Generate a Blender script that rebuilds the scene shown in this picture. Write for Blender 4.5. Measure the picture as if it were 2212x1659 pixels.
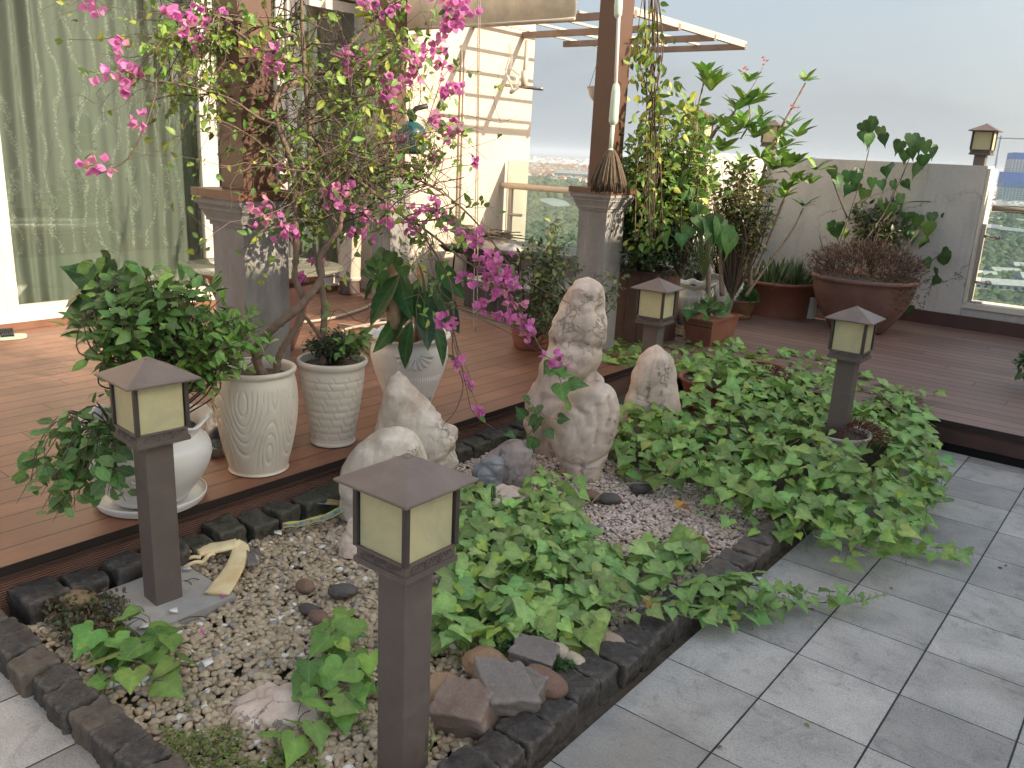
import bpy, bmesh, math, random
import numpy as np
from mathutils import Vector, Matrix, noise as MN
random.seed(7); RS = np.random.RandomState(11)
for o in list(bpy.data.objects): bpy.data.objects.remove(o)
SC = bpy.context.scene
COL = SC.collection
# ---------------------------------------------------------------- camera, measured from the photograph's tile grid
FPX = 2110.08 / 2560 * 2212
PITCH, ROLL, YAW = 0.270136, 0.0492207, -0.6637116
CAM = np.array([0.99505, -2.09001, 1.46111])
cy_, sy_, cp_, sp_, cr_, sr_ = math.cos(YAW), math.sin(YAW), math.cos(PITCH), math.sin(PITCH), math.cos(ROLL), math.sin(ROLL)
FW = np.array([sy_*cp_, cy_*cp_, -sp_]); r0 = np.array([cy_, -sy_, 0.]); u0 = np.cross(r0, FW)
RT = r0*cr_ + u0*sr_; UP = -r0*sr_ + u0*cr_
cd = bpy.data.cameras.new('camera'); cam = bpy.data.objects.new('camera', cd); COL.objects.link(cam)
cam.matrix_world = Matrix(((RT[0], UP[0], -FW[0], CAM[0]), (RT[1], UP[1], -FW[1], CAM[1]), (RT[2], UP[2], -FW[2], CAM[2]), (0, 0, 0, 1)))
cd.sensor_width = 36; cd.lens = 36*FPX/2212; cd.clip_start = 0.05; cd.clip_end = 60000
SC.camera = cam
# ---------------------------------------------------------------- world, sun, exposure
SUN = Vector((1.0, 0.32, 0.55)).normalized()
w = bpy.data.worlds.new('World'); SC.world = w; w.use_nodes = True
nt = w.node_tree; bg = nt.nodes['Background']
sky = nt.nodes.new('ShaderNodeTexSky'); sky.sky_type = 'NISHITA'; sky.sun_disc = False
sky.sun_elevation = math.asin(SUN.z); sky.sun_rotation = math.atan2(SUN.x, SUN.y)
sky.air_density = 1.0; sky.dust_density = 2.2; sky.ozone_density = 1.5; sky.altitude = 80
gm = nt.nodes.new('ShaderNodeTexCoord'); sxy = nt.nodes.new('ShaderNodeSeparateXYZ'); nt.links.new(gm.outputs['Generated'], sxy.inputs[0])
mr = nt.nodes.new('ShaderNodeMapRange'); mr.inputs[1].default_value = -.02; mr.inputs[2].default_value = .55; mr.inputs[3].default_value = 1.0; mr.inputs[4].default_value = .45; nt.links.new(sxy.outputs[2], mr.inputs[0])
cn = nt.nodes.new('ShaderNodeTexNoise'); cn.inputs['Scale'].default_value = 3.2; cn.inputs['Detail'].default_value = 6; cmp_ = nt.nodes.new('ShaderNodeMapping'); cmp_.inputs['Scale'].default_value = (1, 1, 3.2); nt.links.new(gm.outputs['Generated'], cmp_.inputs[0]); nt.links.new(cmp_.outputs[0], cn.inputs[0])
cr_n = nt.nodes.new('ShaderNodeMapRange'); cr_n.inputs[1].default_value = .50; cr_n.inputs[2].default_value = .72; cr_n.inputs[4].default_value = .22; nt.links.new(cn.outputs[0], cr_n.inputs[0])
ad = nt.nodes.new('ShaderNodeMath'); ad.operation = 'ADD'; ad.use_clamp = True; nt.links.new(mr.outputs[0], ad.inputs[0]); nt.links.new(cr_n.outputs[0], ad.inputs[1])
hz_ = nt.nodes.new('ShaderNodeMix'); hz_.data_type = 'RGBA'; nt.links.new(ad.outputs[0], hz_.inputs[0]); nt.links.new(sky.outputs[0], hz_.inputs[6]); hz_.inputs[7].default_value = (1.57, 1.63, 1.68, 1)
dt = nt.nodes.new('ShaderNodeVectorMath'); dt.operation = 'DOT_PRODUCT'; nt.links.new(gm.outputs['Generated'], dt.inputs[0]); dt.inputs[1].default_value = SUN
gl_ = nt.nodes.new('ShaderNodeValToRGB'); e_ = gl_.color_ramp.elements; e_[0].position = 0.; e_[0].color = (.70, .785, .885, 1); e_[1].position = 1.; e_[1].color = (1.78, 1.68, 1.44, 1); e2_ = e_.new(.55); e2_.color = (.93, .95, .95, 1)
ma_ = nt.nodes.new('ShaderNodeMath'); ma_.operation = 'MULTIPLY_ADD'; ma_.inputs[1].default_value = .5; ma_.inputs[2].default_value = .5; nt.links.new(dt.outputs['Value'], ma_.inputs[0]); nt.links.new(ma_.outputs[0], gl_.inputs[0])
mg_ = nt.nodes.new('ShaderNodeMix'); mg_.data_type = 'RGBA'; mg_.blend_type = 'MULTIPLY'; mg_.inputs[0].default_value = 1.; nt.links.new(hz_.outputs[2], mg_.inputs[6]); nt.links.new(gl_.outputs[0], mg_.inputs[7])
nt.links.new(mg_.outputs[2], bg.inputs[0]); bg.inputs[1].default_value = 0.15
sl = bpy.data.lights.new('sun', 'SUN'); so = bpy.data.objects.new('sun', sl); COL.objects.link(so)
sl.energy = 3.3; sl.angle = math.radians(0.53); sl.color = (1.0, 0.84, 0.63)
so.rotation_euler = SUN.to_track_quat('Z', 'Y').to_euler(); so.location = (6, 3, 8)
vs = SC.view_settings; vs.view_transform = 'Standard'; vs.look = 'None'; vs.gamma = 1; vs.exposure = 1.3
SC.render.engine = 'CYCLES'
SC.cycles.max_bounces = 8; SC.cycles.transparent_max_bounces = 12

# ---------------------------------------------------------------- rays of the photograph (2212 x 1659 grid) -> world points on real planes
def ray(x, y): return FW + RT*(x-1106)/FPX + UP*(829.5-y)/FPX
def A(x, y, z=0.): d = ray(x, y); return CAM + d*((z-CAM[2])/d[2])
def AX(x, y, X): d = ray(x, y); return CAM + d*((X-CAM[0])/d[0])
def AY(x, y, Y): d = ray(x, y); return CAM + d*((Y-CAM[1])/d[1])
def PD(x, y, dist): return CAM + ray(x, y)*dist

# ---------------------------------------------------------------- mesh builder
def V(*a): return np.array(a, float)
class MB:
    def __init__(s): s.v = []; s.l = []; s.s = []; s.c = []; s.n = 0; s.m = []; s.e = []
    def raw(s, v, loops, sizes, col, mi=0, e=None):
        v = np.asarray(v, float).reshape(-1, 3); loops = np.asarray(loops, np.int64)
        c = np.asarray(col, float)
        if c.ndim == 1: c = np.tile(c, (len(v), 1))
        s.v.append(v); s.l.append(loops + s.n); s.s.append(np.asarray(sizes, np.int64)); s.c.append(c[:, :3]); s.n += len(v)
        s.m.append(np.full(len(sizes), mi)); s.e.append(np.zeros((len(v), 2))+9 if e is None else e)
        return s
    def add(s, v, faces, col=(1, 1, 1), mi=0):
        return s.raw(v, [i for f in faces for i in f], [len(f) for f in faces], col, mi)
    def box(s, x0, x1, y0, y1, z0, z1, col=(1, 1, 1), R=None, ctr=None, mi=0):
        v = np.array([(x, y, z) for z in (z0, z1) for x, y in ((x0, y0), (x1, y0), (x1, y1), (x0, y1))], float)
        if R is not None:
            c = np.array(ctr if ctr is not None else v.mean(0)); v = (v-c) @ np.array(R).T + c
        return s.add(v, [(3, 2, 1, 0), (4, 5, 6, 7), (0, 1, 5, 4), (1, 2, 6, 5), (2, 3, 7, 6), (3, 0, 4, 7)], col, mi)
    def frustum(s, cx, cy, z0, z1, h0, h1, col=(1, 1, 1), k=1.0):
        v = [(cx+a*h0, cy+b*h0*k, z0) for a, b in ((-1, -1), (1, -1), (1, 1), (-1, 1))] + [(cx+a*h1, cy+b*h1*k, z1) for a, b in ((-1, -1), (1, -1), (1, 1), (-1, 1))]
        return s.add(v, [(3, 2, 1, 0), (4, 5, 6, 7), (0, 1, 5, 4), (1, 2, 6, 5), (2, 3, 7, 6), (3, 0, 4, 7)], col)
    def tube(s, pts, rad, n=6, col=(1, 1, 1), cap=True, mi=0):
        P = np.asarray(pts, float); m = len(P)
        if np.isscalar(rad): rad = [rad]*m
        if len(rad) == 2 and m > 2: rad = np.linspace(rad[0], rad[1], m)
        T = np.gradient(P, axis=0); T /= np.linalg.norm(T, axis=1)[:, None] + 1e-12
        a = V(0, 0, 1) if abs(T[0][2]) < .9 else V(1, 0, 0)
        u = np.cross(T[0], a); u /= np.linalg.norm(u)
        ang = np.arange(n)*2*math.pi/n; vs_ = []
        for i in range(m):
            u = u - T[i]*(u@T[i]); u /= np.linalg.norm(u) + 1e-12; w_ = np.cross(T[i], u)
            vs_.append(P[i] + rad[i]*(np.cos(ang)[:, None]*u + np.sin(ang)[:, None]*w_))
        v = np.concatenate(vs_); i, j = np.meshgrid(np.arange(m-1), np.arange(n), indexing='ij'); i = i.ravel(); j = j.ravel(); k = (j+1) % n
        L = np.stack([i*n+j, i*n+k, (i+1)*n+k, (i+1)*n+j], 1).ravel(); S = [4]*len(i)
        if cap: L = np.concatenate([L, np.arange(n)[::-1], (m-1)*n+np.arange(n)]); S = S + [n, n]
        return s.raw(v, L, S, col, mi)
    def lathe(s, prof, c=(0, 0, 0), n=48, col=(1, 1, 1), fn=None, mi=0):
        P = np.asarray(prof, float); m = len(P); ang = np.arange(n)*2*math.pi/n
        v = np.zeros((m, n, 3)); R = P[:, 0][:, None]*np.ones(n); Z = P[:, 1][:, None]*np.ones(n)
        if fn is not None: R, Z = fn(R, Z, ang[None, :]*np.ones((m, 1)))
        v[..., 0] = c[0]+R*np.cos(ang); v[..., 1] = c[1]+R*np.sin(ang); v[..., 2] = c[2]+Z
        i, j = np.meshgrid(np.arange(m-1), np.arange(n), indexing='ij'); i = i.ravel(); j = j.ravel(); k = (j+1) % n
        L = np.stack([i*n+j, i*n+k, (i+1)*n+k, (i+1)*n+j], 1).ravel()
        return s.raw(v.reshape(-1, 3), L, [4]*len(i), col, mi)
    def inst(s, tpl, pos, d, nrm, scale, col, mi=0):
        """copies of a leaf-like template: y axis of the template along d, z along nrm"""
        tv, tl, ts, tc = tpl; pos = np.asarray(pos, float); N = len(pos)
        if N == 0: return s
        d = np.asarray(d, float)*np.ones((N, 3)); d /= np.linalg.norm(d, axis=1)[:, None]+1e-9
        nrm = np.asarray(nrm, float)*np.ones((N, 3)); nrm = nrm - d*(nrm*d).sum(1)[:, None]; nrm /= np.linalg.norm(nrm, axis=1)[:, None]+1e-9
        x = np.cross(d, nrm); sc = np.asarray(scale, float)*np.ones(N) if np.ndim(scale) < 2 else None
        tvs = tv[None]*(sc[:, None, None] if sc is not None else np.asarray(scale)[:, None, :])
        v = pos[:, None] + tvs[..., 0:1]*x[:, None] + tvs[..., 1:2]*d[:, None] + tvs[..., 2:3]*nrm[:, None]
        L = (tl[None] + (np.arange(N)*len(tv))[:, None]).ravel()
        c = np.asarray(col, float)*np.ones((N, 3)); c = (c[:, None]*tc[None, :, None]).reshape(-1, 3)
        return s.raw(v.reshape(-1, 3), L, np.tile(ts, N), c, mi, np.tile(tv[:, :2], (N, 1)))
    def build(s, name, mat, parent=None, smooth=True, label=None, cat=None, group=None, kind=None, loc=None):
        me = bpy.data.meshes.new(name); v = np.concatenate(s.v); l = np.concatenate(s.l); z = np.concatenate(s.s); c = np.concatenate(s.c)
        org = V(0, 0, 0)
        if loc is not None: org = np.asarray(loc, float)
        elif parent is not None:
            q = parent
            while q is not None: org = org+np.array(q.location); q = q.parent
        v = v-org
        me.vertices.add(len(v)); me.vertices.foreach_set('co', v.ravel().astype(np.float32))
        me.loops.add(len(l)); me.loops.foreach_set('vertex_index', l.astype(np.int32))
        me.polygons.add(len(z)); st = np.concatenate([[0], np.cumsum(z)[:-1]]); me.polygons.foreach_set('loop_start', st.astype(np.int32)); me.polygons.foreach_set('loop_total', z.astype(np.int32))
        me.polygons.foreach_set('use_smooth', np.full(len(z), bool(smooth)))
        ms = mat if isinstance(mat, (list, tuple)) else [mat]
        for m_ in ms: me.materials.append(m_)
        if len(ms) > 1: me.polygons.foreach_set('material_index', np.concatenate(s.m).astype(np.int32))
        a = me.color_attributes.new('Col', 'FLOAT_COLOR', 'POINT'); a.data.foreach_set('color', np.concatenate([c, np.ones((len(c), 1))], 1).ravel().astype(np.float32))
        ee = np.concatenate(s.e)
        if ee.min() < 8: q_ = me.attributes.new('LP', 'FLOAT2', 'POINT'); q_.data.foreach_set('vector', ee.ravel().astype(np.float32))
        me.update(calc_edges=True); me.validate()
        o = bpy.data.objects.new(name, me); COL.objects.link(o)
        if loc is not None: o.location = loc
        if parent is not None: o.parent = parent
        tag(o, label, cat, group, kind)
        if smooth == 'auto':
            me.set_sharp_from_angle(angle=math.radians(35))
        return o
def tag(o, label=None, cat=None, group=None, kind=None):
    for k, v_ in (('label', label), ('category', cat), ('group', group), ('kind', kind)):
        if v_: o[k] = v_
    return o
def thing(name, label, cat, loc, group=None):
    o = bpy.data.objects.new(name, None); COL.objects.link(o); o.location = Vector([float(q) for q in loc]); o.empty_display_size = .05
    o.matrix_world = Matrix.Translation(o.location)
    return tag(o, label, cat, group)
def dup(root, loc, rotz=0., label=None, group=None):
    r = root.copy(); COL.objects.link(r); r.location = Vector([float(q) for q in loc]); r.rotation_euler = (0, 0, rotz)
    if label: r['label'] = label
    if group: r['group'] = group
    for ch in list(root.children):
        c = ch.copy(); COL.objects.link(c); c.parent = r
        for g in ch.children: d = g.copy(); COL.objects.link(d); d.parent = c
    return r

# ---------------------------------------------------------------- materials
class NT:
    def __init__(s, m): s.t = m.node_tree; s.N = s.t.nodes; s.L = s.t.links
    def n(s, ty, **k):
        o = s.N.new(ty)
        for a, b in k.items():
            if a.startswith('i_'):
                o.inputs[int(a[2:]) if a[2:].isdigit() else a[2:].replace('_', ' ')].default_value = b
            else: setattr(o, a, b)
        return o
    def lk(s, a, b): s.L.new(a, b)
    def math(s, op, a, b=None, c=None, clamp=False):
        o = s.N.new('ShaderNodeMath'); o.operation = op; o.use_clamp = clamp
        for i, q in enumerate((a, b, c)):
            if q is None: continue
            if isinstance(q, (int, float)): o.inputs[i].default_value = q
            else: s.L.new(q, o.inputs[i])
        return o.outputs[0]
    def mix(s, f, a, b, mode='MIX'):
        o = s.N.new('ShaderNodeMix'); o.data_type = 'RGBA'; o.blend_type = mode
        for i, q in ((0, f), (6, a), (7, b)):
            if isinstance(q, (int, float)): o.inputs[i].default_value = q
            elif isinstance(q, tuple): o.inputs[i].default_value = q if len(q) == 4 else q+(1,)
            else: s.L.new(q, o.inputs[i])
        return o.outputs[2]
    def noise(s, scale, vec=None, detail=4, rough=.55, dist=0., out=0):
        o = s.n('ShaderNodeTexNoise'); o.inputs['Scale'].default_value = scale; o.inputs['Detail'].default_value = detail; o.inputs['Roughness'].default_value = rough; o.inputs['Distortion'].default_value = dist
        if vec is not None: s.lk(vec, o.inputs[0])
        return o.outputs[out]
    def ramp(s, f, stops):
        o = s.n('ShaderNodeValToRGB'); e = o.color_ramp.elements
        while len(e) < len(stops): e.new(.5)
        for q, (p, c) in zip(e, stops): q.position = p; q.color = (c if isinstance(c, tuple) else (c, c, c)) + (1,)
        s.lk(f, o.inputs[0]); return o.outputs[0]
    def obj(s): return s.n('ShaderNodeTexCoord').outputs['Object']
    def geo(s): return s.n('ShaderNodeNewGeometry').outputs['Position']
    def bump(s, h, dist=.01, strength=1., nrm=None):
        o = s.n('ShaderNodeBump'); o.inputs['Distance'].default_value = dist; o.inputs['Strength'].default_value = strength; s.lk(h, o.inputs['Height'])
        if nrm is not None: s.lk(nrm, o.inputs['Normal'])
        return o.outputs[0]
def newmat(name):
    m = bpy.data.materials.new(name); m.use_nodes = True; t = NT(m); return m, t, t.N['Principled BSDF']
def mk(name, col=None, rough=.6, ns=8., amt=.25, bump=0., bs=60., metal=0., dirt=None, dirt_s=2., dirt_lo=.5, dirt_hi=.7, spec=.5, coord='geo', stretch=None, trans=0., cover=None):
    """base colour (or the mesh's own colours) x noise, optional dirt patches and bump"""
    m, t, b = newmat(name); vec = t.geo() if coord == 'geo' else t.obj()
    if stretch:
        mp = t.n('ShaderNodeMapping'); mp.inputs['Scale'].default_value = stretch; t.lk(vec, mp.inputs[0]); vec = mp.outputs[0]
    base = tuple(col) if col is not None else t.n('ShaderNodeVertexColor', layer_name='Col').outputs[0]
    n1 = t.noise(ns, vec, 6, .6)
    k = t.n('ShaderNodeMapRange'); k.inputs[1].default_value = .25; k.inputs[2].default_value = .75; k.inputs[3].default_value = 1-amt; k.inputs[4].default_value = 1+amt; t.lk(n1, k.inputs[0])
    c = t.mix(1., base, k.outputs[0], 'MULTIPLY')
    if dirt:
        dn = t.noise(dirt_s, vec, 7, .65, .6); r = t.n('ShaderNodeMapRange'); r.inputs[1].default_value = dirt_lo; r.inputs[2].default_value = dirt_hi; t.lk(dn, r.inputs[0]); c = t.mix(r.outputs[0], c, tuple(dirt))
    t.lk(c, b.inputs['Base Color']); b.inputs['Roughness'].default_value = rough; b.inputs['Metallic'].default_value = metal; b.inputs['Specular IOR Level'].default_value = spec
    if bump: t.lk(t.bump(t.noise(bs, vec, 6, .6), bump), b.inputs['Normal'])
    if trans:
        tr = t.n('ShaderNodeBsdfTranslucent'); t.lk(c, tr.inputs[0]); mx = t.n('ShaderNodeMixShader'); mx.inputs[0].default_value = trans
        t.lk(b.outputs[0], mx.inputs[1]); t.lk(tr.outputs[0], mx.inputs[2]); t.lk(mx.outputs[0], t.N['Material Output'].inputs[0])
    return m
def glass(name, tint=(.93, .97, .95), refl=.06, rough=.0, milky=0., mcol=(.6, .7, .68)):
    m, t, b = newmat(name); t.N.remove(b)
    tr = t.n('ShaderNodeBsdfTransparent'); tr.inputs[0].default_value = tint+(1,)
    gl = t.n('ShaderNodeBsdfGlossy'); gl.inputs['Roughness'].default_value = rough
    fr = t.n('ShaderNodeFresnel'); fr.inputs[0].default_value = 1.45
    f = t.math('MULTIPLY_ADD', fr.outputs[0], 1.0, refl-.04, clamp=True)
    mx = t.n('ShaderNodeMixShader'); t.lk(f, mx.inputs[0]); t.lk(tr.outputs[0], mx.inputs[1]); t.lk(gl.outputs[0], mx.inputs[2]); out = mx.outputs[0]
    if milky:
        df = t.n('ShaderNodeBsdfDiffuse'); df.inputs[0].default_value = mcol+(1,); m2 = t.n('ShaderNodeMixShader'); m2.inputs[0].default_value = milky
        t.lk(out, m2.inputs[1]); t.lk(df.outputs[0], m2.inputs[2]); out = m2.outputs[0]
    t.lk(out, t.N['Material Output'].inputs[0]); return m

M = {}
M['bronze'] = mk('bronze paint', (.125, .100, .088), .5, 14, .12, .0004, 400, dirt=(.17, .14, .12), dirt_s=6, dirt_lo=.55, dirt_hi=.75)
M['bronze_dark'] = mk('dark bronze', (.055, .045, .042), .55, 20, .2)
M['bronze_cap'] = mk('bronze cap', (.175, .13, .108), .55, 9, .12, .0003, 300, dirt=(.25, .20, .165), dirt_s=5, dirt_lo=.5, dirt_hi=.8)
M['lampglass'] = mk('cream lamp glass', (.66, .61, .36), .35, 7, .10, dirt=(.42, .43, .30), dirt_s=5, dirt_lo=.5, dirt_hi=.8, trans=.25)
M['bark'] = mk('bark', None, .85, 40, .35, .004, 120)
M['soil'] = mk('soil', (.085, .066, .047), .95, 30, .5, .008, 90)
def leaf_mat(name, rough, trans, vein=.5, vc=(.34, .46, .18)):
    m, t, b = newmat(name); p = t.geo(); base = t.n('ShaderNodeVertexColor', layer_name='Col').outputs[0]; n1 = t.noise(55, p, 4, .6); n2 = t.noise(14, p, 3)
    c = t.mix(1., base, t.ramp(n1, [(.3, .80), (.7, 1.18)]), 'MULTIPLY'); c = t.mix(1., c, t.ramp(n2, [(.3, .78), (.7, 1.2)]), 'MULTIPLY')
    at_ = t.n('ShaderNodeAttribute', attribute_name='LP'); sp = t.n('ShaderNodeSeparateXYZ'); t.lk(at_.outputs['Vector'], sp.inputs[0]); ax = t.math('ABSOLUTE', sp.outputs[0]); y = sp.outputs[1]
    ang = t.math('ARCTAN2', ax, t.math('ADD', y, .02)); r = t.math('SQRT', t.math('ADD', t.math('MULTIPLY', ax, ax), t.math('MULTIPLY', y, y)))
    k = None
    for a0, w0 in ((0., .022), (.62, .013), (1.25, .012), (2.1, .012)):
        dd = t.math('MULTIPLY', t.math('ABSOLUTE', t.math('SUBTRACT', ang, a0)), r); q = t.math('SUBTRACT', 1., t.math('DIVIDE', dd, w0), clamp=True); k = q if k is None else t.math('MAXIMUM', k, q)
    g = t.math('SUBTRACT', y, t.math('MULTIPLY', ax, .9)); g = t.math('DIVIDE', g, .17); f = t.math('SUBTRACT', g, t.math('FLOOR', g)); q = t.math('LESS_THAN', f, .10); k = t.math('MAXIMUM', k, t.math('MULTIPLY', q, .45))
    k = t.math('MULTIPLY', k, t.math('LESS_THAN', y, 3.)); c = t.mix(t.math('MULTIPLY', k, vein), c, vc)
    t.lk(c, b.inputs['Base Color']); b.inputs['Roughness'].default_value = rough; t.lk(t.bump(t.math('ADD', t.math('MULTIPLY', k, -.6), n1), .0012), b.inputs['Normal'])
    tr = t.n('ShaderNodeBsdfTranslucent'); t.lk(c, tr.inputs[0]); mx = t.n('ShaderNodeMixShader'); mx.inputs[0].default_value = trans; t.lk(b.outputs[0], mx.inputs[1]); t.lk(tr.outputs[0], mx.inputs[2]); t.lk(mx.outputs[0], t.N['Material Output'].inputs[0]); return m
M['leaf'] = leaf_mat('leaf', .48, .22)
M['leafd'] = leaf_mat('glossy leaf', .38, .14, .35, (.16, .24, .09))
M['bract'] = mk('bract', None, .6, 60, .15, trans=.45)
M['white_frame'] = mk('white frame', (.56, .52, .46), .45, 5, .05)
M['pane'] = glass('window pane', (.86, .91, .89), .12)
M['rail_glass'] = glass('railing glass', (.86, .93, .92), .05, milky=.10, mcol=(.62, .74, .74))
M['black'] = mk('black', (.015, .015, .016), .5)
# ---------------------------------------------------------------- floor of stone tiles, 0.30 m
def tile_mat():
    m, t, b = newmat('stone tiles'); p = t.geo(); sx = t.n('ShaderNodeSeparateXYZ'); t.lk(p, sx.inputs[0]); X, Y = sx.outputs[0], sx.outputs[1]
    gx = t.math('DIVIDE', X, .3); gy = t.math('DIVIDE', Y, .3)
    ix = t.math('FLOOR', gx); iy = t.math('FLOOR', gy); fx = t.math('SUBTRACT', gx, ix); fy = t.math('SUBTRACT', gy, iy)
    ex = t.math('MINIMUM', fx, t.math('SUBTRACT', 1., fx)); ey = t.math('MINIMUM', fy, t.math('SUBTRACT', 1., fy))
    wob = t.math('MULTIPLY', t.noise(25, p, 3), .006)
    jx = t.math('LESS_THAN', ex, t.math('ADD', wob, .0062)); jy = t.math('LESS_THAN', ey, t.math('ADD', wob, .0034)); j = t.math('MAXIMUM', jx, jy)
    cb = t.n('ShaderNodeCombineXYZ'); t.lk(ix, cb.inputs[0]); t.lk(iy, cb.inputs[1])
    wn = t.n('ShaderNodeTexWhiteNoise'); wn.noise_dimensions = '2D'; t.lk(cb.outputs[0], wn.inputs[0])
    off = t.n('ShaderNodeVectorMath', operation='MULTIPLY_ADD'); t.lk(wn.outputs[1], off.inputs[0]); off.inputs[1].default_value = (9, 9, 9); t.lk(p, off.inputs[2])
    n1 = t.noise(5, off.outputs[0], 8, .62, .4); mp = t.n('ShaderNodeMapping'); mp.inputs['Scale'].default_value = (4, 22, 1); mp.inputs['Rotation'].default_value = (0, 0, .12); t.lk(off.outputs[0], mp.inputs[0])
    st = t.noise(1.6, mp.outputs[0], 8, .7, 1.2); fine = t.noise(160, p, 4, .7)
    base = t.ramp(n1, [(.25, (.29, .277, .252)), (.5, (.43, .41, .375)), (.75, (.54, .515, .47))])
    dk = t.ramp(st, [(.30, .70), (.42, .97), (.6, 1.), (.72, 1.05)]); c = t.mix(1., base, dk, 'MULTIPLY')
    tv = t.n('ShaderNodeMapRange'); tv.inputs[3].default_value = .70; tv.inputs[4].default_value = 1.14; t.lk(wn.outputs[0], tv.inputs[0]); c = t.mix(1., c, tv.outputs[0], 'MULTIPLY')
    c = t.mix(1., c, t.ramp(fine, [(.3, .62), (.5, 1.), (.7, 1.16)]), 'MULTIPLY')
    big = t.noise(1.3, p, 5, .6, .5); c = t.mix(t.ramp(big, [(.50, 0.), (.70, .55)]), c, (.26, .225, .185))
    blot = t.noise(7, off.outputs[0], 7, .72, 1.5); c = t.mix(t.ramp(blot, [(.54, 0.), (.68, .62)]), c, (.17, .165, .155)); sp_ = t.noise(38, off.outputs[0], 6, .75, 1.); c = t.mix(t.ramp(sp_, [(.60, 0.), (.68, .5)]), c, (.13, .125, .12))
    c = t.mix(j, c, (.015, .014, .013)); t.lk(c, b.inputs[0]); b.inputs['Roughness'].default_value = .62
    h = t.math('SUBTRACT', t.math('ADD', t.math('MULTIPLY', fine, .25), t.math('MULTIPLY', st, .3)), t.math('MULTIPLY', j, 1.4)); t.lk(t.bump(h, .004, .7), b.inputs['Normal'])
    return m
M['tile'] = tile_mat()
def planks_mat(name, axis):
    """deck boards 0.122 m wide across `axis` (0: boards run along Y, 1: boards run along X)"""
    m, t, b = newmat(name); p = t.geo(); sx = t.n('ShaderNodeSeparateXYZ'); t.lk(p, sx.inputs[0]); U, W = (sx.outputs[0], sx.outputs[1]) if axis == 0 else (sx.outputs[1], sx.outputs[0])
    o0 = 1.635 if axis == 0 else -2.83
    g = t.math('DIVIDE', t.math('ADD', U, o0), .122); i = t.math('FLOOR', g); f = t.math('SUBTRACT', g, i); e = t.math('MINIMUM', f, t.math('SUBTRACT', 1., f))
    wn = t.n('ShaderNodeTexWhiteNoise'); wn.noise_dimensions = '1D'; t.lk(i, wn.inputs['W'])
    g2 = t.math('ADD', t.math('DIVIDE', W, 2.2), t.math('MULTIPLY', i, .37)); i2 = t.math('FLOOR', g2); f2 = t.math('SUBTRACT', g2, i2)
    e2 = t.math('LESS_THAN', f2, .002); j = t.math('MAXIMUM', t.math('LESS_THAN', e, .028), e2)
    wn2 = t.n('ShaderNodeTexWhiteNoise'); wn2.noise_dimensions = '2D'; cb = t.n('ShaderNodeCombineXYZ'); t.lk(i, cb.inputs[0]); t.lk(i2, cb.inputs[1]); t.lk(cb.outputs[0], wn2.inputs[0])
    mp = t.n('ShaderNodeMapping'); mp.inputs['Scale'].default_value = (60, 2.5, 1) if axis == 0 else (2.5, 60, 1); t.lk(p, mp.inputs[0])
    gr = t.noise(1., mp.outputs[0], 5, .6); bl = t.noise(3.5, p, 5, .6, .4)
    base = t.ramp(bl, [(.3, (.165, .072, .042)), (.55, (.205, .092, .054)), (.75, (.25, .122, .075))])
    if axis == 1: base = t.mix(.6, base, (.20, .14, .118))
    c = t.mix(1., base, t.ramp(gr, [(.3, .86), (.7, 1.12)]), 'MULTIPLY'); v = t.n('ShaderNodeMapRange'); v.inputs[3].default_value = .86; v.inputs[4].default_value = 1.14; t.lk(wn2.outputs[0], v.inputs[0]); c = t.mix(1., c, v.outputs[0], 'MULTIPLY')
    c = t.mix(j, c, (.02, .012, .01)); t.lk(c, b.inputs[0]); b.inputs['Roughness'].default_value = .55
    h = t.math('SUBTRACT', t.math('MULTIPLY', gr, .15), t.math('MULTIPLY', j, 1.)); t.lk(t.bump(h, .004, .8), b.inputs['Normal']); return m
M['deckY'] = planks_mat('deck boards left', 0); M['deckX'] = planks_mat('deck boards right', 1)
def fascia_mat():
    m, t, b = newmat('ribbed fascia'); p = t.geo(); sx = t.n('ShaderNodeSeparateXYZ'); t.lk(p, sx.inputs[0])
    s = t.math('SINE', t.math('MULTIPLY', sx.outputs[2], 2*math.pi/.0085)); n1 = t.noise(6, p, 5, .6)
    c = t.mix(1., t.ramp(n1, [(.3, (.13, .060, .042)), (.7, (.17, .083, .058))]), t.ramp(s, [(0., .82), (1., 1.)]), 'MULTIPLY'); t.lk(c, b.inputs[0]); b.inputs['Roughness'].default_value = .6
    t.lk(t.bump(s, .0012), b.inputs['Normal']); return m
M['fascia'] = fascia_mat(); M['fascia2'] = mk('smooth fascia', (.085, .042, .035), .55, 10, .2)

b = MB(); Z0 = -.05
b.box(.012, 9, -6, 2.80, Z0, 0); b.box(-9, .012, -6, -1.325, Z0, 0)
b.build('tile_floor', M['tile'], smooth=False, kind='structure')
MB().box(-9, 9, -6, 7.5, -.4, -.055).build('roof_slab', mk('concrete', (.2, .2, .19), .9, 4, .2), smooth=False, kind='structure')
MB().box(-1.66, .05, -1.36, 2.84, -.054, -.012).build('bed_soil', M['soil'], smooth=False, kind='structure')
DZ = .16
MB().box(-5.3, -1.635, -5, 2.83, DZ-.028, DZ).build('timber_deck', M['deckY'], smooth=False, kind='structure')
b = MB().box(-5.3, 6, 2.832, 6.3, DZ-.028, DZ); b.build('timber_deck_right', M['deckX'], smooth=False, kind='structure')
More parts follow.
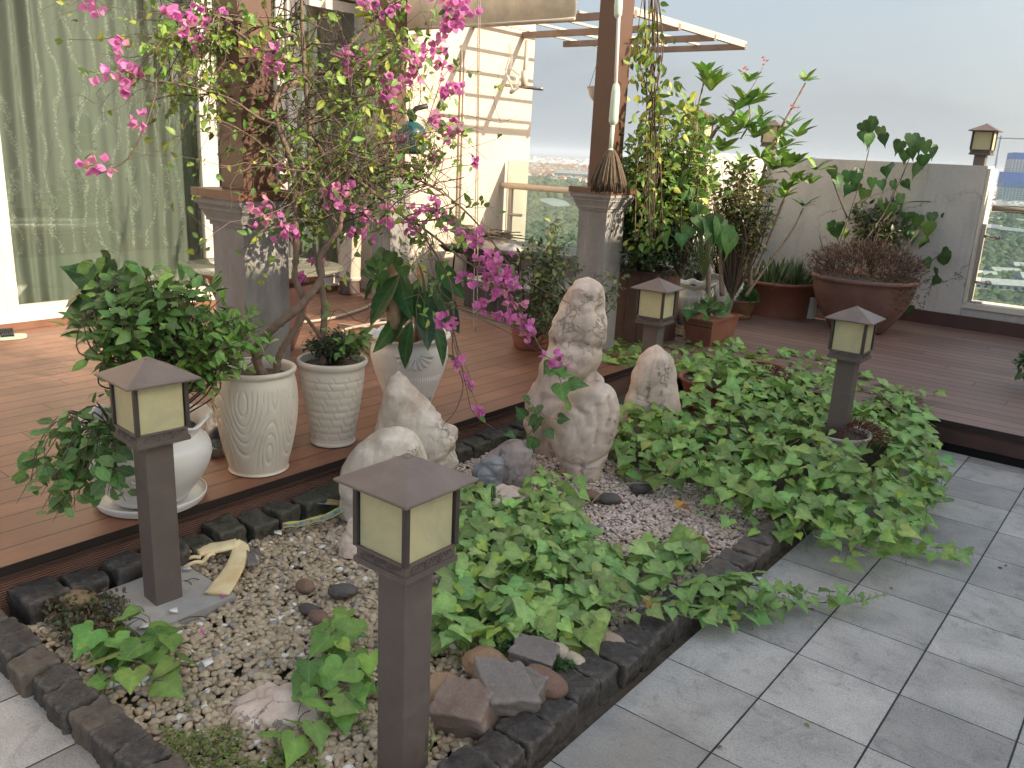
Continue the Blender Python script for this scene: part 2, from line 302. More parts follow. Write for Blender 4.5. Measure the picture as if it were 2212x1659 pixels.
# rounded nose board, fascias, lip
b = MB().box(-1.665, -1.648, -5, 2.84, -.05, DZ-.042); b.build('deck_fascia', M['fascia'], smooth=False, kind='structure')
b = MB().box(-1.60, 6, 2.862, 2.88, .028, DZ-.045); b.build('deck_fascia_right', M['fascia2'], smooth=False, kind='structure')
b = MB().box(-1.66, -1.63, -5, 2.80, DZ-.040, DZ-.030); b.box(-1.63, 6, 2.845, 2.87, DZ-.043, DZ-.031); b.build('deck_edge_strip', mk('edge strip', (.05, .028, .022), .6), smooth=False, kind='structure')
MB().box(-1.64, 6, 2.90, 2.93, -.05, .02).build('deck_gap_shade', M['black'], smooth=False, kind='structure')  # black strip stands in for the shadowed gap under the right deck

# ---------------------------------------------------------------- rendered parapet wall with cracks
def plaster(name, c1, c2, crack=.0, cs=1.6, stain=(.2, .2, .19), sa=.5):
    m, t, b = newmat(name); p = t.geo(); n1 = t.noise(2.2, p, 8, .65, .3); n2 = t.noise(40, p, 5, .6)
    c = t.ramp(n1, [(.3, c1), (.7, c2)]); c = t.mix(1., c, t.ramp(n2, [(.3, .93), (.7, 1.05)]), 'MULTIPLY')
    mp = t.n('ShaderNodeMapping'); mp.inputs['Scale'].default_value = (6, 6, .8); t.lk(p, mp.inputs[0]); s = t.noise(1., mp.outputs[0], 6, .65)
    c = t.mix(t.math('MULTIPLY', t.ramp(s, [(.52, 0.), (.75, 1.)]), sa), c, stain); h = n2
    if crack:
        dv = t.n('ShaderNodeVectorMath', operation='MULTIPLY_ADD'); dn = t.noise(5, p, 5, .7, out=1); t.lk(dn, dv.inputs[0]); dv.inputs[1].default_value = (.35, .35, .35); t.lk(p, dv.inputs[2])
        vo = t.n('ShaderNodeTexVoronoi'); vo.feature = 'DISTANCE_TO_EDGE'; vo.inputs['Scale'].default_value = cs; t.lk(dv.outputs[0], vo.inputs[0])
        line = t.ramp(vo.outputs[0], [(0., 1.), (.006, .7), (.014, 0.)]); gate = t.ramp(t.noise(1.1, p, 2), [(.5, 0.), (.6, 1.)])
        k = t.math('MULTIPLY', t.math('MULTIPLY', line, gate), crack); c = t.mix(k, c, (.10, .095, .085))
    t.lk(c, b.inputs[0]); b.inputs['Roughness'].default_value = .85; t.lk(t.bump(h, .002), b.inputs['Normal']); return m
M['parapet'] = plaster('parapet plaster', (.50, .475, .43), (.64, .605, .55), .9, 1.7, (.27, .27, .265), .6)
M['cream'] = plaster('cream plaster', (.58, .48, .385), (.64, .54, .44), 0, 1, (.5, .44, .36), .25)
M['colgrey'] = plaster('grey column render', (.185, .175, .165), (.31, .295, .28), 0, 1, (.45, .44, .42), .55)
M['cappaint'] = mk('brown cap paint', (.13, .062, .036), .45, 12, .2, dirt=(.13, .10, .08), dirt_s=6, dirt_lo=.5, dirt_hi=.8)
M['post'] = mk('brown post paint', (.105, .052, .033), .45, 6, .12)
par = thing('parapet_wall', 'grey cracked plaster parapet wall at the back with a bright right end and glazed gap', 'wall', (-1.2, 5.95, .16))
b = MB(); b.box(-2.50, -.44, 5.95, 6.25, DZ, 1.52); b.box(-2.50, -2.30, 4.0, 5.95, DZ, 1.52); b.build('wall_face', M['parapet'], par, smooth=False)
b = MB(); b.box(-.44, 6, 5.98, 6.25, DZ, .34); b.build('low_kerb', M['parapet'], par, smooth=False)
b = MB(); b.box(-.44, 6, 5.962, 6.22, .34, .385); b.box(-.437, -.415, 5.952, 6.252, .385, 1.50); b.build('sill', mk('sill stone', (.70, .64, .54), .7, 4, .15), par, smooth=False)
MB().box(-2.29, 6, 5.925, 5.947, DZ, .275).build('skirting', M['fascia2'], par, smooth=False)
# right glass balustrade
def balustrade(root, p0, p1, zt, zb, zr, n=1, ends=True, stanchion=None):
    p0 = np.array(p0, float); p1 = np.array(p1, float); d = (p1-p0)/np.linalg.norm(p1-p0); nrm = V(-d[1], d[0], 0); L = np.linalg.norm(p1-p0)
    for i in range(n):
        a = p0+d*(L*i/n+.01); c = p0+d*(L*(i+1)/n-.01); q = nrm*.006
        v = [(*(a-q)[:2], zb), (*(c-q)[:2], zb), (*(c+q)[:2], zb), (*(a+q)[:2], zb), (*(a-q)[:2], zt), (*(c-q)[:2], zt), (*(c+q)[:2], zt), (*(a+q)[:2], zt)]
        MB().add(v, [(3, 2, 1, 0), (4, 5, 6, 7), (0, 1, 5, 4), (1, 2, 6, 5), (2, 3, 7, 6), (3, 0, 4, 7)]).build('glass_panel', M['rail_glass'], root, smooth=False)
    e = nrm*-.06
    MB().tube([(*(p0+e)[:2], zr), (*(p1+e)[:2], zr)], .03, 16).build('handrail', M[stanchion or 'steel'], root)
M['steel'] = mk('stainless steel', (.50, .47, .44), .25, 5, .05, metal=.9)
M['steelw'] = mk('cream rail', (.66, .56, .45), .35, 5, .05)
br = thing('glass_balustrade', 'glass balustrade with steel handrail right of the cracked parapet wall', 'railing', (1, 6.1, .385))
balustrade(br, (-.36, 6.08, 0), (5, 6.08, 0), 1.40, .42, 1.185, 2)
b = MB(); b.box(-.415, -.385, 6.02, 6.06, .385, 1.05); b.box(-.44, -.30, 6.00, 6.08, .386, .40); b.build('post', M['steel'], br, smooth=False)
for z in (.95, .56):
    MB().tube([(-.40, 6.04, z), (-.29, 6.05, z)], .012, 10).tube([(-.30, 6.035, z), (-.285, 6.075, z)], .024, 12).build('glass_clamp', M['steel'], br)
bl = thing('glass_balustrade', 'glass balustrade with cream handrail between the cream tower and the grey column', 'railing', (-3.2, 4.5, .55))
balustrade(bl, (-4.40, 4.56, 0), (-2.51, 4.56, 0), 1.36, .60, 1.125, 2, stanchion='steelw')
b = MB(); b.box(-4.32, -4.28, 4.50, 4.53, .60, 1.10); b.build('post', M['steelw'], bl, smooth=False)
MB().tube([(-4.30, 4.50, .85), (-4.16, 4.52, .85)], .014, 8).build('glass_clamp', M['steelw'], bl)

# ---------------------------------------------------------------- slate clad stepped ledge
def slate_mat():
    m, t, b = newmat('slate cladding'); p = t.geo(); sx = t.n('ShaderNodeSeparateXYZ'); t.lk(p, sx.inputs[0])
    g = t.math('DIVIDE', t.math('ADD', sx.outputs[0], sx.outputs[1]), .13); i = t.math('FLOOR', g); f = t.math('SUBTRACT', g, i)
    wn = t.n('ShaderNodeTexWhiteNoise'); wn.noise_dimensions = '1D'; t.lk(i, wn.inputs['W']); mp = t.n('ShaderNodeMapping'); mp.inputs['Scale'].default_value = (20, 20, 1.5); t.lk(p, mp.inputs[0]); s = t.noise(1., mp.outputs[0], 6, .7)
    c = t.ramp(wn.outputs[0], [(0., (.05, .048, .045)), (.6, (.085, .083, .078)), (1., (.16, .16, .15))]); c = t.mix(1., c, t.ramp(s, [(.3, .7), (.7, 1.35)]), 'MULTIPLY'); c = t.mix(t.math('LESS_THAN', f, .03), c, (.25, .24, .22))
    t.lk(c, b.inputs[0]); b.inputs['Roughness'].default_value = .5; return m
M['slate'] = slate_mat(); M['slatetop'] = mk('slate top', (.21, .21, .20), .5, 8, .35, stretch=(1, 7, 1))
lg = thing('slate_ledge', 'dark slate clad stepped ledge running behind the deck beside the grey column', 'ledge', (-3, 3.4, .16))
b = MB(); b.box(-3.72, -2.26, 3.22, 4.02, DZ, .385); b.box(-4.41, -2.26, 4.03, 4.6, DZ, .57); b.build('cladding', M['slate'], lg, smooth=False)
b = MB(); b.box(-3.74, -2.258, 3.20, 4.025, .386, .405); b.box(-4.41, -2.258, 4.01, 4.62, .571, .592); b.build('coping', M['slatetop'], lg, smooth=False)

# ---------------------------------------------------------------- cream service tower, down pipes
tw = thing('cream_tower', 'tall cream rendered wall of the house wing with a latticed shadow, behind the strings', 'building', (-4.9, 4, .16))
MB().box(-5.6, -4.42, 3.15, 4.93, -3, 5.5).build('wall', M['cream'], tw, smooth=False)
b = MB().tube([(-4.52, 3.10, .2), (-4.52, 3.10, 5.)], .05, 14); b.build('down_pipe', mk('cream pipe', (.62, .52, .40), .5, 4, .08), tw)
b = MB()
for dy in (3.86, 3.90): b.tube([(-4.405, dy, .5), (-4.405, dy, 1.6), (-4.405, dy, 2.3)], .009, 8)
b.build('supply_pipe', M['steelw'], tw)
# ---------------------------------------------------------------- house facade with sliding glass doors
FX = -5.0
hs = thing('house_facade', 'house front with white framed sliding glass doors on the left', 'building', (FX, 1.5, .2))
b = MB(); b.box(FX-.25, FX-.02, -5, -.05, .16, 5); b.box(FX-.25, FX-.02, 3.30, 3.9, .16, 5); b.box(FX-.25, FX+.02, -.05, 3.30, 2.62, 5); b.build('wall', M['cream'], hs, smooth=False)
MB().box(FX-.3, FX+.055, -5, 3.9, .16, .205).build('step', M['deckY'], hs, smooth=False)
MB().box(FX-.3, FX+.04, -5, 3.6, .206, .222).build('door_sill', mk('door sill', (.66, .60, .52), .6, 10, .15), hs, smooth=False)
def door(y0, y1, lab, x=FX):
    f = MB(); W = .075
    f.box(x-.05, x, y0, y0+W, .222, 2.6); f.box(x-.05, x, y1-W, y1, .222, 2.6); f.box(x-.05, x-.003, y0+W, y1-W, .222, .222+.085); f.box(x-.05, x-.003, y0+W, y1-W, 2.52, 2.6)
    fo = f.build('door_frame', M['white_frame'], hs, smooth=False)
    g = MB().box(x-.03, x-.022, y0+W-.004, y1-W+.004, .300, 2.525).build('pane', M['pane'], fo, smooth=False)
    return fo
door(.14, 1.69, 'left'); door(1.70, 2.42, 'mid', FX-.03); door(2.43, 3.22, 'right', FX)
MB().box(FX-.04, FX+.01, -.05, .135, .222, 2.6).build('jamb', M['white_frame'], hs, smooth=False)
# sheer curtain with embroidered stems
def curtain_mat():
    m, t, b = newmat('sheer curtain'); p = t.geo(); sx = t.n('ShaderNodeSeparateXYZ'); t.lk(p, sx.inputs[0])
    Y = t.math('ADD', sx.outputs[1], t.math('ADD', t.math('MULTIPLY', t.math('SUBTRACT', t.noise(14, p, 4), .5), .05), t.math('MULTIPLY', t.math('SUBTRACT', t.noise(2.2, p, 2), .5), .35)))
    g = t.math('DIVIDE', Y, .12); f = t.math('SUBTRACT', g, t.math('FLOOR', g)); d = t.math('ABSOLUTE', t.math('SUBTRACT', f, .5))
    n = t.noise(95, p, 4, .7); band = t.math('LESS_THAN', d, t.math('MULTIPLY', t.noise(17, p, 3), .20)); fl = t.math('MULTIPLY', band, t.math('GREATER_THAN', n, .53))
    up = t.math('GREATER_THAN', sx.outputs[2], .62); fl = t.math('MULTIPLY', fl, up)
    c = t.mix(t.math('MULTIPLY', fl, .6), (.225, .228, .20), (.62, .62, .56)); low = t.math('LESS_THAN', sx.outputs[2], .60); c = t.mix(t.math('MULTIPLY', low, .3), c, (.33, .36, .31))
    t.lk(c, b.inputs[0]); b.inputs['Roughness'].default_value = .9; return m
M['curtain'] = curtain_mat()
def curtain(y0, y1, x, seed):
    r = random.Random(seed); n = 420; ys = np.linspace(y0, y1, n); ph = 0; fx = np.zeros(n)
    for k in range(9): fx += r.uniform(.2, 1)*np.sin(ys*r.uniform(18, 75)+r.uniform(0, 6))
    fx = fx/3.2; zs = np.linspace(.25, 2.6, 26)
    v = np.zeros((26, n, 3))
    for k, z in enumerate(zs):
        v[k, :, 0] = x + .034*fx*(1-.25*math.sin(z*2)) + .006*np.sin(ys*30+z*2); v[k, :, 1] = ys + .012*np.sin(z*1.7+ys*9); v[k, :, 2] = z
    i, j = np.meshgrid(np.arange(25), np.arange(n-1), indexing='ij'); i = i.ravel(); j = j.ravel()
    b = MB(); b.raw(v.reshape(-1, 3), np.stack([i*n+j, i*n+j+1, (i+1)*n+j+1, (i+1)*n+j], 1).ravel(), [4]*len(i), (1, 1, 1)); return b
cu = curtain(.12, 1.75, FX-.16, 3).build('curtain', M['curtain'], label='sheer grey green curtain with white embroidered stems behind the left glass door', cat='curtain')
cu2 = curtain(1.78, 3.22, FX-.16, 5).build('curtain', M['curtain'], label='sheer grey green curtain behind the second and third glass doors, past the brown post', cat='curtain')
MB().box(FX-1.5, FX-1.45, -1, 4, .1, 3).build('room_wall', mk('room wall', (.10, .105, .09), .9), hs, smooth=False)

# ---------------------------------------------------------------- pergola posts on grey columns
def column(name, cx, cy, label, hp=3.3, s=.11, ps=.078):
    o = thing(name, label, 'column', (cx, cy, DZ), 'grey pedestals carrying brown pergola posts')
    b = MB(); b.frustum(cx, cy, DZ, 1.115, s, s); b.frustum(cx, cy, DZ, DZ+.01, s+.004, s+.004); b.build('shaft', M['colgrey'], o, smooth=False)
    b = MB()
    for z0, z1, h0, h1 in ((1.10, 1.118, s+.008, s+.008), (1.118, 1.13, s+.018, s+.018), (1.13, 1.165, s+.018, s+.032), (1.165, 1.178, s+.036, s+.036), (1.178, 1.19, s+.04, s+.046), (1.19, 1.213, s+.05, s+.05)): b.frustum(cx, cy, z0, z1, h0, h1)
    b.build('capital', M['colgrey'], o, smooth=False)
    MB().frustum(cx, cy, 1.2135, 1.25, s+.058, s+.058).build('cap_board', M['cappaint'], o, smooth=False)
    MB().frustum(cx, cy, 1.2505, hp, ps, ps).build('post', M['post'], o, smooth=False)
    return o
column('pergola_column', -2.14, .06, 'grey column with brown post behind the wave patterned white pot, under the bougainvillea')
column('pergola_column', -2.145, 2.815, 'grey column with brown post that the mop leans on, behind the tall boulder')
column('pergola_column', -4.19, 2.815, 'grey column with brown post by the cream wall, with flaking render at its foot')
# ---------------------------------------------------------------- bollard lamps
def make_lamp(x, y, z, label, group, post_h=.570):
    o = thing('bollard_lamp', label, 'lamp', (x, y, z), group); zb = z+post_h; s = .082
    b = MB(); b.frustum(x, y, z, zb+.002, .0435, .0435); p = b.build('post', M['bronze'], o, smooth=False)
    md = p.modifiers.new('bev', 'BEVEL'); md.width = .003; md.segments = 2
    b = MB(); b.frustum(x, y, zb, zb+.010, s-.001, s); b.frustum(x, y, zb+.010, zb+.014, s-.001, s-.001); b.frustum(x, y, zb+.014, zb+.041, s-.006, s-.006)
    for a, c in ((1, 0), (-1, 0), (0, 1), (0, -1)):
        b.box(x+a*(s-.004)-(.004 if a else s-.01), x+a*(s-.004)+(.004 if a else s-.01), y+c*(s-.004)-(.004 if c else s-.01), y+c*(s-.004)+(.004 if c else s-.01), zb+.038, zb+.043)
    b.build('base_band', M['bronze'], o, smooth=False)
    # scroll relief on the band
    b = MB(); r = random.Random(5)
    for a, c in ((1, 0), (-1, 0), (0, 1), (0, -1)):
        tx, ty = -c, a
        for k in range(6):
            u = -.062+.124*(k+.5)/6; zz = zb+.027+(.002 if k % 2 else -.002); sg = 1 if k % 2 else -1; pts = []
            for q in range(14):
                th = q*.62; rr = .0105*(1-q/17); uu = u+rr*math.cos(th)*sg; zq = zz+rr*math.sin(th)*sg
                pts.append((x+a*(s-.0045)+tx*uu, y+c*(s-.0045)+ty*uu, zq))
            b.tube(pts, .0014, 4)
    b.build('scroll_relief', M['bronze'], o)
    b = MB()
    for a, c in ((-1, -1), (1, -1), (1, 1), (-1, 1)):
        b.box(x+a*(s-.006)-.006, x+a*(s-.006)+.006, y+c*(s-.006)-.006, y+c*(s-.006)+.006, zb+.040, zb+.192)
    b.frustum(x, y, zb+.184, zb+.191, s-.004, s-.004)
    b.build('frame', M['bronze_dark'], o, smooth=False)
    for a, c in ((1, 0), (-1, 0), (0, 1), (0, -1)):
        h = s-.016; q = s-.009
        MB().box(x+a*q-(.0015 if a else h), x+a*q+(.0015 if a else h), y+c*q-(.0015 if c else h), y+c*q+(.0015 if c else h), zb+.042, zb+.185).build('glass_panel', M['lampglass'], o, smooth=False)
    b = MB(); b.frustum(x, y, zb+.189, zb+.195, .111, .113); b.frustum(x, y, zb+.1952, zb+.247, .113, .013); b.frustum(x, y, zb+.247, zb+.253, .013, .006)
    c_ = b.build('cap', M['bronze_cap'], o, smooth=False); md = c_.modifiers.new('bev', 'BEVEL'); md.width = .003; md.segments = 2; md.limit_method = 'ANGLE'
    return o
G = 'bronze bollard lamps with cream glass'
L0 = make_lamp(-.225, -.882, 0, 'nearest bronze bollard lamp, its square post rising from pebbles in the foreground', G)
dup(L0, (-1.338, -.86, 0), math.radians(-4), 'bronze bollard lamp on a concrete pad beside the yellow rubber glove', G)
dup(L0, (-1.255, 2.05, 0), math.radians(3), 'bronze bollard lamp between the tall boulder and the red planter', G)
dup(L0, (-.188, 2.061, 0), math.radians(1), 'bronze bollard lamp rising from the big patch of vine leaves on the right', G)
G2 = 'lanterns standing on the parapet wall'
L1 = make_lamp(-.535, 6.10, 1.522, 'bronze lantern on the right end of the cracked parapet, clear against the sky', G2, .085)
dup(L1, (-2.36, 6.08, 1.522), 0, 'bronze lantern on the parapet corner behind the slanting frangipani branch', G2)
dup(L1, (-2.40, 4.62, 1.522), 0, 'bronze lantern on the parapet half hidden by yellow green leaves', G2)
pd = MB().box(-1.50, -1.18, -1.02, -.70, -.01, .034).build('concrete_pad', mk('pad concrete', (.36, .34, .31), .8, 12, .15, .001, 80), smooth=False, label='grey concrete pad under the left bollard lamp', cat='pad')

# ---------------------------------------------------------------- rough stones
def ico(sub):
    bm = bmesh.new(); bmesh.ops.create_icosphere(bm, subdivisions=sub, radius=1); v = np.array([q.co[:] for q in bm.verts]); f = [[q.index for q in p.verts] for p in bm.faces]; bm.free(); return v, f
ICO = {k: ico(k) for k in (1, 2, 3, 4, 5)}
def fbm(v, s, seed, o=4, ridged=False):
    out = np.zeros(len(v)); off = Vector((seed*7.1, seed*3.3, seed*1.7))
    for i, p in enumerate(v):
        q = Vector(p)*s+off; a = 1.; t = 0.
        for k in range(o):
            n = MN.noise(q); t += a*((1-abs(n)*2) if ridged else n); a *= .5; q = q*2.07
        out[i] = t
    return out
def cube_stone(dx, dy, dz, seed, sub=7, rnd=.16, rough=.065):
    """hand-cut sett: rounded cube with noisy faces, base at z=0"""
    n = sub*2+1; g = np.linspace(-1, 1, n); vs_ = {}; V_ = []; F = []
    def vid(p):
        k = tuple(np.round(p, 5))
        if k not in vs_: vs_[k] = len(V_); V_.append(p)
        return vs_[k]
    for ax in range(3):
        for sg in (-1, 1):
            for i in range(n-1):
                for j in range(n-1):
                    q = []
                    for a, c in ((i, j), (i+1, j), (i+1, j+1), (i, j+1)):
                        p = [0, 0, 0]; p[ax] = sg; p[(ax+1) % 3] = g[a]; p[(ax+2) % 3] = g[c]; q.append(vid(tuple(p)))
                    F.append(q if sg > 0 else q[::-1])
    v = np.array(V_); pn = 16.; l = (np.abs(v)**pn).sum(1)**(1/pn); v = v/l[:, None]
    nr = v/np.linalg.norm(v, axis=1)[:, None]; v = v*(1+rough*1.9*fbm(v, 1.1, seed, 3)[:, None]) + nr*(rough*1.0*fbm(v, 3.5, seed+9, 4))[:, None]
    rr = random.Random(seed); v[:, 0] += .12*rr.uniform(-1, 1)*v[:, 2]; v[:, 1] += .12*rr.uniform(-1, 1)*v[:, 2]
    v = v*np.array([dx, dy, dz])/2; v[:, 2] += dz/2
    return v, F
def stone_mat(name, c1, c2, c3=None, edge=None, bump=.004, s=14, wet=.75, sp=.2):
    m, t, b = newmat(name); p = t.geo(); n = t.noise(s, p, 8, .65, .3); c = t.ramp(n, [(.3, c1), (.7, c2)])
    if c3: c = t.mix(t.ramp(t.noise(s*.35, p, 6, .6, .6), [(.5, 0.), (.68, .8)]), c, c3)
    if edge:
        g = t.n('ShaderNodeNewGeometry'); c = t.mix(t.ramp(g.outputs['Pointiness'], [(.51, 0.), (.58, .6)]), c, edge)
    f = t.noise(110, p, 5, .75); c = t.mix(1., c, t.ramp(f, [(.3, 1-sp), (.7, 1+sp)]), 'MULTIPLY'); t.lk(c, b.inputs[0]); b.inputs['Roughness'].default_value = wet
    h = t.math('ADD', n, t.math('MULTIPLY', f, .5)); t.lk(t.bump(h, bump*1.8), b.inputs['Normal']); return m
M['sett'] = stone_mat('dark granite', (.026, .022, .019), (.085, .074, .064), (.07, .055, .042), (.16, .14, .12), sp=.5)
M['sett_green'] = stone_mat('mossy granite', (.028, .026, .018), (.085, .08, .058), (.035, .045, .02), (.13, .12, .09), sp=.5)
M['sett_brown'] = stone_mat('brown granite', (.05, .040, .032), (.14, .115, .095), (.17, .12, .075), (.17, .15, .13))
ORD = ['first', 'second', 'third', 'fourth', 'fifth', 'sixth', 'seventh', 'eighth', 'ninth', 'tenth', 'eleventh', 'twelfth', 'thirteenth', 'fourteenth', 'fifteenth', 'sixteenth', 'seventeenth', 'eighteenth', 'nineteenth', 'twentieth', 'twenty-first', 'twenty-second', 'twenty-third', 'twenty-fourth']
def sett(x, y, zt, dx, dy, rz, seed, mat, label, group, zb=-.05, tilt=0.):
    v, f = cube_stone(dx, dy, zt-zb, seed); R = np.array(Matrix.Rotation(rz, 3, 'Z') @ Matrix.Rotation(tilt, 3, 'X')); v = v @ R.T
    MB().add(v+V(x, y, zb), f).build('kerb_stone', mat, label=label, cat='kerb stone', group=group, loc=(x, y, zb))
rr = random.Random(3); y = -1.345+.055; k = 0
while y < 1.2:
    d = rr.uniform(.094, .112); sett(-.078+rr.uniform(-.006, .006), y+d/2, .066+rr.uniform(-.006, .008), .112+rr.uniform(-.006, .010), d-.003, rr.uniform(-.06, .06), 100+k, M['sett'] if y < .35 else M['sett_brown'],
         'dark granite kerb stone, %s from the bottom in the row beside the right tiles' % (ORD[k] if k < 24 else 'last'), 'granite kerb stones along the right tiles'); y += d+.004; k += 1
    if k >= 24: break
x = -1.72; k = 0
while x < -.16:
    d = rr.uniform(.095, .118); sett(x+d/2, -1.292+rr.uniform(-.006, .006), .07+rr.uniform(-.008, .008), d-.004, .10+rr.uniform(-.008, .008), rr.uniform(-.05, .05), 200+k, M['sett_brown'] if k % 3 == 1 else M['sett'],
         'granite kerb stone, %s from the left in the lower left row' % ORD[k], 'granite kerb stones along the lower left tiles'); x += d+.004; k += 1
y = -1.20; k = 0
while y < 1.35:
    d = rr.uniform(.100, .135); sett(-1.565+rr.uniform(-.02, .02), y+d/2, .072+rr.uniform(-.012, .016), .125+rr.uniform(-.02, .02), d-.008, rr.uniform(-.18, .18), 300+k, M['sett_green'] if k > 3 else M['sett'],
         '%s granite kerb stone, %s from the left in the row against the deck' % ('mossy' if k > 3 else 'dark', ORD[k]), 'granite kerb stones against the timber deck'); y += d+.012; k += 1

# ---------------------------------------------------------------- boulders
def boulder_mat(name, a, bcol, dark=(.10, .075, .06), vein=.8, vs_=9., warm=(.36, .24, .13)):
    m, t, b = newmat(name); p = t.obj(); n1 = t.noise(3.2, p, 8, .65, .8); n2 = t.noise(11, p, 8, .7, .5)
    c = t.ramp(n1, [(.30, bcol), (.5, a), (.68, tuple(min(.8, q*1.22) for q in a))]); c = t.mix(1., c, t.ramp(n2, [(.3, .80), (.65, 1.12)]), 'MULTIPLY')
    c = t.mix(t.ramp(t.noise(1.9, p, 5, .6, 1.), [(.56, 0.), (.72, .65)]), c, warm)
    dv = t.n('ShaderNodeVectorMath', operation='MULTIPLY_ADD'); t.lk(t.noise(4, p, 6, .7, out=1), dv.inputs[0]); dv.inputs[1].default_value = (.45, .45, .45); t.lk(p, dv.inputs[2])
    vo = t.n('ShaderNodeTexVoronoi'); vo.feature = 'DISTANCE_TO_EDGE'; vo.inputs['Scale'].default_value = vs_; t.lk(dv.outputs[0], vo.inputs[0])
    gate = t.ramp(t.noise(3.5, p, 3), [(.46, 0.), (.58, 1.)]); cr = t.math('MULTIPLY', t.ramp(vo.outputs[0], [(0., 1.), (.012, .6), (.035, 0.)]), gate)
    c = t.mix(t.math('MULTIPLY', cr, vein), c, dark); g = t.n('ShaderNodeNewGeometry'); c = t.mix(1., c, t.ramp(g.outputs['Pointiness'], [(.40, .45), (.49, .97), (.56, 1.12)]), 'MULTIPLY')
    t.lk(c, b.inputs[0]); b.inputs['Roughness'].default_value = .68; h = t.math('SUBTRACT', t.math('MULTIPLY', n2, .6), t.math('MULTIPLY', cr, .8)); t.lk(t.bump(h, .012, .8), b.inputs['Normal']); return m
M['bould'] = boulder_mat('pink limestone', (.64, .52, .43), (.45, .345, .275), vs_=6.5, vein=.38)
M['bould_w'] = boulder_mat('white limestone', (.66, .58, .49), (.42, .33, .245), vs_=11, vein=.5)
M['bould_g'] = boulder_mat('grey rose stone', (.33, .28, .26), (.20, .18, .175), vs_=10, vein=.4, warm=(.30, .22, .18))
def boulder(label, path, mat, seed, amp=.035, ridge=.03, depth=.8, view=-38, name='boulder', kr=5., carve=()):
    """path: sections (px x of the centre, px y, half width px) on a plane through the rock, lofted to a solid with real depth"""
    secs, base, th = path; base = np.array(base, float); a = math.radians(view); right = V(math.cos(a), math.sin(a), 0)*1.; right = V(RT[0], RT[1], 0); right /= np.linalg.norm(right); back = V(-right[1], right[0], 0)
    # vertical plane through base facing the camera
    def on(x, y): d = ray(x, y); t_ = ((base-CAM)@back)/(d@back); return CAM+d*t_
    S = []
    for x, y, hw in secs:
        c = on(x, y); e = on(x+hw, y); S.append((c[2], (c-base)@right, np.linalg.norm(e-c)))
    S = sorted(S); zs = np.array([q[0] for q in S]); cx = np.array([q[1] for q in S]); hw = np.array([q[2] for q in S])
    n = 88; m = 72; z = np.linspace(zs[0], zs[-1], m); cx = np.interp(z, zs, cx); hw = np.interp(z, zs, hw)
    ker = np.array([1, 2, 3, 2, 1.])/9; hw2 = np.convolve(np.pad(hw, 2, 'edge'), ker, 'valid'); cx = np.convolve(np.pad(cx, 2, 'edge'), ker, 'valid')
    top = np.clip((z[-1]-z)/(.22*np.max(hw)), 0, 1); hw2 = hw2*np.sqrt(np.clip(1-(1-top)**2, 0.0004, 1))
    ang = np.arange(n)*2*math.pi/n; P = np.zeros((m, n, 3)); off = base[:2]-0
    dm = np.max(hw)*depth*(.55+.45*hw2/np.max(hw2)); dm = np.minimum(dm, hw2*1.25)
    P[..., 0] = (np.sign(np.cos(ang))*np.abs(np.cos(ang))**.85)[None]*hw2[:, None]+cx[:, None]; P[..., 1] = (np.sign(np.sin(ang))*np.abs(np.sin(ang))**.85)[None]*dm[:, None]; P[..., 2] = z[:, None]
    v = P.reshape(-1, 3); nr = np.zeros_like(v); nr[:, 0] = np.tile(np.cos(ang), m); nr[:, 1] = np.tile(np.sin(ang), m); nr[:, 2] = .3
    fade = np.repeat(np.minimum(1, hw2/(.35*np.max(hw2))+.12), n)
    d = amp*fbm(v, kr, seed, 4) - ridge*np.clip(fbm(v, kr*.7, seed+5, 3, True)-.9, 0, 1)*1.6
    v = v + nr*(d*fade)[:, None]
    for pl, wr, am in carve:      # bulges (+) and creases (-) drawn as strokes over the front of the stone
        Q = np.array([((q_-base)@right, q_[2]) for q_ in (on(x, y) for x, y in pl)]); best_ = np.full(len(v), 9.)
        for a_, b_ in zip(Q[:-1], Q[1:]) if len(Q) > 1 else [(Q[0], Q[0]+1e-4)]:
            e_ = b_-a_; t_ = np.clip(((v[:, [0, 2]]-a_)@e_)/(e_@e_), 0, 1); best_ = np.minimum(best_, np.linalg.norm(v[:, [0, 2]]-a_-t_[:, None]*e_, axis=1))
        front = np.clip(.5-v[:, 1]/.06, 0, 1); v = v + nr*(am*.42*np.exp(-(best_/wr)**2)*front)[:, None]*np.array([1, 1, 0])
    W_ = V(base[0], base[1], 0)+v[:, 0:1]*right+v[:, 1:2]*back+v[:, 2:3]*V(0, 0, 1)
    i, j = np.meshgrid(np.arange(m-1), np.arange(n), indexing='ij'); i = i.ravel(); j = j.ravel(); k = (j+1) % n
    L = np.stack([i*n+j, i*n+k, (i+1)*n+k, (i+1)*n+j], 1).ravel(); L = np.concatenate([L, (m-1)*n+np.arange(n), np.arange(n)[::-1]])
    return MB().raw(W_, L, [4]*len(i)+[n, n], (1, 1, 1)).build(name, mat, label=label, cat='rock', loc=(base[0], base[1], base[2]))
GZ = .02
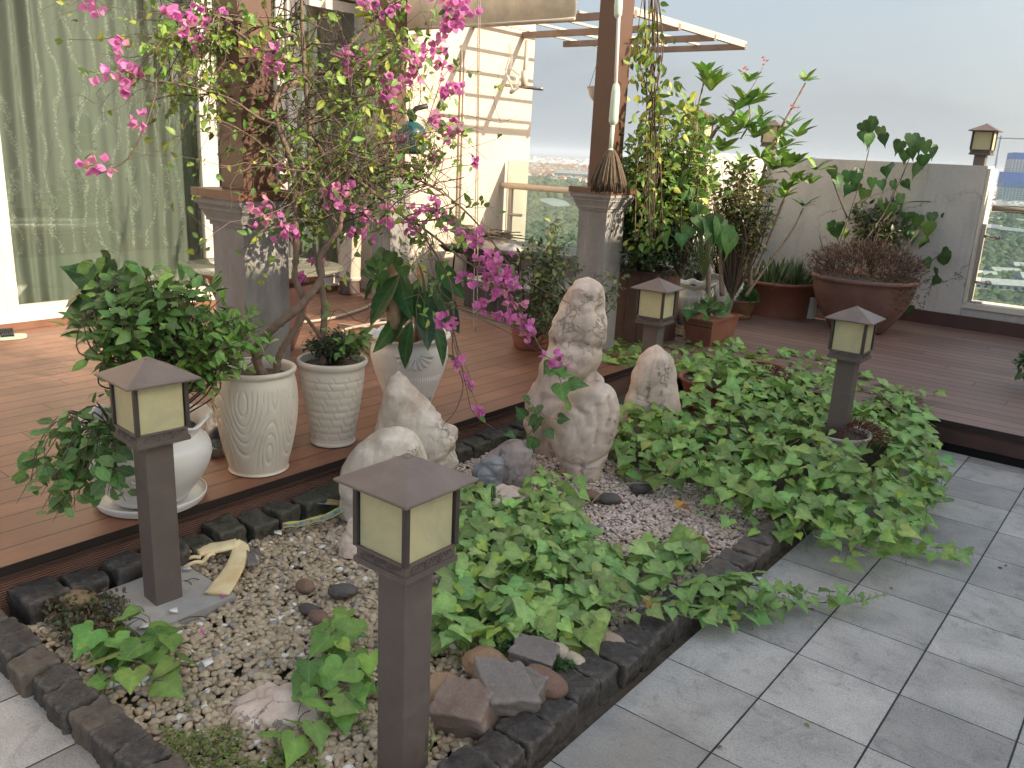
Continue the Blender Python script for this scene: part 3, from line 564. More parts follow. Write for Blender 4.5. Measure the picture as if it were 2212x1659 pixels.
boulder('tallest cream boulder with stacked bulges, behind the upright white one', ([(1212, 985, 66), (1215, 925, 90), (1226, 880, 96), (1229, 840, 82), (1233, 800, 67), (1238, 760, 63), (1246, 720, 67), (1256, 680, 56), (1265, 640, 44), (1266, 618, 37), (1269, 603, 22), (1270, 598, 8)], (-1.28, 1.22, GZ), 0), M['bould'], 3, .020, .030, .66, kr=3.2, carve=[([(1182, 742), (1215, 728), (1262, 735), (1305, 748)], .016, -.045), ([(1200, 700), (1240, 690), (1290, 705)], .035, .022), ([(1190, 765), (1225, 752), (1262, 762)], .030, .035), ([(1215, 800), (1245, 812), (1268, 835)], .028, -.050), ([(1175, 790), (1172, 830)], .03, .025), ([(1150, 860), (1175, 890)], .05, .035), ([(1285, 780), (1292, 830)], .03, .02), ([(1225, 655), (1262, 668), (1300, 660)], .012, -.020), ([(1185, 845), (1212, 850), (1238, 870)], .012, -.022), ([(1245, 615), (1285, 640)], .03, .012)])
boulder('upright cream boulder with knuckled top standing in front of the tallest boulder', ([(1258, 1040, 28), (1256, 1022, 44), (1254, 990, 55), (1257, 950, 68), (1263, 905, 72), (1272, 873, 66), (1285, 848, 46), (1292, 830, 26), (1292, 820, 10)], (-.965, 1.02, GZ), 0), M['bould'], 8, .010, .015, .8, kr=3.4, carve=[([(1238, 868), (1262, 880), (1268, 905)], .012, -.030), ([(1285, 862), (1290, 900), (1282, 940)], .010, -.028), ([(1312, 850), (1318, 880), (1308, 905)], .012, -.028), ([(1215, 985), (1260, 992), (1310, 972)], .012, -.022), ([(1290, 838), (1296, 850)], .022, .022), ([(1226, 900), (1232, 950)], .035, .020), ([(1322, 895), (1322, 930)], .02, .018)])
boulder('pointed tan boulder right of the tall boulders, behind the vine leaves', ([(1404, 955, 74), (1405, 905, 70), (1410, 860, 62), (1414, 810, 50), (1416, 775, 38), (1418, 755, 24), (1419, 744, 10)], (-1.17, 1.72, GZ), 0), M['bould'], 14, .008, .015, .7, kr=3, carve=[([(1412, 752), (1398, 800), (1392, 850)], .012, -.022), ([(1425, 790), (1432, 880)], .035, .02)])
boulder('white veined boulder sloping to the right below the fan patterned pot', ([(905, 1030, 90), (905, 985, 94), (903, 938, 97), (892, 900, 75), (877, 868, 50), (863, 832, 26), (860, 808, 12), (860, 795, 6)], (-1.42, .44, GZ), 0), M['bould_w'], 21, .016, .035, .6, kr=5)
boulder('rounded tan boulder lying behind the nearest lamp', ([(828, 1110, 100), (828, 1060, 104), (832, 1010, 96), (842, 965, 74), (852, 935, 46), (860, 921, 12)], (-1.26, .06, GZ), 0), M['bould_w'], 27, .012, .015, .6, kr=3)
boulder('low grey and rose rock lying between the white boulder and the upright boulder', ([(1096, 1045, 60), (1096, 1015, 64), (1105, 985, 54), (1120, 962, 34), (1125, 952, 10)], (-1.12, .72, GZ), 0), M['bould_g'], 33, .012, .02, .7, kr=6)
boulder('flat pink rock in the pebbles beyond the front vine patch', ([(1100, 1100, 66), (1095, 1078, 66), (1095, 1062, 50), (1095, 1055, 20)], (-.93, .50, GZ-.01), 0), M['bould'], 35, .012, .02, .7, kr=8)
boulder('pink rock half buried in the moss at the bottom left', ([(600, 1630, 128), (600, 1580, 130), (602, 1538, 112), (604, 1512, 74), (606, 1498, 24)], (-.62, -.93, GZ), 0), M['bould'], 41, .014, .02, .7, kr=8)
boulder('small pink rock behind the nearest lamp head', ([(765, 1195, 34), (765, 1160, 32), (768, 1130, 20), (770, 1118, 6)], (-1.02, -.13, GZ), 0), M['bould'], 43, .01, .01, .8, kr=8)
boulder('grey stone slab beside the bark strip at the edge of the rose rock', ([(1052, 1040, 34), (1055, 1015, 36), (1062, 995, 26), (1066, 984, 8)], (-1.10, .60, GZ), 0), mk('slate stone', (.23, .235, .25), .6, 20, .3, .003, 60), 52, .01, .01, .7, kr=10)
# loose rocks heaped beside the nearest lamp
def loose(label, x, y, z, dx, dy, dz, rz, tl, mat, seed, cube=True, sub=4):
    if cube: v, f = cube_stone(dx, dy, dz, seed, 8, rough=.07)
    else:
        v, f = ICO[4]; v = v.copy(); v = v*(1+.13*fbm(v, 1.1, seed, 3)[:, None]); v = v*np.array([dx, dy, dz])/2; v[:, 2] += dz/2
    R = np.array(Matrix.Rotation(rz, 3, 'Z') @ Matrix.Rotation(tl[0], 3, 'X') @ Matrix.Rotation(tl[1], 3, 'Y')); v = (v-V(0, 0, dz/2)) @ R.T+V(0, 0, dz/2)
    return MB().add(v+V(x, y, z), f).build('rock' if cube else 'cobble', mat, label=label, cat='rock', loc=(x, y, z))
M['sand'] = stone_mat('brown sandstone', (.17, .12, .095), (.27, .20, .165), (.14, .095, .075), (.32, .25, .21), .003, 10)
M['sand2'] = stone_mat('grey sandstone', (.15, .13, .115), (.235, .205, .185), (.12, .10, .09), (.3, .26, .23), .003, 10)
M['cobble'] = stone_mat('ochre cobble', (.27, .165, .09), (.38, .25, .15), (.22, .12, .07), None, .002, 7, .55)
M['cobble2'] = stone_mat('brown cobble', (.16, .09, .06), (.22, .13, .09), (.12, .075, .06), None, .002, 7, .6)
M['cobble3'] = stone_mat('dark cobble', (.06, .052, .045), (.11, .095, .085), None, None, .002, 7, .55)
M['cobble4'] = stone_mat('cream cobble', (.42, .35, .25), (.55, .47, .35), None, None, .002, 9, .6)
def at(x, y, z=.02): return A(x, y, z)
p = at(985, 1585); loose('reddish square rock leaning against the nearest lamp post', p[0], p[1]+.04, .02, .15, .12, .10, math.radians(18), (.35, -.15), M['sand'], 61)
p = at(1070, 1530, .05); loose('big grey square rock on top of the heap near the nearest lamp', p[0], p[1]+.03, .045, .15, .14, .09, math.radians(-28), (-.25, .2), M['sand2'], 62)
p = at(1145, 1425, .06); loose('flat grey rock at the back of the heap', p[0], p[1]+.02, .04, .13, .10, .055, math.radians(20), (.1, .1), M['sand2'], 63)
p = at(1165, 1500, .05); loose('rounded brown cobble on the kerb stones beside the heap', p[0], p[1]+.02, .05, .13, .095, .06, .3, (0, .15), M['cobble2'], 64, False)
p = at(1130, 1530, .03); loose('brown rock wedged between the big grey rock and the kerb', p[0], p[1]+.02, .02, .09, .09, .09, .2, (.1, 0), M['sand2'], 65)
p = at(1035, 1465, .03); loose('ochre rounded cobble behind the big grey rock', p[0], p[1]+.03, .02, .15, .11, .08, .1, (0, 0), M['cobble'], 66, False)
p = at(945, 1530, .03); loose('tan cobble touching the nearest lamp post', p[0], p[1]+.03, .02, .12, .12, .09, .1, (0, 0), M['cobble'], 67, False)
p = at(1150, 1395, .03); loose('ochre cobble under the vine leaves left of the dark cobble', p[0], p[1]+.01, .02, .10, .08, .06, .1, (0, 0), M['cobble'], 68, False)
p = at(1205, 1425, .04); loose('pale egg shaped cobble on the kerb behind the moss tuft', p[0], p[1], .04, .07, .055, .05, .1, (0, 0), M['cobble4'], 69, False)
p = at(1242, 1440, .04); loose('pale greenish cobble beside the egg shaped one', p[0], p[1], .04, .07, .05, .04, -.3, (0, 0), M['cobble4'], 70, False)
p = at(1318, 1395, .04); loose('pinkish cobble on the kerb under the longest stems', p[0], p[1], .035, .09, .06, .045, .4, (0, 0), mk('pink cobble', (.38, .28, .21), .6, 20, .15), 71, False)
p = at(1195, 1402, .02); loose('dark round cobble under the vine leaves', p[0], p[1]+.03, .01, .09, .09, .06, .4, (0, 0), M['cobble3'], 72, False)
p = at(660, 1280); loose('rust brown stone in the pebbles, the uppermost of three', p[0], p[1], .02, .07, .05, .045, .2, (.4, 0), M['cobble2'], 73, False)
p = at(740, 1292); loose('dark grey oval stone in the pebbles left of the nearest lamp', p[0], p[1], .02, .10, .065, .05, .9, (0, 0), M['cobble3'], 74, False)
p = at(668, 1325); loose('flat brown stone in the pebbles below the rust brown one', p[0], p[1], .02, .075, .05, .03, .2, (0, 0), M['cobble3'], 75, False)
p = at(690, 1345); loose('rusty orange stone, lowest of the three in the pebbles', p[0], p[1], .02, .08, .05, .035, .1, (.2, .2), M['cobble2'], 76, False)
p = at(170, 1310); loose('ochre stone by the lower left kerb', p[0], p[1], .02, .13, .09, .05, .5, (0, 0), mk('ochre stone', (.25, .17, .09), .8, 20, .3, .003, 60), 77, False)
for i, (px, py, w_) in enumerate(((1490, 1230, 60), (1552, 1235, 48), (1600, 1215, 56), (1415, 1245, 50))):
    x_ = (1300+(px-1300)*1)/1; q = [at(1490, 1233), at(1553, 1233), at(1598, 1210), at(1400, 1250)][i] if False else at([1275, 1315, 1385, 1225][i], [1065+15, 1075+12, 1050+12, 1078+18][i])
    loose(['grey brown oval stone in the far pebbles, under the curling stem', 'grey oval stone touching the curling stem', 'dark round stone at the edge of the big vine patch', 'brownish flat stone in the far pebbles left of the curling stem'][i], q[0], q[1], .015, .11, .075, .05, .5*i, (0, 0), M['cobble3'] if i else M['cobble2'], 80+i, False)

# ---------------------------------------------------------------- pebbles (stuff)
BED = (-1.50, -.14, -1.23, 2.3)
def pebbles():
    tv, tf = ICO[2]; b = MB(); N = 27000
    xs = RS.uniform(BED[0], BED[1], N); ys = BED[2]+(BED[3]-1.0-BED[2])*RS.rand(N)**.9
    k = np.array([MN.noise(Vector((x*1.6, y*1.6, 3))) for x, y in zip(xs, ys)])
    k0 = ~((xs > -1.51) & (xs < -1.17) & (ys > -1.03) & (ys < -.69)); xs, ys, k = xs[k0], ys[k0], k[k0]; N = len(xs)
    sz = RS.uniform(.0065, .0125, N)*np.where(ys > .2, .9, 1.05); z = .002+RS.rand(N)*.018+.006*k
    ax = np.stack([sz*RS.uniform(.95, 1.5, N), sz*RS.uniform(.8, 1.1, N), sz*RS.uniform(.5, .8, N)], 1)
    a = RS.rand(N)*6.28; t = RS.uniform(-.5, .5, (N, 2)); d = np.stack([np.cos(a), np.sin(a), t[:, 0]], 1); n = np.stack([t[:, 1], t[:, 0], np.ones(N)], 1)
    pink = np.clip((ys+.1)*1.2+k*1.5+.45, 0, 1); tone = RS.rand(N)
    tan = np.array([.42, .335, .225])*(.72+.5*tone[:, None]); pk = np.array([.58, .46, .385])*(.72+.45*tone[:, None]); c = tan*(1-pink[:, None])+pk*pink[:, None]
    grey = RS.rand(N) < .07; c[grey] = np.array([.26, .24, .22])*(.6+.8*tone[grey][:, None]); wh = RS.rand(N) < .04; c[wh] = (.72, .69, .62)
    tn = tv*(1+.10*np.sin(tv[:, [1, 2, 0]]*3.1+1)); tpl = (tn, np.array([i for f in tf for i in f]), np.full(len(tf), 3), np.ones(len(tn)))
    b.inst(tpl, np.stack([xs, ys, z], 1), d, n, ax, c)
    return b.build('pebbles', mk('pebble', None, .55, 120, .22), kind='stuff', label='cream, tan and pink pebbles covering the planting bed', cat='pebbles')
pebbles()
def debris():
    b = MB()
    for i in range(260):
        x, y = RS.uniform(-1.45, -.2), RS.uniform(-1.2, 1.3); a = RS.rand()*6.28; L = RS.uniform(.02, .09); z = .032+RS.rand()*.01
        p = [(x+math.cos(a+q*.5)*L*q, y+math.sin(a+q*.5)*L*q, z+.006*math.sin(q*3)) for q in (0, .33, .66, 1)]
        b.tube(p, .0009+RS.rand()*.0008, 4, np.array([.14, .09, .055])*RS.uniform(.5, 1.8))
    return b.build('twig_litter', M['bark'], kind='stuff', label='thin dry twigs and stems littering the pebbles', cat='litter')
debris()

# ---------------------------------------------------------------- pots
M['glaze'] = mk('cream glaze', (.60, .56, .48), .35, 7, .06, .0006, 120, dirt=(.42, .38, .30), dirt_s=5, dirt_lo=.55, dirt_hi=.85, coord='obj')
M['glazew'] = mk('white glaze', (.68, .68, .66), .35, 7, .05, .0006, 120, dirt=(.5, .49, .45), dirt_s=5, dirt_lo=.6, dirt_hi=.9, coord='obj')
M['terra'] = mk('terracotta', (.27, .105, .065), .6, 10, .18, .001, 90, dirt=(.33, .2, .15), dirt_s=5, dirt_lo=.55, dirt_hi=.8)
def prof(*p, n=6):
    P = np.array(p, float); t = np.arange(len(P)); q = np.linspace(0, len(P)-1, (len(P)-1)*n+1); k = np.zeros((len(q), 2))
    for i, u in enumerate(q):
        a = min(int(u), len(P)-2); f = u-a; p0, p1, p2, p3 = P[max(a-1, 0)], P[a], P[a+1], P[min(a+2, len(P)-1)]
        k[i] = .5*((2*p1)+(-p0+p2)*f+(2*p0-5*p1+4*p2-p3)*f*f+(-p0+3*p1-3*p2+p3)*f**3)
    return k
def pot(name, label, x, y, z, body, mat, soil_r, soil_z, group=None, fn=None, n=96, cat='plant pot', saucer=None, m2=24):
    o = thing(name, label, cat, (x, y, z), group)
    MB().lathe(body, (x, y, z), n, fn=fn).build('body', mat, o)
    MB().lathe([(.0001, soil_z+.006), (soil_r*.5, soil_z+.004), (soil_r, soil_z)], (x, y, z), 40).build('soil', M['soil'], o)
    if saucer: MB().lathe(prof((.001, .004), (saucer*.8, .004), (saucer*.98, .02), (saucer, .034), (saucer*1.02, .030), (saucer*.98, .012), (saucer*.85, -.0), (.001, 0)), (x, y, z), 64).build('saucer', mat, o)
    return o
def wavy(amp):
    def f(R, Z, a):
        # nested wave ridges flowing round the pot, real relief
        ph = Z*42.
        for a0, z0, A_, sa, sz in ((-.95, .30, 5.0, .30, .13), (-.30, .12, -4.5, .28, .12), (-.15, .36, -4.0, .22, .10), (.45, .26, 5.0, .30, .13), (1.2, .14, -4.5, .3, .12), (1.9, .28, 5., .3, .12), (2.7, .14, -4.5, .3, .12), (-1.7, .14, -4.5, .3, .13), (-2.5, .28, 5., .3, .13)):
            da = np.arctan2(np.sin(a-a0), np.cos(a-a0)); ph = ph+2*math.pi*.68*A_*np.exp(-(da/sa)**2-((Z-z0)/sz)**2)
        msk = np.clip((Z-.03)/.03, 0, 1)*np.clip((.375-Z)/.03, 0, 1)*(R > .10); s = 1-np.abs(((ph/(2*math.pi)) % 1)-.5)*2
        return R+amp*(np.clip(s*2.4, 0, 1)**.6)*msk-amp*msk, Z
    return f
PA = (-1.795, -.175)
body = prof((.001, .002), (.098, .002), (.104, .02), (.122, .10), (.138, .20), (.144, .29), (.140, .36), (.132, .40), (.139, .412), (.141, .424), (.134, .43), (.125, .425), (.122, .40), (.126, .36), n=22)*V(1.12, 1.)
pot('wave_pot', 'tall cream pot with wavy ridges at the deck edge holding the bougainvillea trunk', PA[0], PA[1], DZ, body, M['glaze'], .137, .385, fn=wavy(.0055), n=420)
PB = (-1.835, .245)
def scales(R, Z, a):
    row = np.floor(Z/.034); u = a*13/(2*math.pi)*1.+.5*(row % 2)+Z*9; fu = np.abs(u-np.floor(u)-.5)*2; fz = Z/.034-row; e = np.clip((fz-.0)/.12, 0, 1)*np.clip((1-fz)/.3, .6, 1)*np.clip((.97-fu)/.08, 0, 1)
    msk = ((Z > .03) & (Z < .33) & (R > .08)).astype(float); return R-.0035*msk*(1-e), Z
body = prof((.001, .002), (.088, .002), (.098, .012), (.096, .03), (.112, .12), (.128, .22), (.138, .30), (.140, .345), (.150, .365), (.153, .38), (.147, .388), (.138, .382), (.133, .35), (.135, .33), n=16)
pot('scale_pot', 'cream pot with a scale pattern, middle of the three pots at the deck edge', PB[0], PB[1], DZ, body, M['glaze'], .134, .355, fn=scales, n=300)
PC = (-1.98, .86)
def wav_rim(nw, amp, z0):
    def f(R, Z, a): k = np.clip((Z-z0)/.03, 0, 1); return R+amp*.4*k*np.cos(a*nw), Z+amp*k*np.cos(a*nw)
    return f
body = prof((.001, .002), (.10, .002), (.115, .03), (.135, .09), (.165, .17), (.19, .25), (.195, .31), (.185, .345), (.19, .365), (.205, .378), (.20, .39), (.185, .385), (.175, .35), n=8)
pc = pot('fan_pot', 'wide white pot with fan relief holding two cut trunks, behind the white boulder', PC[0], PC[1], DZ, body, M['glazew'], .178, .35, fn=wav_rim(14, .006, .36), n=140)
# fan relief facing the camera
b = MB(); fa = math.atan2(CAM[1]-PC[1], CAM[0]-PC[0])+.13
def on_pot(u, zz, rad=.197): a = fa+u; return V(PC[0]+rad*math.cos(a), PC[1]+rad*math.sin(a), DZ+zz)
def rad_at(zz): return np.interp(zz, body[:24, 1], body[:24, 0]) if False else float(np.interp(zz, [.0, .03, .09, .17, .25, .31, .345], [.10, .115, .135, .165, .19, .196, .187]))
for k in range(9):
    th = math.pi*(k+.5)/9; pts = []; 
    for q in np.linspace(.3, 1, 7):
        u = math.cos(th)*.095*q/.19; zz = .325-math.sin(th)*.085*q; pts.append(on_pot(u, zz, rad_at(zz)+.001))
    b.tube(pts, [.004, .006, .008, .010, .0115, .011, .006], 8)
for k in range(26):
    u = (k-12.5)*.075
    if abs(u) > 1.0: continue
    b.tube([on_pot(u, zz, rad_at(zz)-.001) for zz in (.05, .09, .13, .17, .20)], .0035, 6)
b.build('fan_relief', M['glazew'], pc)
PU = (-1.80, -.635)
body = V(1.17, 1.08)*prof((.001, .01), (.10, .012), (.125, .04), (.165, .10), (.185, .16), (.18, .205), (.155, .235), (.152, .245), (.175, .275), (.188, .29), (.180, .296), (.160, .28), (.145, .25), n=9)
pu = pot('urn_pot', 'white glazed urn with ruffled rim and flower relief on a saucer, behind the left lamp', PU[0], PU[1], DZ, body, M['glazew'], .17, .265, fn=wav_rim(9, .010, .275), n=120, saucer=.19)
b = MB(); a0 = math.atan2(CAM[1]-PU[1], CAM[0]-PU[0])+.15
for cu_, cz in ((0, .16), (.05, .11), (-.3, .15)):
    for q in range(5):
        th = q*1.257; u = cu_+math.cos(th)*.10; z = cz+math.sin(th)*.016; R_ = float(np.interp(z, [.04, .10, .16, .205], [.146, .193, .217, .21])); pts = []
        for s_ in range(9):
            t2 = s_*.8; pts.append((PU[0]+(R_+.001)*math.cos(a0+u+.05*math.cos(t2)), PU[1]+(R_+.001)*math.sin(a0+u+.05*math.cos(t2)), DZ+z+.010*math.sin(t2)))
        b.tube(pts, .0022, 5)
b.build('flower_relief', M['glazew'], pu)
# pots in the far corner
p = A(1690, 668, DZ); P1 = (-1.72, 5.25)
pot('half_barrel_pot', 'wide dark brown pot with terracotta rim holding spiky aloes, by the parapet', -1.84, 5.34, DZ, prof((.001, 0), (.25, .0), (.29, .04), (.33, .16), (.35, .25), (.352, .27), (.372, .275), (.376, .295), (.36, .30), (.345, .28), n=6), [M['terra']][0] if False else mk('dark brown pot', (.085, .05, .045), .55, 8, .25, dirt=(.30, .13, .09), dirt_s=3, dirt_lo=.62, dirt_hi=.8), .345, .25, n=64)
pot('big_round_pot', 'largest terracotta pot holding the heart leaved tree and red sedum', -1.03, 5.10, DZ, prof((.001, 0), (.20, .0), (.27, .06), (.36, .20), (.41, .33), (.425, .42), (.43, .44), (.455, .445), (.455, .47), (.435, .475), (.42, .44), n=6)*V(.93, .95), mk('brown terracotta', (.20, .105, .08), .6, 6, .2, dirt=(.30, .20, .17), dirt_s=2.5, dirt_lo=.5, dirt_hi=.8), .42, .42, n=72)
MB().lathe([(.345, 0), (.36, .30-.022), (.378, .275), (.380, .298), (.355, .303), (.346, .285)], (-1.84, 5.34, DZ), 72).build('rim', M['terra'], [o for o in bpy.data.objects if o.name.startswith('half_barrel')][0])
p = A(1590, 690, DZ); PM = (p[0]-.02, p[1]+.1)
pot('moss_bowl', 'round terracotta bowl on a saucer heaped with bright moss', PM[0], PM[1], DZ, prof((.001, .02), (.085, .02), (.10, .05), (.128, .11), (.14, .145), (.148, .15), (.148, .162), (.136, .16), (.130, .145), n=6), mk('ochre pot', (.22, .12, .06), .6, 8, .3), .13, .145, saucer=.11, n=64)
p = A(1660, 655, DZ); pot('small_grass_pot', 'small clay pot of grass behind the moss bowl', p[0]-.1, p[1]+.05, DZ, prof((.001, 0), (.08, 0), (.10, .08), (.12, .15), (.135, .16), (.13, .17), (.115, .16), n=5), M['terra'], .11, .15, n=40)
def ribbed(nr, amp, z0, z1):
    def f(R, Z, a): k = ((Z > z0) & (Z < z1)).astype(float); q = np.clip((Z-z1)/.03, 0, 1); return R+amp*k*np.abs(np.sin(a*nr/2))+q*.006*np.cos(a*9), Z+q*.008*np.cos(a*9)
    return f
WP = (-2.09, 4.70)
wb = prof((.001, 0), (.09, 0), (.10, .02), (.15, .10), (.175, .18), (.165, .23), (.155, .245), (.18, .27), (.185, .28), (.165, .275), (.15, .25), n=7)*V(1.1, 1.35)
pot('white_urn_pot', 'white ruffled urn with leaf relief behind the red planter, the taller of two', WP[0], WP[1], DZ, wb, M['glazew'], .165, .33, fn=ribbed(9, .006, .05, .20), n=90, group='white ruffled urns in the far corner')
pot('white_urn_pot', 'white ribbed urn with ruffled rim beside the plank planter, the shorter of two', -2.10, 4.20, DZ, wb*np.array([.9, .88]), M['glazew'], .15, .285, fn=ribbed(34, .006, .03, .24), n=180, group='white ruffled urns in the far corner')
# red plastic trough
RX, RY = -1.66, 3.66
o = thing('red_trough', 'red brown plastic planter trough at the edge of the vine patch', 'planter', (RX, RY, DZ))
b = MB(); L_, W_ = .24, .115
def trough(z0, z1, a0, a1, w0, w1): b.add([(RX+sx*a, RY+sy*w, z) for z, w, a in ((z0, a0, w0), (z1, a1, w1)) for sx, sy in ((-1, -1), (1, -1), (1, 1), (-1, 1))], [(3, 2, 1, 0), (0, 1, 5, 4), (1, 2, 6, 5), (2, 3, 7, 6), (3, 0, 4, 7)])
for k in range(11): trough(DZ+.0165*k, DZ+.0165*k+.0152, .185+.004*k, .188+.004*k, .095+.002*k, .0965+.002*k)
b.build('body', M['terra'], o, smooth=False)
b = MB(); trough(DZ+.182, DZ+.194, .25, .252, .13, .131); trough(DZ+.15, DZ+.195, .222, .235, .112, .118); b.build('rim', M['terra'], o, smooth=False)
MB().box(RX-.11, RX+.11, RY-.22, RY+.22, DZ+.14, DZ+.178).build('soil', M['soil'], o, smooth=False)
# plank planter box behind the column
p = A(1400, 760, DZ); o = thing('plank_planter', 'tall brown planter box of vertical planks behind the middle lamp', 'planter', (-2.07, 3.32, DZ))
b = MB(); X0, X1, Y0, Y1 = -2.30, -1.87, 3.12, 3.52
for i in range(4):
    xa = X0+(X1-X0)*i/4; b.box(xa+.002, xa+(X1-X0)/4-.002, Y0, Y0+.02, DZ, DZ+.50); b.box(xa+.002, xa+(X1-X0)/4-.002, Y1-.02, Y1, DZ, DZ+.50)
    ya = Y0+.02+(Y1-Y0-.04)*i/4; b.box(X0, X0+.02, ya+.002, ya+(Y1-Y0-.04)/4-.002, DZ, DZ+.50); b.box(X1-.02, X1, ya+.002, ya+(Y1-Y0-.04)/4-.002, DZ, DZ+.50)
b.build('planks', mk('brown planks', (.135, .075, .055), .6, 14, .2), o, smooth=False)
b = MB(); b.box(X0-.03, X1+.03, Y0-.03, Y0+.03, DZ+.501, DZ+.525); b.box(X0-.03, X1+.03, Y1-.03, Y1+.03, DZ+.501, DZ+.525); b.box(X0-.03, X0+.03, Y0+.03, Y1-.03, DZ+.501, DZ+.525); b.box(X1-.03, X1+.03, Y0+.03, Y1-.03, DZ+.501, DZ+.525); b.build('rim', M['fascia2'], o, smooth=False)
MB().box(X0+.02, X1-.02, Y0+.02, Y1-.02, DZ+.4, DZ+.48).build('soil', M['soil'], o, smooth=False)
# small white canister, terracotta troughs under the vines
p = V(-1.50, 5.30, DZ); o = thing('canister', 'white cylindrical canister between the two big pots', 'canister', (p[0], p[1], DZ))
MB().lathe(prof((.001, 0), (.05, 0), (.052, .01), (.05, .015), (.05, .175), (.053, .18), (.052, .19), (.045, .185), (.044, .12), n=4), (p[0], p[1], DZ), 40).build('body', mk('white plastic', (.62, .62, .58), .5, 8, .08), o)
MB().lathe([(.001, .16), (.044, .16)], (p[0], p[1], DZ), 24).build('inside', M['black'], o)
for i, (px, py, w_, lab) in enumerate(((1520, 880, .20, 'reddish pot hidden under the vine leaves right of the pointed boulder'), (1620, 850, .16, 'red pot with dark sedum in the middle of the vine patch'), (1790, 1010, .14, 'cream bowl of red sedum at the foot of the right lamp'))):
    p = A(px, py, .02); pot('hidden_pot', lab, p[0], p[1]+.1, .0, prof((.001, 0), (w_*.7, 0), (w_*.85, .08), (w_, .17), (w_*1.06, .175), (w_*1.05, .19), (w_*.94, .18), n=5), M['terra'] if i < 2 else M['glaze'], w_*.92, .165, n=48)
# far beige cylinder pot by the left column
p = A(762, 640, DZ); p = A(763, 612, .26)
o = thing('cylinder_pot', 'tall beige cylinder pot on a dark stand beside the pergola column near the cream wall', 'plant pot', (p[0]-.05, p[1], DZ))
MB().lathe(prof((.001, .12), (.085, .12), (.10, .135), (.102, .15), (.095, .16), (.10, .30), (.105, .50), (.105, .52), (.098, .50), n=5), (p[0]-.05, p[1], DZ), 48).build('body', mk('beige pot', (.50, .43, .35), .5, 7, .1), o)
MB().lathe(prof((.001, 0), (.085, 0), (.09, .05), (.085, .118), n=4), (p[0]-.05, p[1], DZ), 40).build('stand', mk('dark stand', (.09, .06, .05), .5), o)
MB().lathe([(.001, .49), (.098, .49)], (p[0]-.05, p[1], DZ), 30).build('soil', M['soil'], o)

# ---------------------------------------------------------------- glass topped table on a glazed jar
TX, TY, TZ = -3.50, 1.08, .70
o = thing('jar_table', 'round glass topped table on a dark glazed jar behind the left column', 'table', (TX, TY, DZ))
MB().lathe(prof((.001, 0), (.16, 0), (.18, .02), (.24, .18), (.31, .36), (.345, .455), (.35, .47), n=6), (TX, TY, DZ), 64).build('jar', mk('plum brown glaze', (.075, .042, .04), .25, 5, .2), o)
def rb(R, Z, a): k = (R > .33); return R+.006*k*np.cos(a*60), Z
MB().lathe([(.30, .455), (.345, .465), (.375, .48), (.385, .50), (.375, .51), (.33, .50), (.28, .47), (.001, .43)], (TX, TY, DZ), 360, fn=rb).build('carved_rim', mk('orange glaze', (.34, .15, .06), .3, 12, .3), o)
MB().lathe([(.001, .522), (.488, .522), (.49, .526), (.488, .530), (.001, .530)], (TX, TY, DZ), 96).build('glass_top', glass('table glass', (.84, .93, .90), .12, milky=.18, mcol=(.62, .60, .46)), o)

# ---------------------------------------------------------------- barbecue tray with a pile of sticks
p = A(1060, 575, .5); GX, GY, GZZ = -3.62, 3.62, .50
gc = AY(1050, 560, 3.62); o = thing('charcoal_grill', 'open metal charcoal grill heaped with dry sticks on the slate ledge', 'grill', (gc[0], 3.62, .405))
b = MB(); gx = gc[0]
def tray(z0, z1, a0, a1, w0, w1, bb): bb.add([(gx+sx*a, 3.62+sy*w, z) for z, a, w in ((z0, a0, w0), (z1, a1, w1)) for sx, sy in ((-1, -1), (1, -1), (1, 1), (-1, 1))], [(3, 2, 1, 0), (4, 5, 6, 7), (0, 1, 5, 4), (1, 2, 6, 5), (2, 3, 7, 6), (3, 0, 4, 7)])
tray(.56, .62, .36, .42, .14, .18, b); b.build('tray', mk('sooty metal', (.07, .06, .055), .5, 12, .3, metal=.5), o, smooth=False)
b = MB()
v, f = ICO[3]; q = v.copy(); q[:, 2] = np.maximum(q[:, 2], 0); b.add(q*V(.41, .17, .11)+V(gx, 3.62, .622), f); b.build('lid', mk('aluminium lid', (.60, .55, .48), .35, 8, .1, metal=.6), o)
b = MB()
for sx in (-1, 1):
    for sy in (-1, 1): MB().tube([(gx+sx*.30, 3.62+sy*.10, .405), (gx+sx*.28, 3.62+sy*.10, .57)], .008, 8).build('leg', M['black'], o)
b = MB()
for i in range(130):
    a = RS.normal(0, .35); L = RS.uniform(.15, .42); c = V(gx-.02+RS.normal(0, .12), 3.60+RS.normal(0, .06), .735+abs(RS.normal(0, .022))); d = V(math.cos(a), math.sin(a), RS.normal(0, .06)); m_ = V(0, 0, RS.normal(0, .012))
    b.tube([c-d*L/2, c+m_, c+d*L/2], RS.uniform(.002, .005), 4, np.array([.30, .24, .18])*RS.uniform(.4, 1.3))
b.build('stick_pile', M['bark'], label='heap of dry sticks lying on the closed grill', cat='sticks')
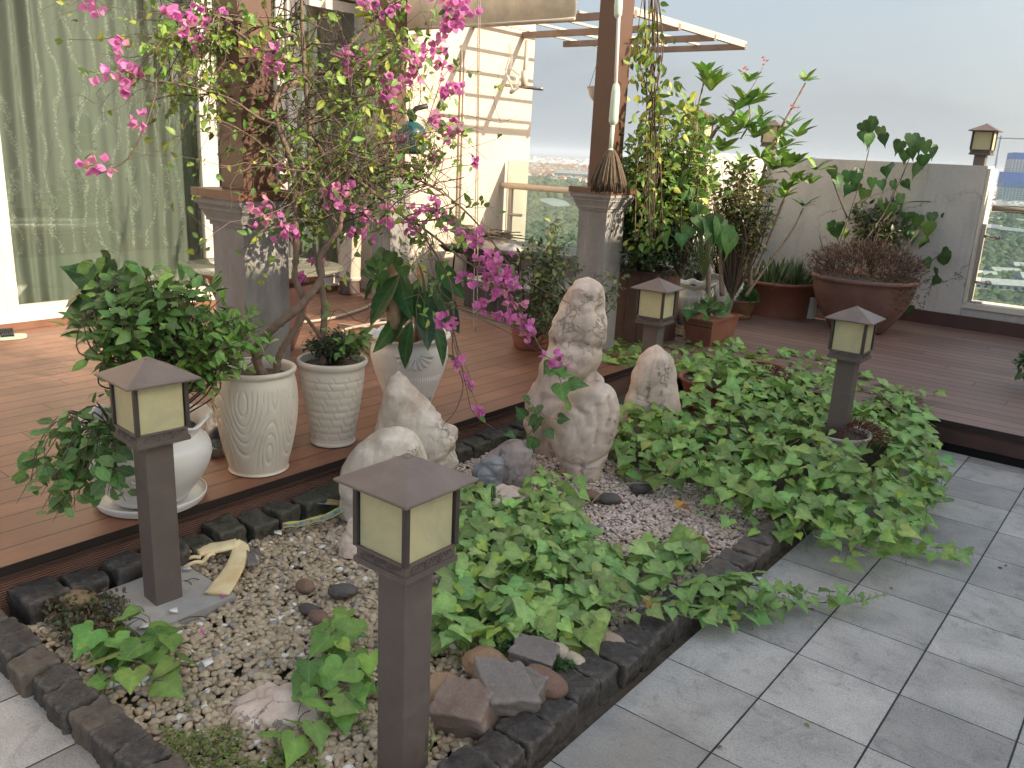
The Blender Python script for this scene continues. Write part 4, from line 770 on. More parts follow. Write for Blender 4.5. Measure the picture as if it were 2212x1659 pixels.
# ---------------------------------------------------------------- pergola lattice and awning
M['lat'] = mk('painted lattice', (.55, .47, .38), .55, 6, .1); M['lat_shade'] = mk('lattice shade tone', (.23, .165, .13), .6, 6, .2)  # second tone: lattice colour darkened for the shaded undersides of the beams
o = thing('lattice_pergola', 'open slatted canopy reaching out from the cream wall', 'pergola', (-3.6, 4.8, 2.5)); PZ = 2.47
ys_ = [4.02, 4.74, 5.42, 6.08]
for i, yy in enumerate(ys_): MB().box(-4.42, -2.74, yy-.02, yy+.02, PZ+.03, PZ+.085).build('beam', M['lat_shade'], o, smooth=False)
for i in range(5):
    xx = -4.34+i*.36; MB().box(xx-.015, xx+.015, 3.98, 6.10, PZ+.086, PZ+.104).build('slat', M['lat'], o, smooth=False)
MB().box(-2.768, -2.742, 3.98, 6.10, PZ+.05, PZ+.105).build('edge_beam', M['lat'], o, smooth=False)
aw = thing('roller_awning', 'rolled beige fabric awning at the top between the posts', 'awning', (-3.4, 3.0, 2.36))
b = MB(); n = 60; xs = np.linspace(-4.44, -2.60, n); v = [(x, 3.0+.006*math.sin(x*9)+.004*math.sin(x*31), z) for z in (2.345, 2.60, 2.9) for x in xs]
b.add(v, [(k*n+i, k*n+i+1, (k+1)*n+i+1, (k+1)*n+i) for k in range(2) for i in range(n-1)]); a_ = b.build('fabric', mk('awning fabric', (.80, .74, .65), .9, 20, .1, .001, 200, trans=.5), aw); md = a_.modifiers.new('s', 'SOLIDIFY'); md.thickness = .006
MB().tube([(-4.44, 3.0, 2.345), (-2.60, 3.0, 2.345)], .012, 10).build('hem_bar', M['lat'], aw)
# strings, hanging sprayer, bag
so_ = thing('cord', 'pair of thin looped cords hanging from above in front of the cream wall', 'cord', (-2.9, 2.6, 1.5))
b = MB(); top = PD(1034, -60, 4.9); bot = PD(1022, 700, 4.9); top2 = PD(1038, -60, 4.9); bot2 = PD(1031, 690, 4.9); mid = PD(1026, 716, 4.9)
b.tube([top, PD(1030, 300, 4.9), bot, mid, bot2, PD(1033, 300, 4.9), top2], .0035, 5, (.30, .24, .20)); b.build('cord_loop', M['bark'], so_)
hp = thing('hanging_pipe', 'grey pipe with a crossbar at its foot hanging below the lattice canopy', 'pipe', PD(1135, 90, 6.6))
c1, c2 = PD(1139, 88, 6.6), PD(1132, 186, 6.6); b = MB(); b.tube([c1, (c1+c2)/2, PD(1133, 160, 6.6)], .018, 10); b.tube([PD(1133, 155, 6.6), c2], .028, 10); b.build('pipe', M['lat'], hp)
MB().tube([PD(1092, 184, 6.7), PD(1172, 192, 6.5)], .014, 8).build('crossbar', M['steel'], hp)
bg_ = MB(); P_ = [(1100, 95, .01), (1104, 125, .03), (1098, 150, .05), (1110, 168, .09), (1113, 190, .05), (1102, 202, .02)]
m_ = [PD(x, y, 6.5) for x, y, r in P_]; bg_.tube(m_, [q[2]*.6 for q in P_], 7); bg_.build('plastic_bag', glass('thin plastic', (.9, .9, .88), .06, .3, milky=.16, mcol=(.7, .68, .64)), label='crumpled clear plastic bag hanging from the lattice canopy', cat='bag')
# mop leaning on the column post
o = thing('mop', 'string mop with pale green handle leaning head down on the brown post', 'mop', PD(1315, 395, 5.05))
MG = mk('pale green plastic', (.50, .60, .50), .4, 8, .06); d0 = 4.98
b = MB(); b.tube([PD(1342, -90, d0), PD(1327, 250, d0)], .011, 10); b.build('handle', mk('mop pole', (.62, .58, .56), .35, 8, .1), o)
b = MB(); b.tube([PD(1331, 182, d0), PD(1330, 200, d0), PD(1325, 262, d0), PD(1324, 272, d0)], [.018, .026, .028, .012], 12); b.tube([PD(1324, 268, d0), PD(1319, 325, d0)], [.013, .013], 10); b.tube([PD(1319, 322, d0), PD(1318, 352, d0)], [.016, .03], 10)
b.build('grip', MG, o); b = MB(); b.tube([PD(1338, -20, d0), PD(1336, 10, d0), PD(1335, 32, d0), PD(1334, 40, d0)], [.02, .026, .024, .01], 10); b.build('grip', MG, o)
b = MB()
for i in range(300):
    a = RS.rand()*6.28; r = RS.uniform(.6, 1); hh = RS.uniform(.86, 1.05); t_ = PD(1320+math.cos(a)*9, 352+RS.uniform(-40, -28)*.3, d0); c = PD(1318, 395, d0)
    pts = []
    for q in np.linspace(0, 1, 7):
        rad = (.022+.098*q**.8*r)*(1 if q < .9 else .85); zz = .06-.235*q*hh; base = PD(1319, 340, d0); pts.append(base+V(math.cos(a)*rad, math.sin(a)*rad, zz-.02))
    b.tube(pts, .0042, 5, np.array([.15, .105, .065])*RS.uniform(.35, 1.2))
b.build('mop_head', M['bark'], o)
# hanging white bowl planter behind the post
q = PD(1305, 190, 5.6); o = thing('hanging_bowl', 'white hanging bowl planter half hidden behind the post with the mop', 'plant pot', q)
MB().lathe(prof((.001, -.10), (.05, -.095), (.09, -.06), (.108, -.01), (.115, .0), (.108, .004), (.095, -.02), n=5), q, 40).build('bowl', mk('white plastic bowl', (.55, .5, .44), .5), o)
b = MB()
for k in range(3): a = k*2.09; b.tube([q+V(.11*math.cos(a), .11*math.sin(a), 0), q+V(.03, 0, .45)], .002, 4)
b.build('hanger', M['black'], o)
# teal hanging pulley behind the bougainvillea
q = PD(888, 300, 5.2); o = thing('teal_basket', 'dark teal plastic basket with a black hook handle hanging by the cream wall', 'basket', q)
MB().lathe(prof((.04, .10), (.085, .06), (.10, -.02), (.085, -.075), (.05, -.09), (.001, -.092), n=4), q, 24).build('body', mk('teal plastic', (.01, .08, .085), .3), o)
MB().tube([q+V(0, 0, .08), q+V(0, 0, .15), q+V(.02, .02, .18), q+V(.07, .07, .20)], .016, 8).build('hook', M['black'], o)
# coiled grey hose over the deck and ledge
b = MB(); hz = DZ+.016
P_ = [A(600, 700, hz), A(700, 690, hz), A(780, 668, hz), A(838, 640, hz), A(870, 660, hz), A(900, 680, hz), AY(905, 655, 3.18), AY(960, 622, 3.17), AY(1010, 605, 3.25), AY(1080, 603, 3.4), AY(1160, 612, 3.5)]
def cat(P, n=8):
    P = np.array(P); t = np.linspace(0, len(P)-1, (len(P)-1)*n+1); out = []
    for u in t:
        a = min(int(u), len(P)-2); f = u-a; p0, p1, p2, p3 = P[max(a-1, 0)], P[a], P[a+1], P[min(a+2, len(P)-1)]
        out.append(.5*((2*p1)+(-p0+p2)*f+(2*p0-5*p1+4*p2-p3)*f*f+(-p0+3*p1-3*p2+p3)*f**3))
    return np.array(out)
b.tube(cat(P_), .011, 8)
P2 = [A(730, 700, hz), A(790, 705, hz+.01), A(830, 690, hz), A(880, 715, hz), A(820, 740, hz), A(760, 730, hz), A(745, 712, hz), A(850, 695, hz+.02), AY(940, 700, 2.9), AY(1000, 690, 3.0), AY(1060, 650, 3.18), AY(1110, 625, 3.22), AY(1160, 622, 3.3)]
b.tube(cat(P2), .010, 8); b.build('garden_hose', mk('grey hose', (.36, .30, .25), .5, 8, .15), label='grey garden hose looping over the deck and up the slate ledge', cat='hose')
# ---------------------------------------------------------------- rubber glove
def glove():
    o = thing('rubber_glove', 'yellow rubber glove lying folded on the pebbles beside the left lamp', 'glove', (*A(450, 1205, .03)[:2], .03)); z = .04
    T = lambda x, y, h=.045: A(x, y/1.1573, h)
    chain = MB(); P = [T(430, 1378, .05), T(460, 1370, .055), T(490, 1365, .06), T(520, 1358, .05)]
    pts = [(T(420, 1382, .048), .035), (T(445, 1372, .05), .042), (T(475, 1368, .055), .038), (T(500, 1362, .055), .034)]
    def flat(pl, wid, th, col, n=14):
        P = cat(pl, 5); m = len(P); wd = np.interp(np.linspace(0, 1, m), np.linspace(0, 1, len(wid)), wid); T_ = np.gradient(P, axis=0); T_ /= np.linalg.norm(T_, axis=1)[:, None]; S = np.cross(T_, V(0, 0, 1)); S /= np.linalg.norm(S, axis=1)[:, None]; a = np.arange(n)*2*math.pi/n
        v = np.concatenate([P[i]+np.cos(a)[:, None]*S[i]*wd[i]+np.sin(a)[:, None]*np.cross(S[i], T_[i])*th*(1 if wd[i] > .012 else .8) for i in range(m)]); i, j = np.meshgrid(np.arange(m-1), np.arange(n), indexing='ij'); i = i.ravel(); j = j.ravel(); k = (j+1) % n
        chain.raw(v, np.concatenate([np.stack([i*n+j, i*n+k, (i+1)*n+k, (i+1)*n+j], 1).ravel(), np.arange(n)[::-1], (m-1)*n+np.arange(n)]), [4]*len(i)+[n, n], col)
    flat([T(425, 1382, .05), T(455, 1372, .052), T(485, 1366, .058), T(512, 1358, .065)], [.030, .040, .036, .030], .013, (1, 1, 1))
    for (x, y), (x2, y2), w_ in (((430, 1365), (398, 1372), .0085), ((432, 1380), (396, 1386), .009), ((434, 1394), (397, 1402), .009), ((440, 1406), (402, 1416), .0085), ((462, 1385), (440, 1402), .009)):
        a, c = T(x, y, .048), T(x2, y2, .038); m_ = (a+c)/2+V(0, 0, .008); flat([a, m_, c, c+(c-a)*.12-V(0, 0, .004)], [w_*1.1, w_, w_*.9, w_*.5], .008, (1, 1, 1), 10)
    flat([T(508, 1356, .07), T(520, 1372, .055), T(508, 1415, .045), T(482, 1462, .042), T(468, 1484, .042)], [.026, .030, .034, .040, .042], .008, (1, 1, 1), 18)
    m, t, b_ = newmat('yellow rubber'); p = t.geo(); c = t.ramp(t.noise(9, p, 4), [(.35, (.70, .50, .26)), (.6, (.86, .74, .45))]); t.lk(c, b_.inputs[0]); b_.inputs['Roughness'].default_value = .5; wv = t.n('ShaderNodeTexWave'); wv.inputs['Scale'].default_value = 60; t.lk(p, wv.inputs[0]); t.lk(t.bump(wv.outputs[1], .0006), b_.inputs['Normal'])
    chain.build('glove_body', m, o)
    return o
glove()
# ---------------------------------------------------------------- litter: wrapper strip, packet, plastic scraps
def sheet(name, pts, w_, mat, label, cat_, curl=.01, z=0):
    P = cat(pts, 6); m = len(P); T_ = np.gradient(P, axis=0); T_ /= np.linalg.norm(T_, axis=1)[:, None]; S = np.cross(T_, V(0, 0, 1)); S /= np.linalg.norm(S, axis=1)[:, None]; n = 9; u = np.linspace(-1, 1, n); b = MB()
    v = np.concatenate([P[i]+S[i]*(u*w_)[:, None]+V(0, 0, 1)*(curl*u**2+.002*np.sin(u*7+i))[:, None] for i in range(m)]); c = np.tile(np.abs(u)[:, None]*np.ones(3), (m, 1))
    i, j = np.meshgrid(np.arange(m-1), np.arange(n-1), indexing='ij'); i = i.ravel(); j = j.ravel(); b.raw(v, np.stack([i*n+j, i*n+j+1, (i+1)*n+j+1, (i+1)*n+j], 1).ravel(), [4]*len(i), c); o = b.build(name, mat, label=label, cat=cat_)
    md = o.modifiers.new('s', 'SOLIDIFY'); md.thickness = .0015; return o
def wrap_mat():
    m, t, b = newmat('printed wrapper'); p = t.geo(); v = t.n('ShaderNodeVertexColor', layer_name='Col'); e = t.ramp(v.outputs[0], [(.72, 0.), (.8, 1.)]); n = t.noise(38, p, 3); c = t.ramp(n, [(.35, (.12, .075, .07)), (.5, (.30, .28, .27)), (.62, (.05, .22, .27))]); c = t.mix(e, c, (.50, .50, .12)); t.lk(c, b.inputs[0]); b.inputs['Roughness'].default_value = .3; return m
M['wrap'] = wrap_mat()
sheet('wrapper_strip', [A(610, 1140, .055), A(660, 1132, .06), A(710, 1118, .065), A(770, 1088, .085)], .021, M['wrap'], 'long yellow edged printed wrapper strip in the pebbles by the deck kerb', 'wrapper')
sheet('snack_packet', [A(692, 1088, .06), A(725, 1090, .068), A(762, 1094, .06)], .024, mk('gold packet', (.36, .27, .10), .3, 40, .5, dirt=(.30, .38, .45), dirt_s=22, dirt_lo=.5, dirt_hi=.56), 'small gold packet lying above the wrapper strip', 'packet', .012)
sheet('clear_scrap', [A(545, 1185, .05), A(550, 1205, .055), A(548, 1222, .05)], .022, glass('scrap plastic', (.6, .58, .56), .15, .2, milky=.25, mcol=(.4, .37, .36)), 'crumpled clear plastic scrap on the pebbles', 'scrap', .006)
for i, (x, y, s_) in enumerate(((600, 1150, .016), (404, 1228, .012), (449, 1430, .017), (375, 1318, .014), (312, 1352, .016), (1640, 1250, .014))):
    c = A(x, y, .045 if i < 5 else .004); a = i*1.1; b = MB(); q = [c+V(math.cos(a+k*1.57)*s_*(1 if k % 2 else 1.5), math.sin(a+k*1.57)*s_*(1 if k % 2 else 1.3), .004*(k % 2)) for k in range(4)]; b.add(q, [(0, 1, 2, 3)])
    o_ = b.build('white_shard', mk('white shard %d' % i, (.75, .74, .71), .5), label=['white shard at the end of the wrapper strip', 'white chip near the foot of the glove', 'white shard lying alone in the tan pebbles', 'white chip at the corner of the concrete pad', 'white chip under the lower left vine leaves', 'white petal on the tiles by the kerb'][i], cat='shard'); md = o_.modifiers.new('s', 'SOLIDIFY'); md.thickness = .003
# slipper on the sunlit deck
q = A(8, 733, DZ); o = thing('slipper', 'pale green slipper with dark strap on the sunlit deck at the far left', 'slipper', (q[0], q[1], DZ))
b = MB(); n = 28; sole = []
for k in range(n):
    a = k*2*math.pi/n; L = .13*math.cos(a); w_ = .045*math.sin(a)*(1+.18*math.cos(a)); sole.append((L, w_))
ang = math.radians(75); R2 = np.array([[math.cos(ang), -math.sin(ang)], [math.sin(ang), math.cos(ang)]])
v = []
for z in (DZ+.002, DZ+.024):
    for L, w_ in sole: e = R2 @ np.array([L, w_]); v.append((q[0]+e[0], q[1]+e[1], z))
b.add(v, [tuple(range(n))[::-1], tuple(range(n, 2*n))]+[(k, (k+1) % n, n+(k+1) % n, n+k) for k in range(n)]); b.build('sole', mk('green foam', (.36, .46, .36), .7, 60, .15), o, smooth=False)
b = MB(); 
for s_ in np.linspace(-.01, .05, 7):
    pts = []
    for t_ in np.linspace(-1, 1, 9): e = R2 @ np.array([s_+.02*0, .046*t_]); pts.append((q[0]+e[0], q[1]+e[1], DZ+.024+.042*(1-t_*t_)))
    b.tube(pts, .006, 6)
b.build('strap', M['black'], o)
q = A(165*1.0, 628, DZ+.1)
# small brown pot base of clear bag beside wave pot
c = A(468, 930, DZ); b = MB(); b.tube([A(470, 985, DZ+.01), A(462, 930, DZ+.05), A(455, 880, DZ+.10)], [.03, .034, .012], 10); b.build('plastic_bag', bpy.data.materials['thin plastic'], label='clear plastic bag squeezed between the urn and the wave patterned pot', cat='bag')
c = A(488, 970, DZ); v, f = ICO[3]; MB().add(v*(1+.12*fbm(v, 1.5, 4, 3)[:, None])*V(.045, .06, .05)+V(c[0]-.03, c[1], DZ+.05), f).build('dark_sack', mk('black bag', (.02, .018, .016), .35, 20, .3, .004, 60), label='crumpled black bag on the deck between the urn and the wave patterned pot', cat='bag')
# ---------------------------------------------------------------- unseen block added right of the view to keep the bed in shade
o = thing('shade_block', 'unseen cream block added right of the terrace to shade the bed', 'building', (5.5, -2, 0))
MB().box(4.0, 8.5, -.3, 7.0, 0.0, 4.24).build('wall', M['cream'], o, smooth=False)
# ---------------------------------------------------------------- city 80 m below
GZ_ = -80.
def city_ground():
    m, t, b = newmat('city ground'); p = t.geo(); vo = t.n('ShaderNodeTexVoronoi'); vo.inputs['Scale'].default_value = .045; t.lk(p, vo.inputs[0])
    urb = t.ramp(t.n('ShaderNodeSeparateColor').outputs[0], [(0, 0.), (1, 1.)]); sc = t.n('ShaderNodeSeparateColor'); t.lk(vo.outputs['Color'], sc.inputs[0])
    c = t.ramp(sc.outputs[0], [(.0, (.07, .08, .05)), (.3, (.10, .10, .09)), (.45, (.26, .14, .11)), (.7, (.27, .28, .29)), (.9, (.42, .43, .44))]); g = t.ramp(t.noise(.02, p, 6, .6), [(.35, (.035, .055, .02)), (.65, (.085, .115, .045))])
    sx = t.n('ShaderNodeVectorMath', operation='LENGTH'); t.lk(p, sx.inputs[0]); far = t.math('GREATER_THAN', sx.outputs['Value'], 2450.); k = t.math('MULTIPLY', far, t.ramp(t.noise(.0016, p, 4), [(.38, .25), (.5, 1.)])); c = t.mix(k, g, c); t.lk(c, b.inputs[0]); b.inputs['Roughness'].default_value = .9; return m
n = 96; v = [(0, 0, GZ_)]; rs = [400, 1200, 3000, 8000, 30000]
for r in rs: v += [(r*math.cos(k*2*math.pi/n), r*math.sin(k*2*math.pi/n), GZ_) for k in range(n)]
f = [(0, 1+k, 1+(k+1) % n) for k in range(n)] + [(1+i*n+k, 1+(i+1)*n+k, 1+(i+1)*n+(k+1) % n, 1+i*n+(k+1) % n) for i in range(len(rs)-1) for k in range(n)]
MB().add(v, f).build('city_ground', city_ground(), smooth=False, kind='structure')
p0, p1, p2 = A(1165, 432, GZ_), A(1215, 445, GZ_), A(1190, 425, GZ_)
MB().add([A(1160, 431, GZ_+.5), A(1200, 447, GZ_+.5), A(1240, 450, GZ_+.5), A(1222, 434, GZ_+.5), A(1178, 424, GZ_+.5)], [(0, 1, 2, 3, 4)]).build('lake_water', mk('lake', (.40, .42, .36), .3, .05, .1), smooth=False, kind='structure')
# woods: crowns seen from above
def woods():
    tv, tf = ICO[2]; L = np.array([i for f in tf for i in f]); tpl = (tv*(1+.25*np.sin(tv[:, [1, 2, 0]]*4+.5)*np.cos(tv[:, [2, 0, 1]]*5)), L, np.full(len(tf), 3), np.clip(.75+.5*tv[:, 2], .5, 1.3)*0+1)
    P = []
    for i in range(5200):
        if i % 2: x = RS.uniform(1085, 1270); y = 386+(620-386)*RS.rand()**1.6
        else: x = RS.uniform(2085, 2225); y = 468+(700-468)*RS.rand()**1.2
        q = A(x, y, GZ_+4)
        if 1160 < x < 1240 and 424 < y < 452: continue
        P.append(q)
    for i in range(7500):
        a_ = math.radians(RS.uniform(-72, 35)); r_ = 380+2500*RS.rand()**.8; q = V(r_*math.sin(a_), r_*math.cos(a_), GZ_+4)
        if MN.noise(Vector((q[0]*.004, q[1]*.004, 2))) < -.18: continue
        u_ = (q-CAM); dd_ = u_@FW; px_ = 1106+FPX*(u_@RT)/dd_; py_ = 829.5-FPX*(u_@UP)/dd_
        if (1085 < px_ < 1270 or 2085 < px_ < 2225) and py_ > 380: continue
        P.append(q)
    P = np.array(P); N = len(P); d = np.linalg.norm(P, axis=1); s = RS.uniform(3.5, 7.5, N)*np.where(d > 1500, 1.5, 1); c = np.array([.055, .085, .030])*RS.uniform(.55, 1.7, (N, 1))*np.array([1.1, 1, .9])**RS.normal(0, 1, (N, 1))
    b = MB().inst(tpl, P, RS.normal(0, 1, (N, 3)), RS.normal(0, 1, (N, 3)), np.stack([s, s*.9, s*.9], 1), c)
    b.build('city_park_trees', mk('park leaves', None, .8, .6, .45, .5, 1.2), kind='stuff', label='hazy green woods and parks far below the terrace', cat='trees')
woods()
M['cwall'] = mk('city white', (.56, .55, .53), .7, .2, .15); M['croof'] = mk('city roof', (.46, .45, .44), .7, .3, .2); M['cred'] = mk('city red roof', (.40, .15, .09), .7, .3, .3); M['cwin'] = mk('city window', (.07, .09, .10), .3)
def house(x, y, w_, dd, h, rz, label, roof='croof', win=True, group=None):
    p = A(x, y, GZ_); o = thing('city_house', label, 'house', p, group); R = Matrix.Rotation(rz, 3, 'Z'); o.rotation_euler = (0, 0, rz)
    def bx(nm, b, mat, par): return b.build(nm, mat, par, smooth=False)
    X, Y, Z = p; b = MB().box(X-w_/2, X+w_/2, Y-dd/2, Y+dd/2, Z, Z+h); bx('wall', b, M['cwall'], o)
    b = MB().add([(X-w_/2-1, Y-dd/2-1, Z+h+.1), (X+w_/2+1, Y-dd/2-1, Z+h+.1), (X+w_/2+1, Y+dd/2+1, Z+h+.1), (X-w_/2-1, Y+dd/2+1, Z+h+.1), (X-w_/2, Y, Z+h+dd*.22), (X+w_/2, Y, Z+h+dd*.22)], [(0, 1, 5, 4), (2, 3, 4, 5), (0, 4, 3), (1, 2, 5), (3, 2, 1, 0)]); bx('roof', b, M[roof], o)
    if win:
        for fl in range(int(h//3.2)):
            b = MB()
            for k in range(max(1, int(w_//4.5))):
                xx = X-w_/2+2.2+k*4.5; b.box(xx-1, xx+1, Y-dd/2-.12, Y-dd/2-.02, Z+.9+fl*3.2, Z+2.6+fl*3.2)
            bx('window_row', b, M['cwin'], o)
    return o
hl = [(2150, 655, 34, 14, 13, .5, 'nearest white terrace block with rows of windows at the bottom of the right glass panel', 'croof'), (2120, 618, 16, 12, 9, .5, 'small white house behind the nearest terrace block, at its left end', 'croof'), (2165, 610, 20, 12, 9, .5, 'white house with pale roof behind the nearest terrace block', 'croof'), (2205, 600, 16, 12, 10, .5, 'white house at the right edge behind the nearest terrace block', 'croof'),
 (2215, 650, 14, 14, 16, .5, 'white tall house at the right edge beside the nearest terrace block', 'croof'), (2150, 572, 20, 12, 6, .3, 'lone white low building among the trees in the right glass panel', 'croof'),
 (2125, 505, 42, 14, 11, -.3, 'white arcaded terrace row upper left in the right glass panel', 'croof'), (2160, 512, 46, 14, 11, -.3, 'white arcaded terrace row in the middle of the right glass panel', 'croof'), (2200, 518, 46, 14, 11, -.3, 'white arcaded terrace row at the right edge of the glass', 'croof'),
 (2130, 486, 36, 14, 10, -.3, 'distant white terrace row under the steel handrail', 'croof'), (2185, 488, 50, 14, 10, -.3, 'distant white terrace row under the handrail at the right edge', 'croof'), (2160, 462, 60, 16, 12, -.2, 'long pale building at the foot of the unfinished tower', 'croof')]
for a in hl: house(*a[:7], roof=a[7])
house(1252, 392, 150, 40, 22, .25, 'long white flat roofed hall beyond the park in the left gap', 'croof')
# unfinished tower with blue netting and crane
tb = A(2200, 452, GZ_); dist = np.linalg.norm(tb[:2]-CAM[:2]); px = dist/FPX
o = thing('unfinished_tower', 'unfinished high rise with blue safety netting at the right edge', 'building', tb); o.rotation_euler = (0, 0, .3); HW = 36*px; 
def zt(y): return ray(2190, y)[2]/np.linalg.norm(ray(2190, y)[:2])*dist+CAM[2]
X, Y, Z = tb; z1, z2, z3, z4 = zt(405), zt(372), zt(344), zt(330)
m, t, bb = newmat('tower grid'); oc = t.obj(); sx = t.n('ShaderNodeSeparateXYZ'); t.lk(oc, sx.inputs[0])
def frac(s, k): g = t.math('DIVIDE', s, k); return t.math('SUBTRACT', g, t.math('FLOOR', g))
wx = t.math('GREATER_THAN', frac(t.math('ADD', sx.outputs[0], sx.outputs[1]), 7.), .42); wz = t.math('GREATER_THAN', frac(sx.outputs[2], 4.4), .4); c = t.mix(t.math('MULTIPLY', wx, wz), (.42, .44, .47), (.10, .12, .15)); t.lk(c, bb.inputs[0]); M['tower'] = m
MB().box(X-HW, X+HW, Y-HW, Y+HW, Z, z1).build('lower_floors', M['tower'], o, smooth=False)
M['net'] = mk('blue net', (.03, .13, .45), .8, .05, .25)
MB().box(X-HW*1.03, X+HW*1.03, Y-HW*1.03, Y+HW*1.03, z1, z2).build('blue_netting', M['net'], o, smooth=False)
MB().box(X-HW*.86, X+HW*.9, Y-HW*.9, Y+HW*.9, z2, z3).build('open_floors', M['tower'], o, smooth=False)
MB().box(X-HW*.85, X+HW*.9, Y-HW*.9, Y+HW*.9, z3, z4).build('blue_netting', M['net'], o, smooth=False)
ob = thing('tower_crane', 'thin tower crane standing beside the unfinished high rise', 'crane', (X-HW*1.25, Y-HW*.9, Z)); cm = mk('crane steel', (.35, .36, .37), .6)
zc = zt(300); MB().box(X-HW*1.30, X-HW*1.22, Y-HW*.95, Y-HW*.88, Z, zc+6).build('mast', cm, ob, smooth=False); MB().box(X-HW*2.0, X+HW*1.2, Y-HW*.95, Y-HW*.88, zc-2, zc+1).build('jib', cm, ob, smooth=False)
# far houses
def far_city():
    b = MB(); N = 10500; x = RS.uniform(1085, 1285, N); y = 345+(386-345)*RS.rand(N)**.8; x2 = RS.uniform(2080, 2230, N); y2 = 402+(466-402)*RS.rand(N)**.7; pick = RS.rand(N) < .7
    for i in range(N):
        q = A(x[i], y[i], GZ_) if pick[i] else A(x2[i], y2[i], GZ_)
        if i > 6500: a_ = math.radians(RS.uniform(-72, 35)); r_ = 2300+5000*RS.rand()**1.3; q = V(r_*math.sin(a_), r_*math.cos(a_), GZ_)
        d = np.linalg.norm(q); 
        if d > 9000: continue
        w_ = RS.uniform(5, 12)*(1+d/6000); h = RS.uniform(5, 14)*(1+d/9000); a = RS.rand()*1.5; ca, sa = math.cos(a), math.sin(a); red = pick[i] and RS.rand() < .6 and d < 4500
        wc = np.array([.55, .53, .5])*RS.uniform(.5, 1.3); rc = np.array([.45, .17, .10])*RS.uniform(.7, 1.3) if red else wc*.9
        P = [(sx*w_, sy*w_*.8) for sx, sy in ((-1, -1), (1, -1), (1, 1), (-1, 1))]; P = [(u*ca-v_*sa+q[0], u*sa+v_*ca+q[1]) for u, v_ in P]
        b.add([(*u, GZ_) for u in P]+[(*u, GZ_+h) for u in P], [(0, 1, 5, 4), (1, 2, 6, 5), (2, 3, 7, 6), (3, 0, 4, 7)], wc)
        b.add([(*u, GZ_+h) for u in P]+[(q[0], q[1], GZ_+h+w_*.45)], [(0, 1, 4), (1, 2, 4), (2, 3, 4), (3, 0, 4)], rc)
    b.build('distant_city', mk('distant city', None, .8, .01, .05), kind='stuff', smooth=False, label='distant hazy city of red and white roofs reaching to the horizon', cat='city')
far_city()
# ---------------------------------------------------------------- haze
m = bpy.data.materials.new('haze'); m.use_nodes = True; t = m.node_tree; t.nodes.remove(t.nodes['Principled BSDF']); pv = t.nodes.new('ShaderNodeVolumePrincipled'); pv.inputs['Color'].default_value = (.78, .87, .97, 1); pv.inputs['Density'].default_value = .00008; t.links.new(pv.outputs[0], t.nodes['Material Output'].inputs['Volume'])
MB().box(-31000, 31000, -31000, 31000, GZ_-1, max(zc+12, 60)).build('haze', m, smooth=False, kind='stuff', label='pale haze lying over the distant city', cat='haze')
# ================================================================ foliage
def leaf_tpl(mid, edge, fold=.25, droop=.25, rib=1.25, wave=0.):
    """mid: y of midrib points; edge: (x, y) of the margin, same count; first mid = stalk, last = tip"""
    n = len(mid); v = []; c = []
    for y in mid: v.append((0, y, -droop*y*y)); c.append(rib)
    for s in (-1, 1):
        for i, (x, y) in enumerate(edge[:-1]): v.append((s*x, y, fold*x-droop*y*abs(y)+wave*math.sin(i*2.4+s))); c.append(.96)
    F = []
    L0, R0 = n, n+(n-1)
    for s, o in ((-1, L0), (1, R0)):
        for i in range(n-2):
            q = (i, i+1, o+i+1, o+i); F.append(q if s < 0 else q[::-1])
        q = (n-2, n-1, o+n-2); F.append(q if s < 0 else q[::-1])
    v = np.array(v, float)
    return v, np.array([i for f in F for i in f]), np.array([len(f) for f in F]), np.array(c)
T_SP = leaf_tpl([0, .08, .18, .30, .44, .60, .78, .96], [(.10, -.17), (.30, -.20), (.46, -.09), (.53, .10), (.47, .30), (.30, .50), (.13, .74), (0, .96)], .10, .16, 1.22, .02)
T_SPL = leaf_tpl([0, .08, .18, .30, .44, .60, .78, 1.0], [(.11, -.18), (.33, -.20), (.50, -.06), (.60, .13), (.42, .26), (.33, .48), (.14, .74), (0, 1.0)], .10, .18, 1.22, .02)
T_OV = leaf_tpl([0, .25, .5, .75, 1.], [(.02, .02), (.22, .2), (.27, .45), (.17, .75), (0, 1)], .3, .2, 1.15)
T_HT = leaf_tpl([0, .15, .35, .6, .85, 1.15], [(.12, -.10), (.38, -.06), (.47, .2), (.33, .5), (.07, .85), (0, 1)], .15, .3, 1.3)
T_LG = leaf_tpl([0, .2, .4, .6, .8, 1.], [(.01, .03), (.11, .18), (.175, .4), (.17, .62), (.09, .84), (0, 1)], .3, .22, 1.35)
T_NR = leaf_tpl([0, .33, .66, 1.], [(.01, .03), (.09, .3), (.08, .65), (0, 1)], .3, .15, 1.1)
T_RD = leaf_tpl([0, .4, .8, 1.], [(.03, 0), (.30, .3), (.26, .7), (0, 1)], .2, .1, 1.0)
T_BR = leaf_tpl([0, .3, .6, 1.], [(.06, 0), (.34, .28), (.34, .62), (0, 1)], .15, -.25, .8)
def unit(v): v = np.asarray(v, float); return v/(np.linalg.norm(v, axis=-1, keepdims=True)+1e-9)
def rnd(n): return RS.normal(0, 1, (n, 3))
def cols(base, n, br=.3, hue=.12, yel=0., ycol=(.30, .30, .04)):
    c = np.array(base)[None]*RS.uniform(1-br, 1+br, (n, 1)); c = c*(1+hue*RS.normal(0, 1, (n, 3))*np.array([1, .4, .6])); c = np.clip(c, .002, .95)
    if yel: m_ = RS.rand(n) < yel; c[m_] = np.array(ycol)*RS.uniform(.7, 1.3, (m_.sum(), 1))
    return c
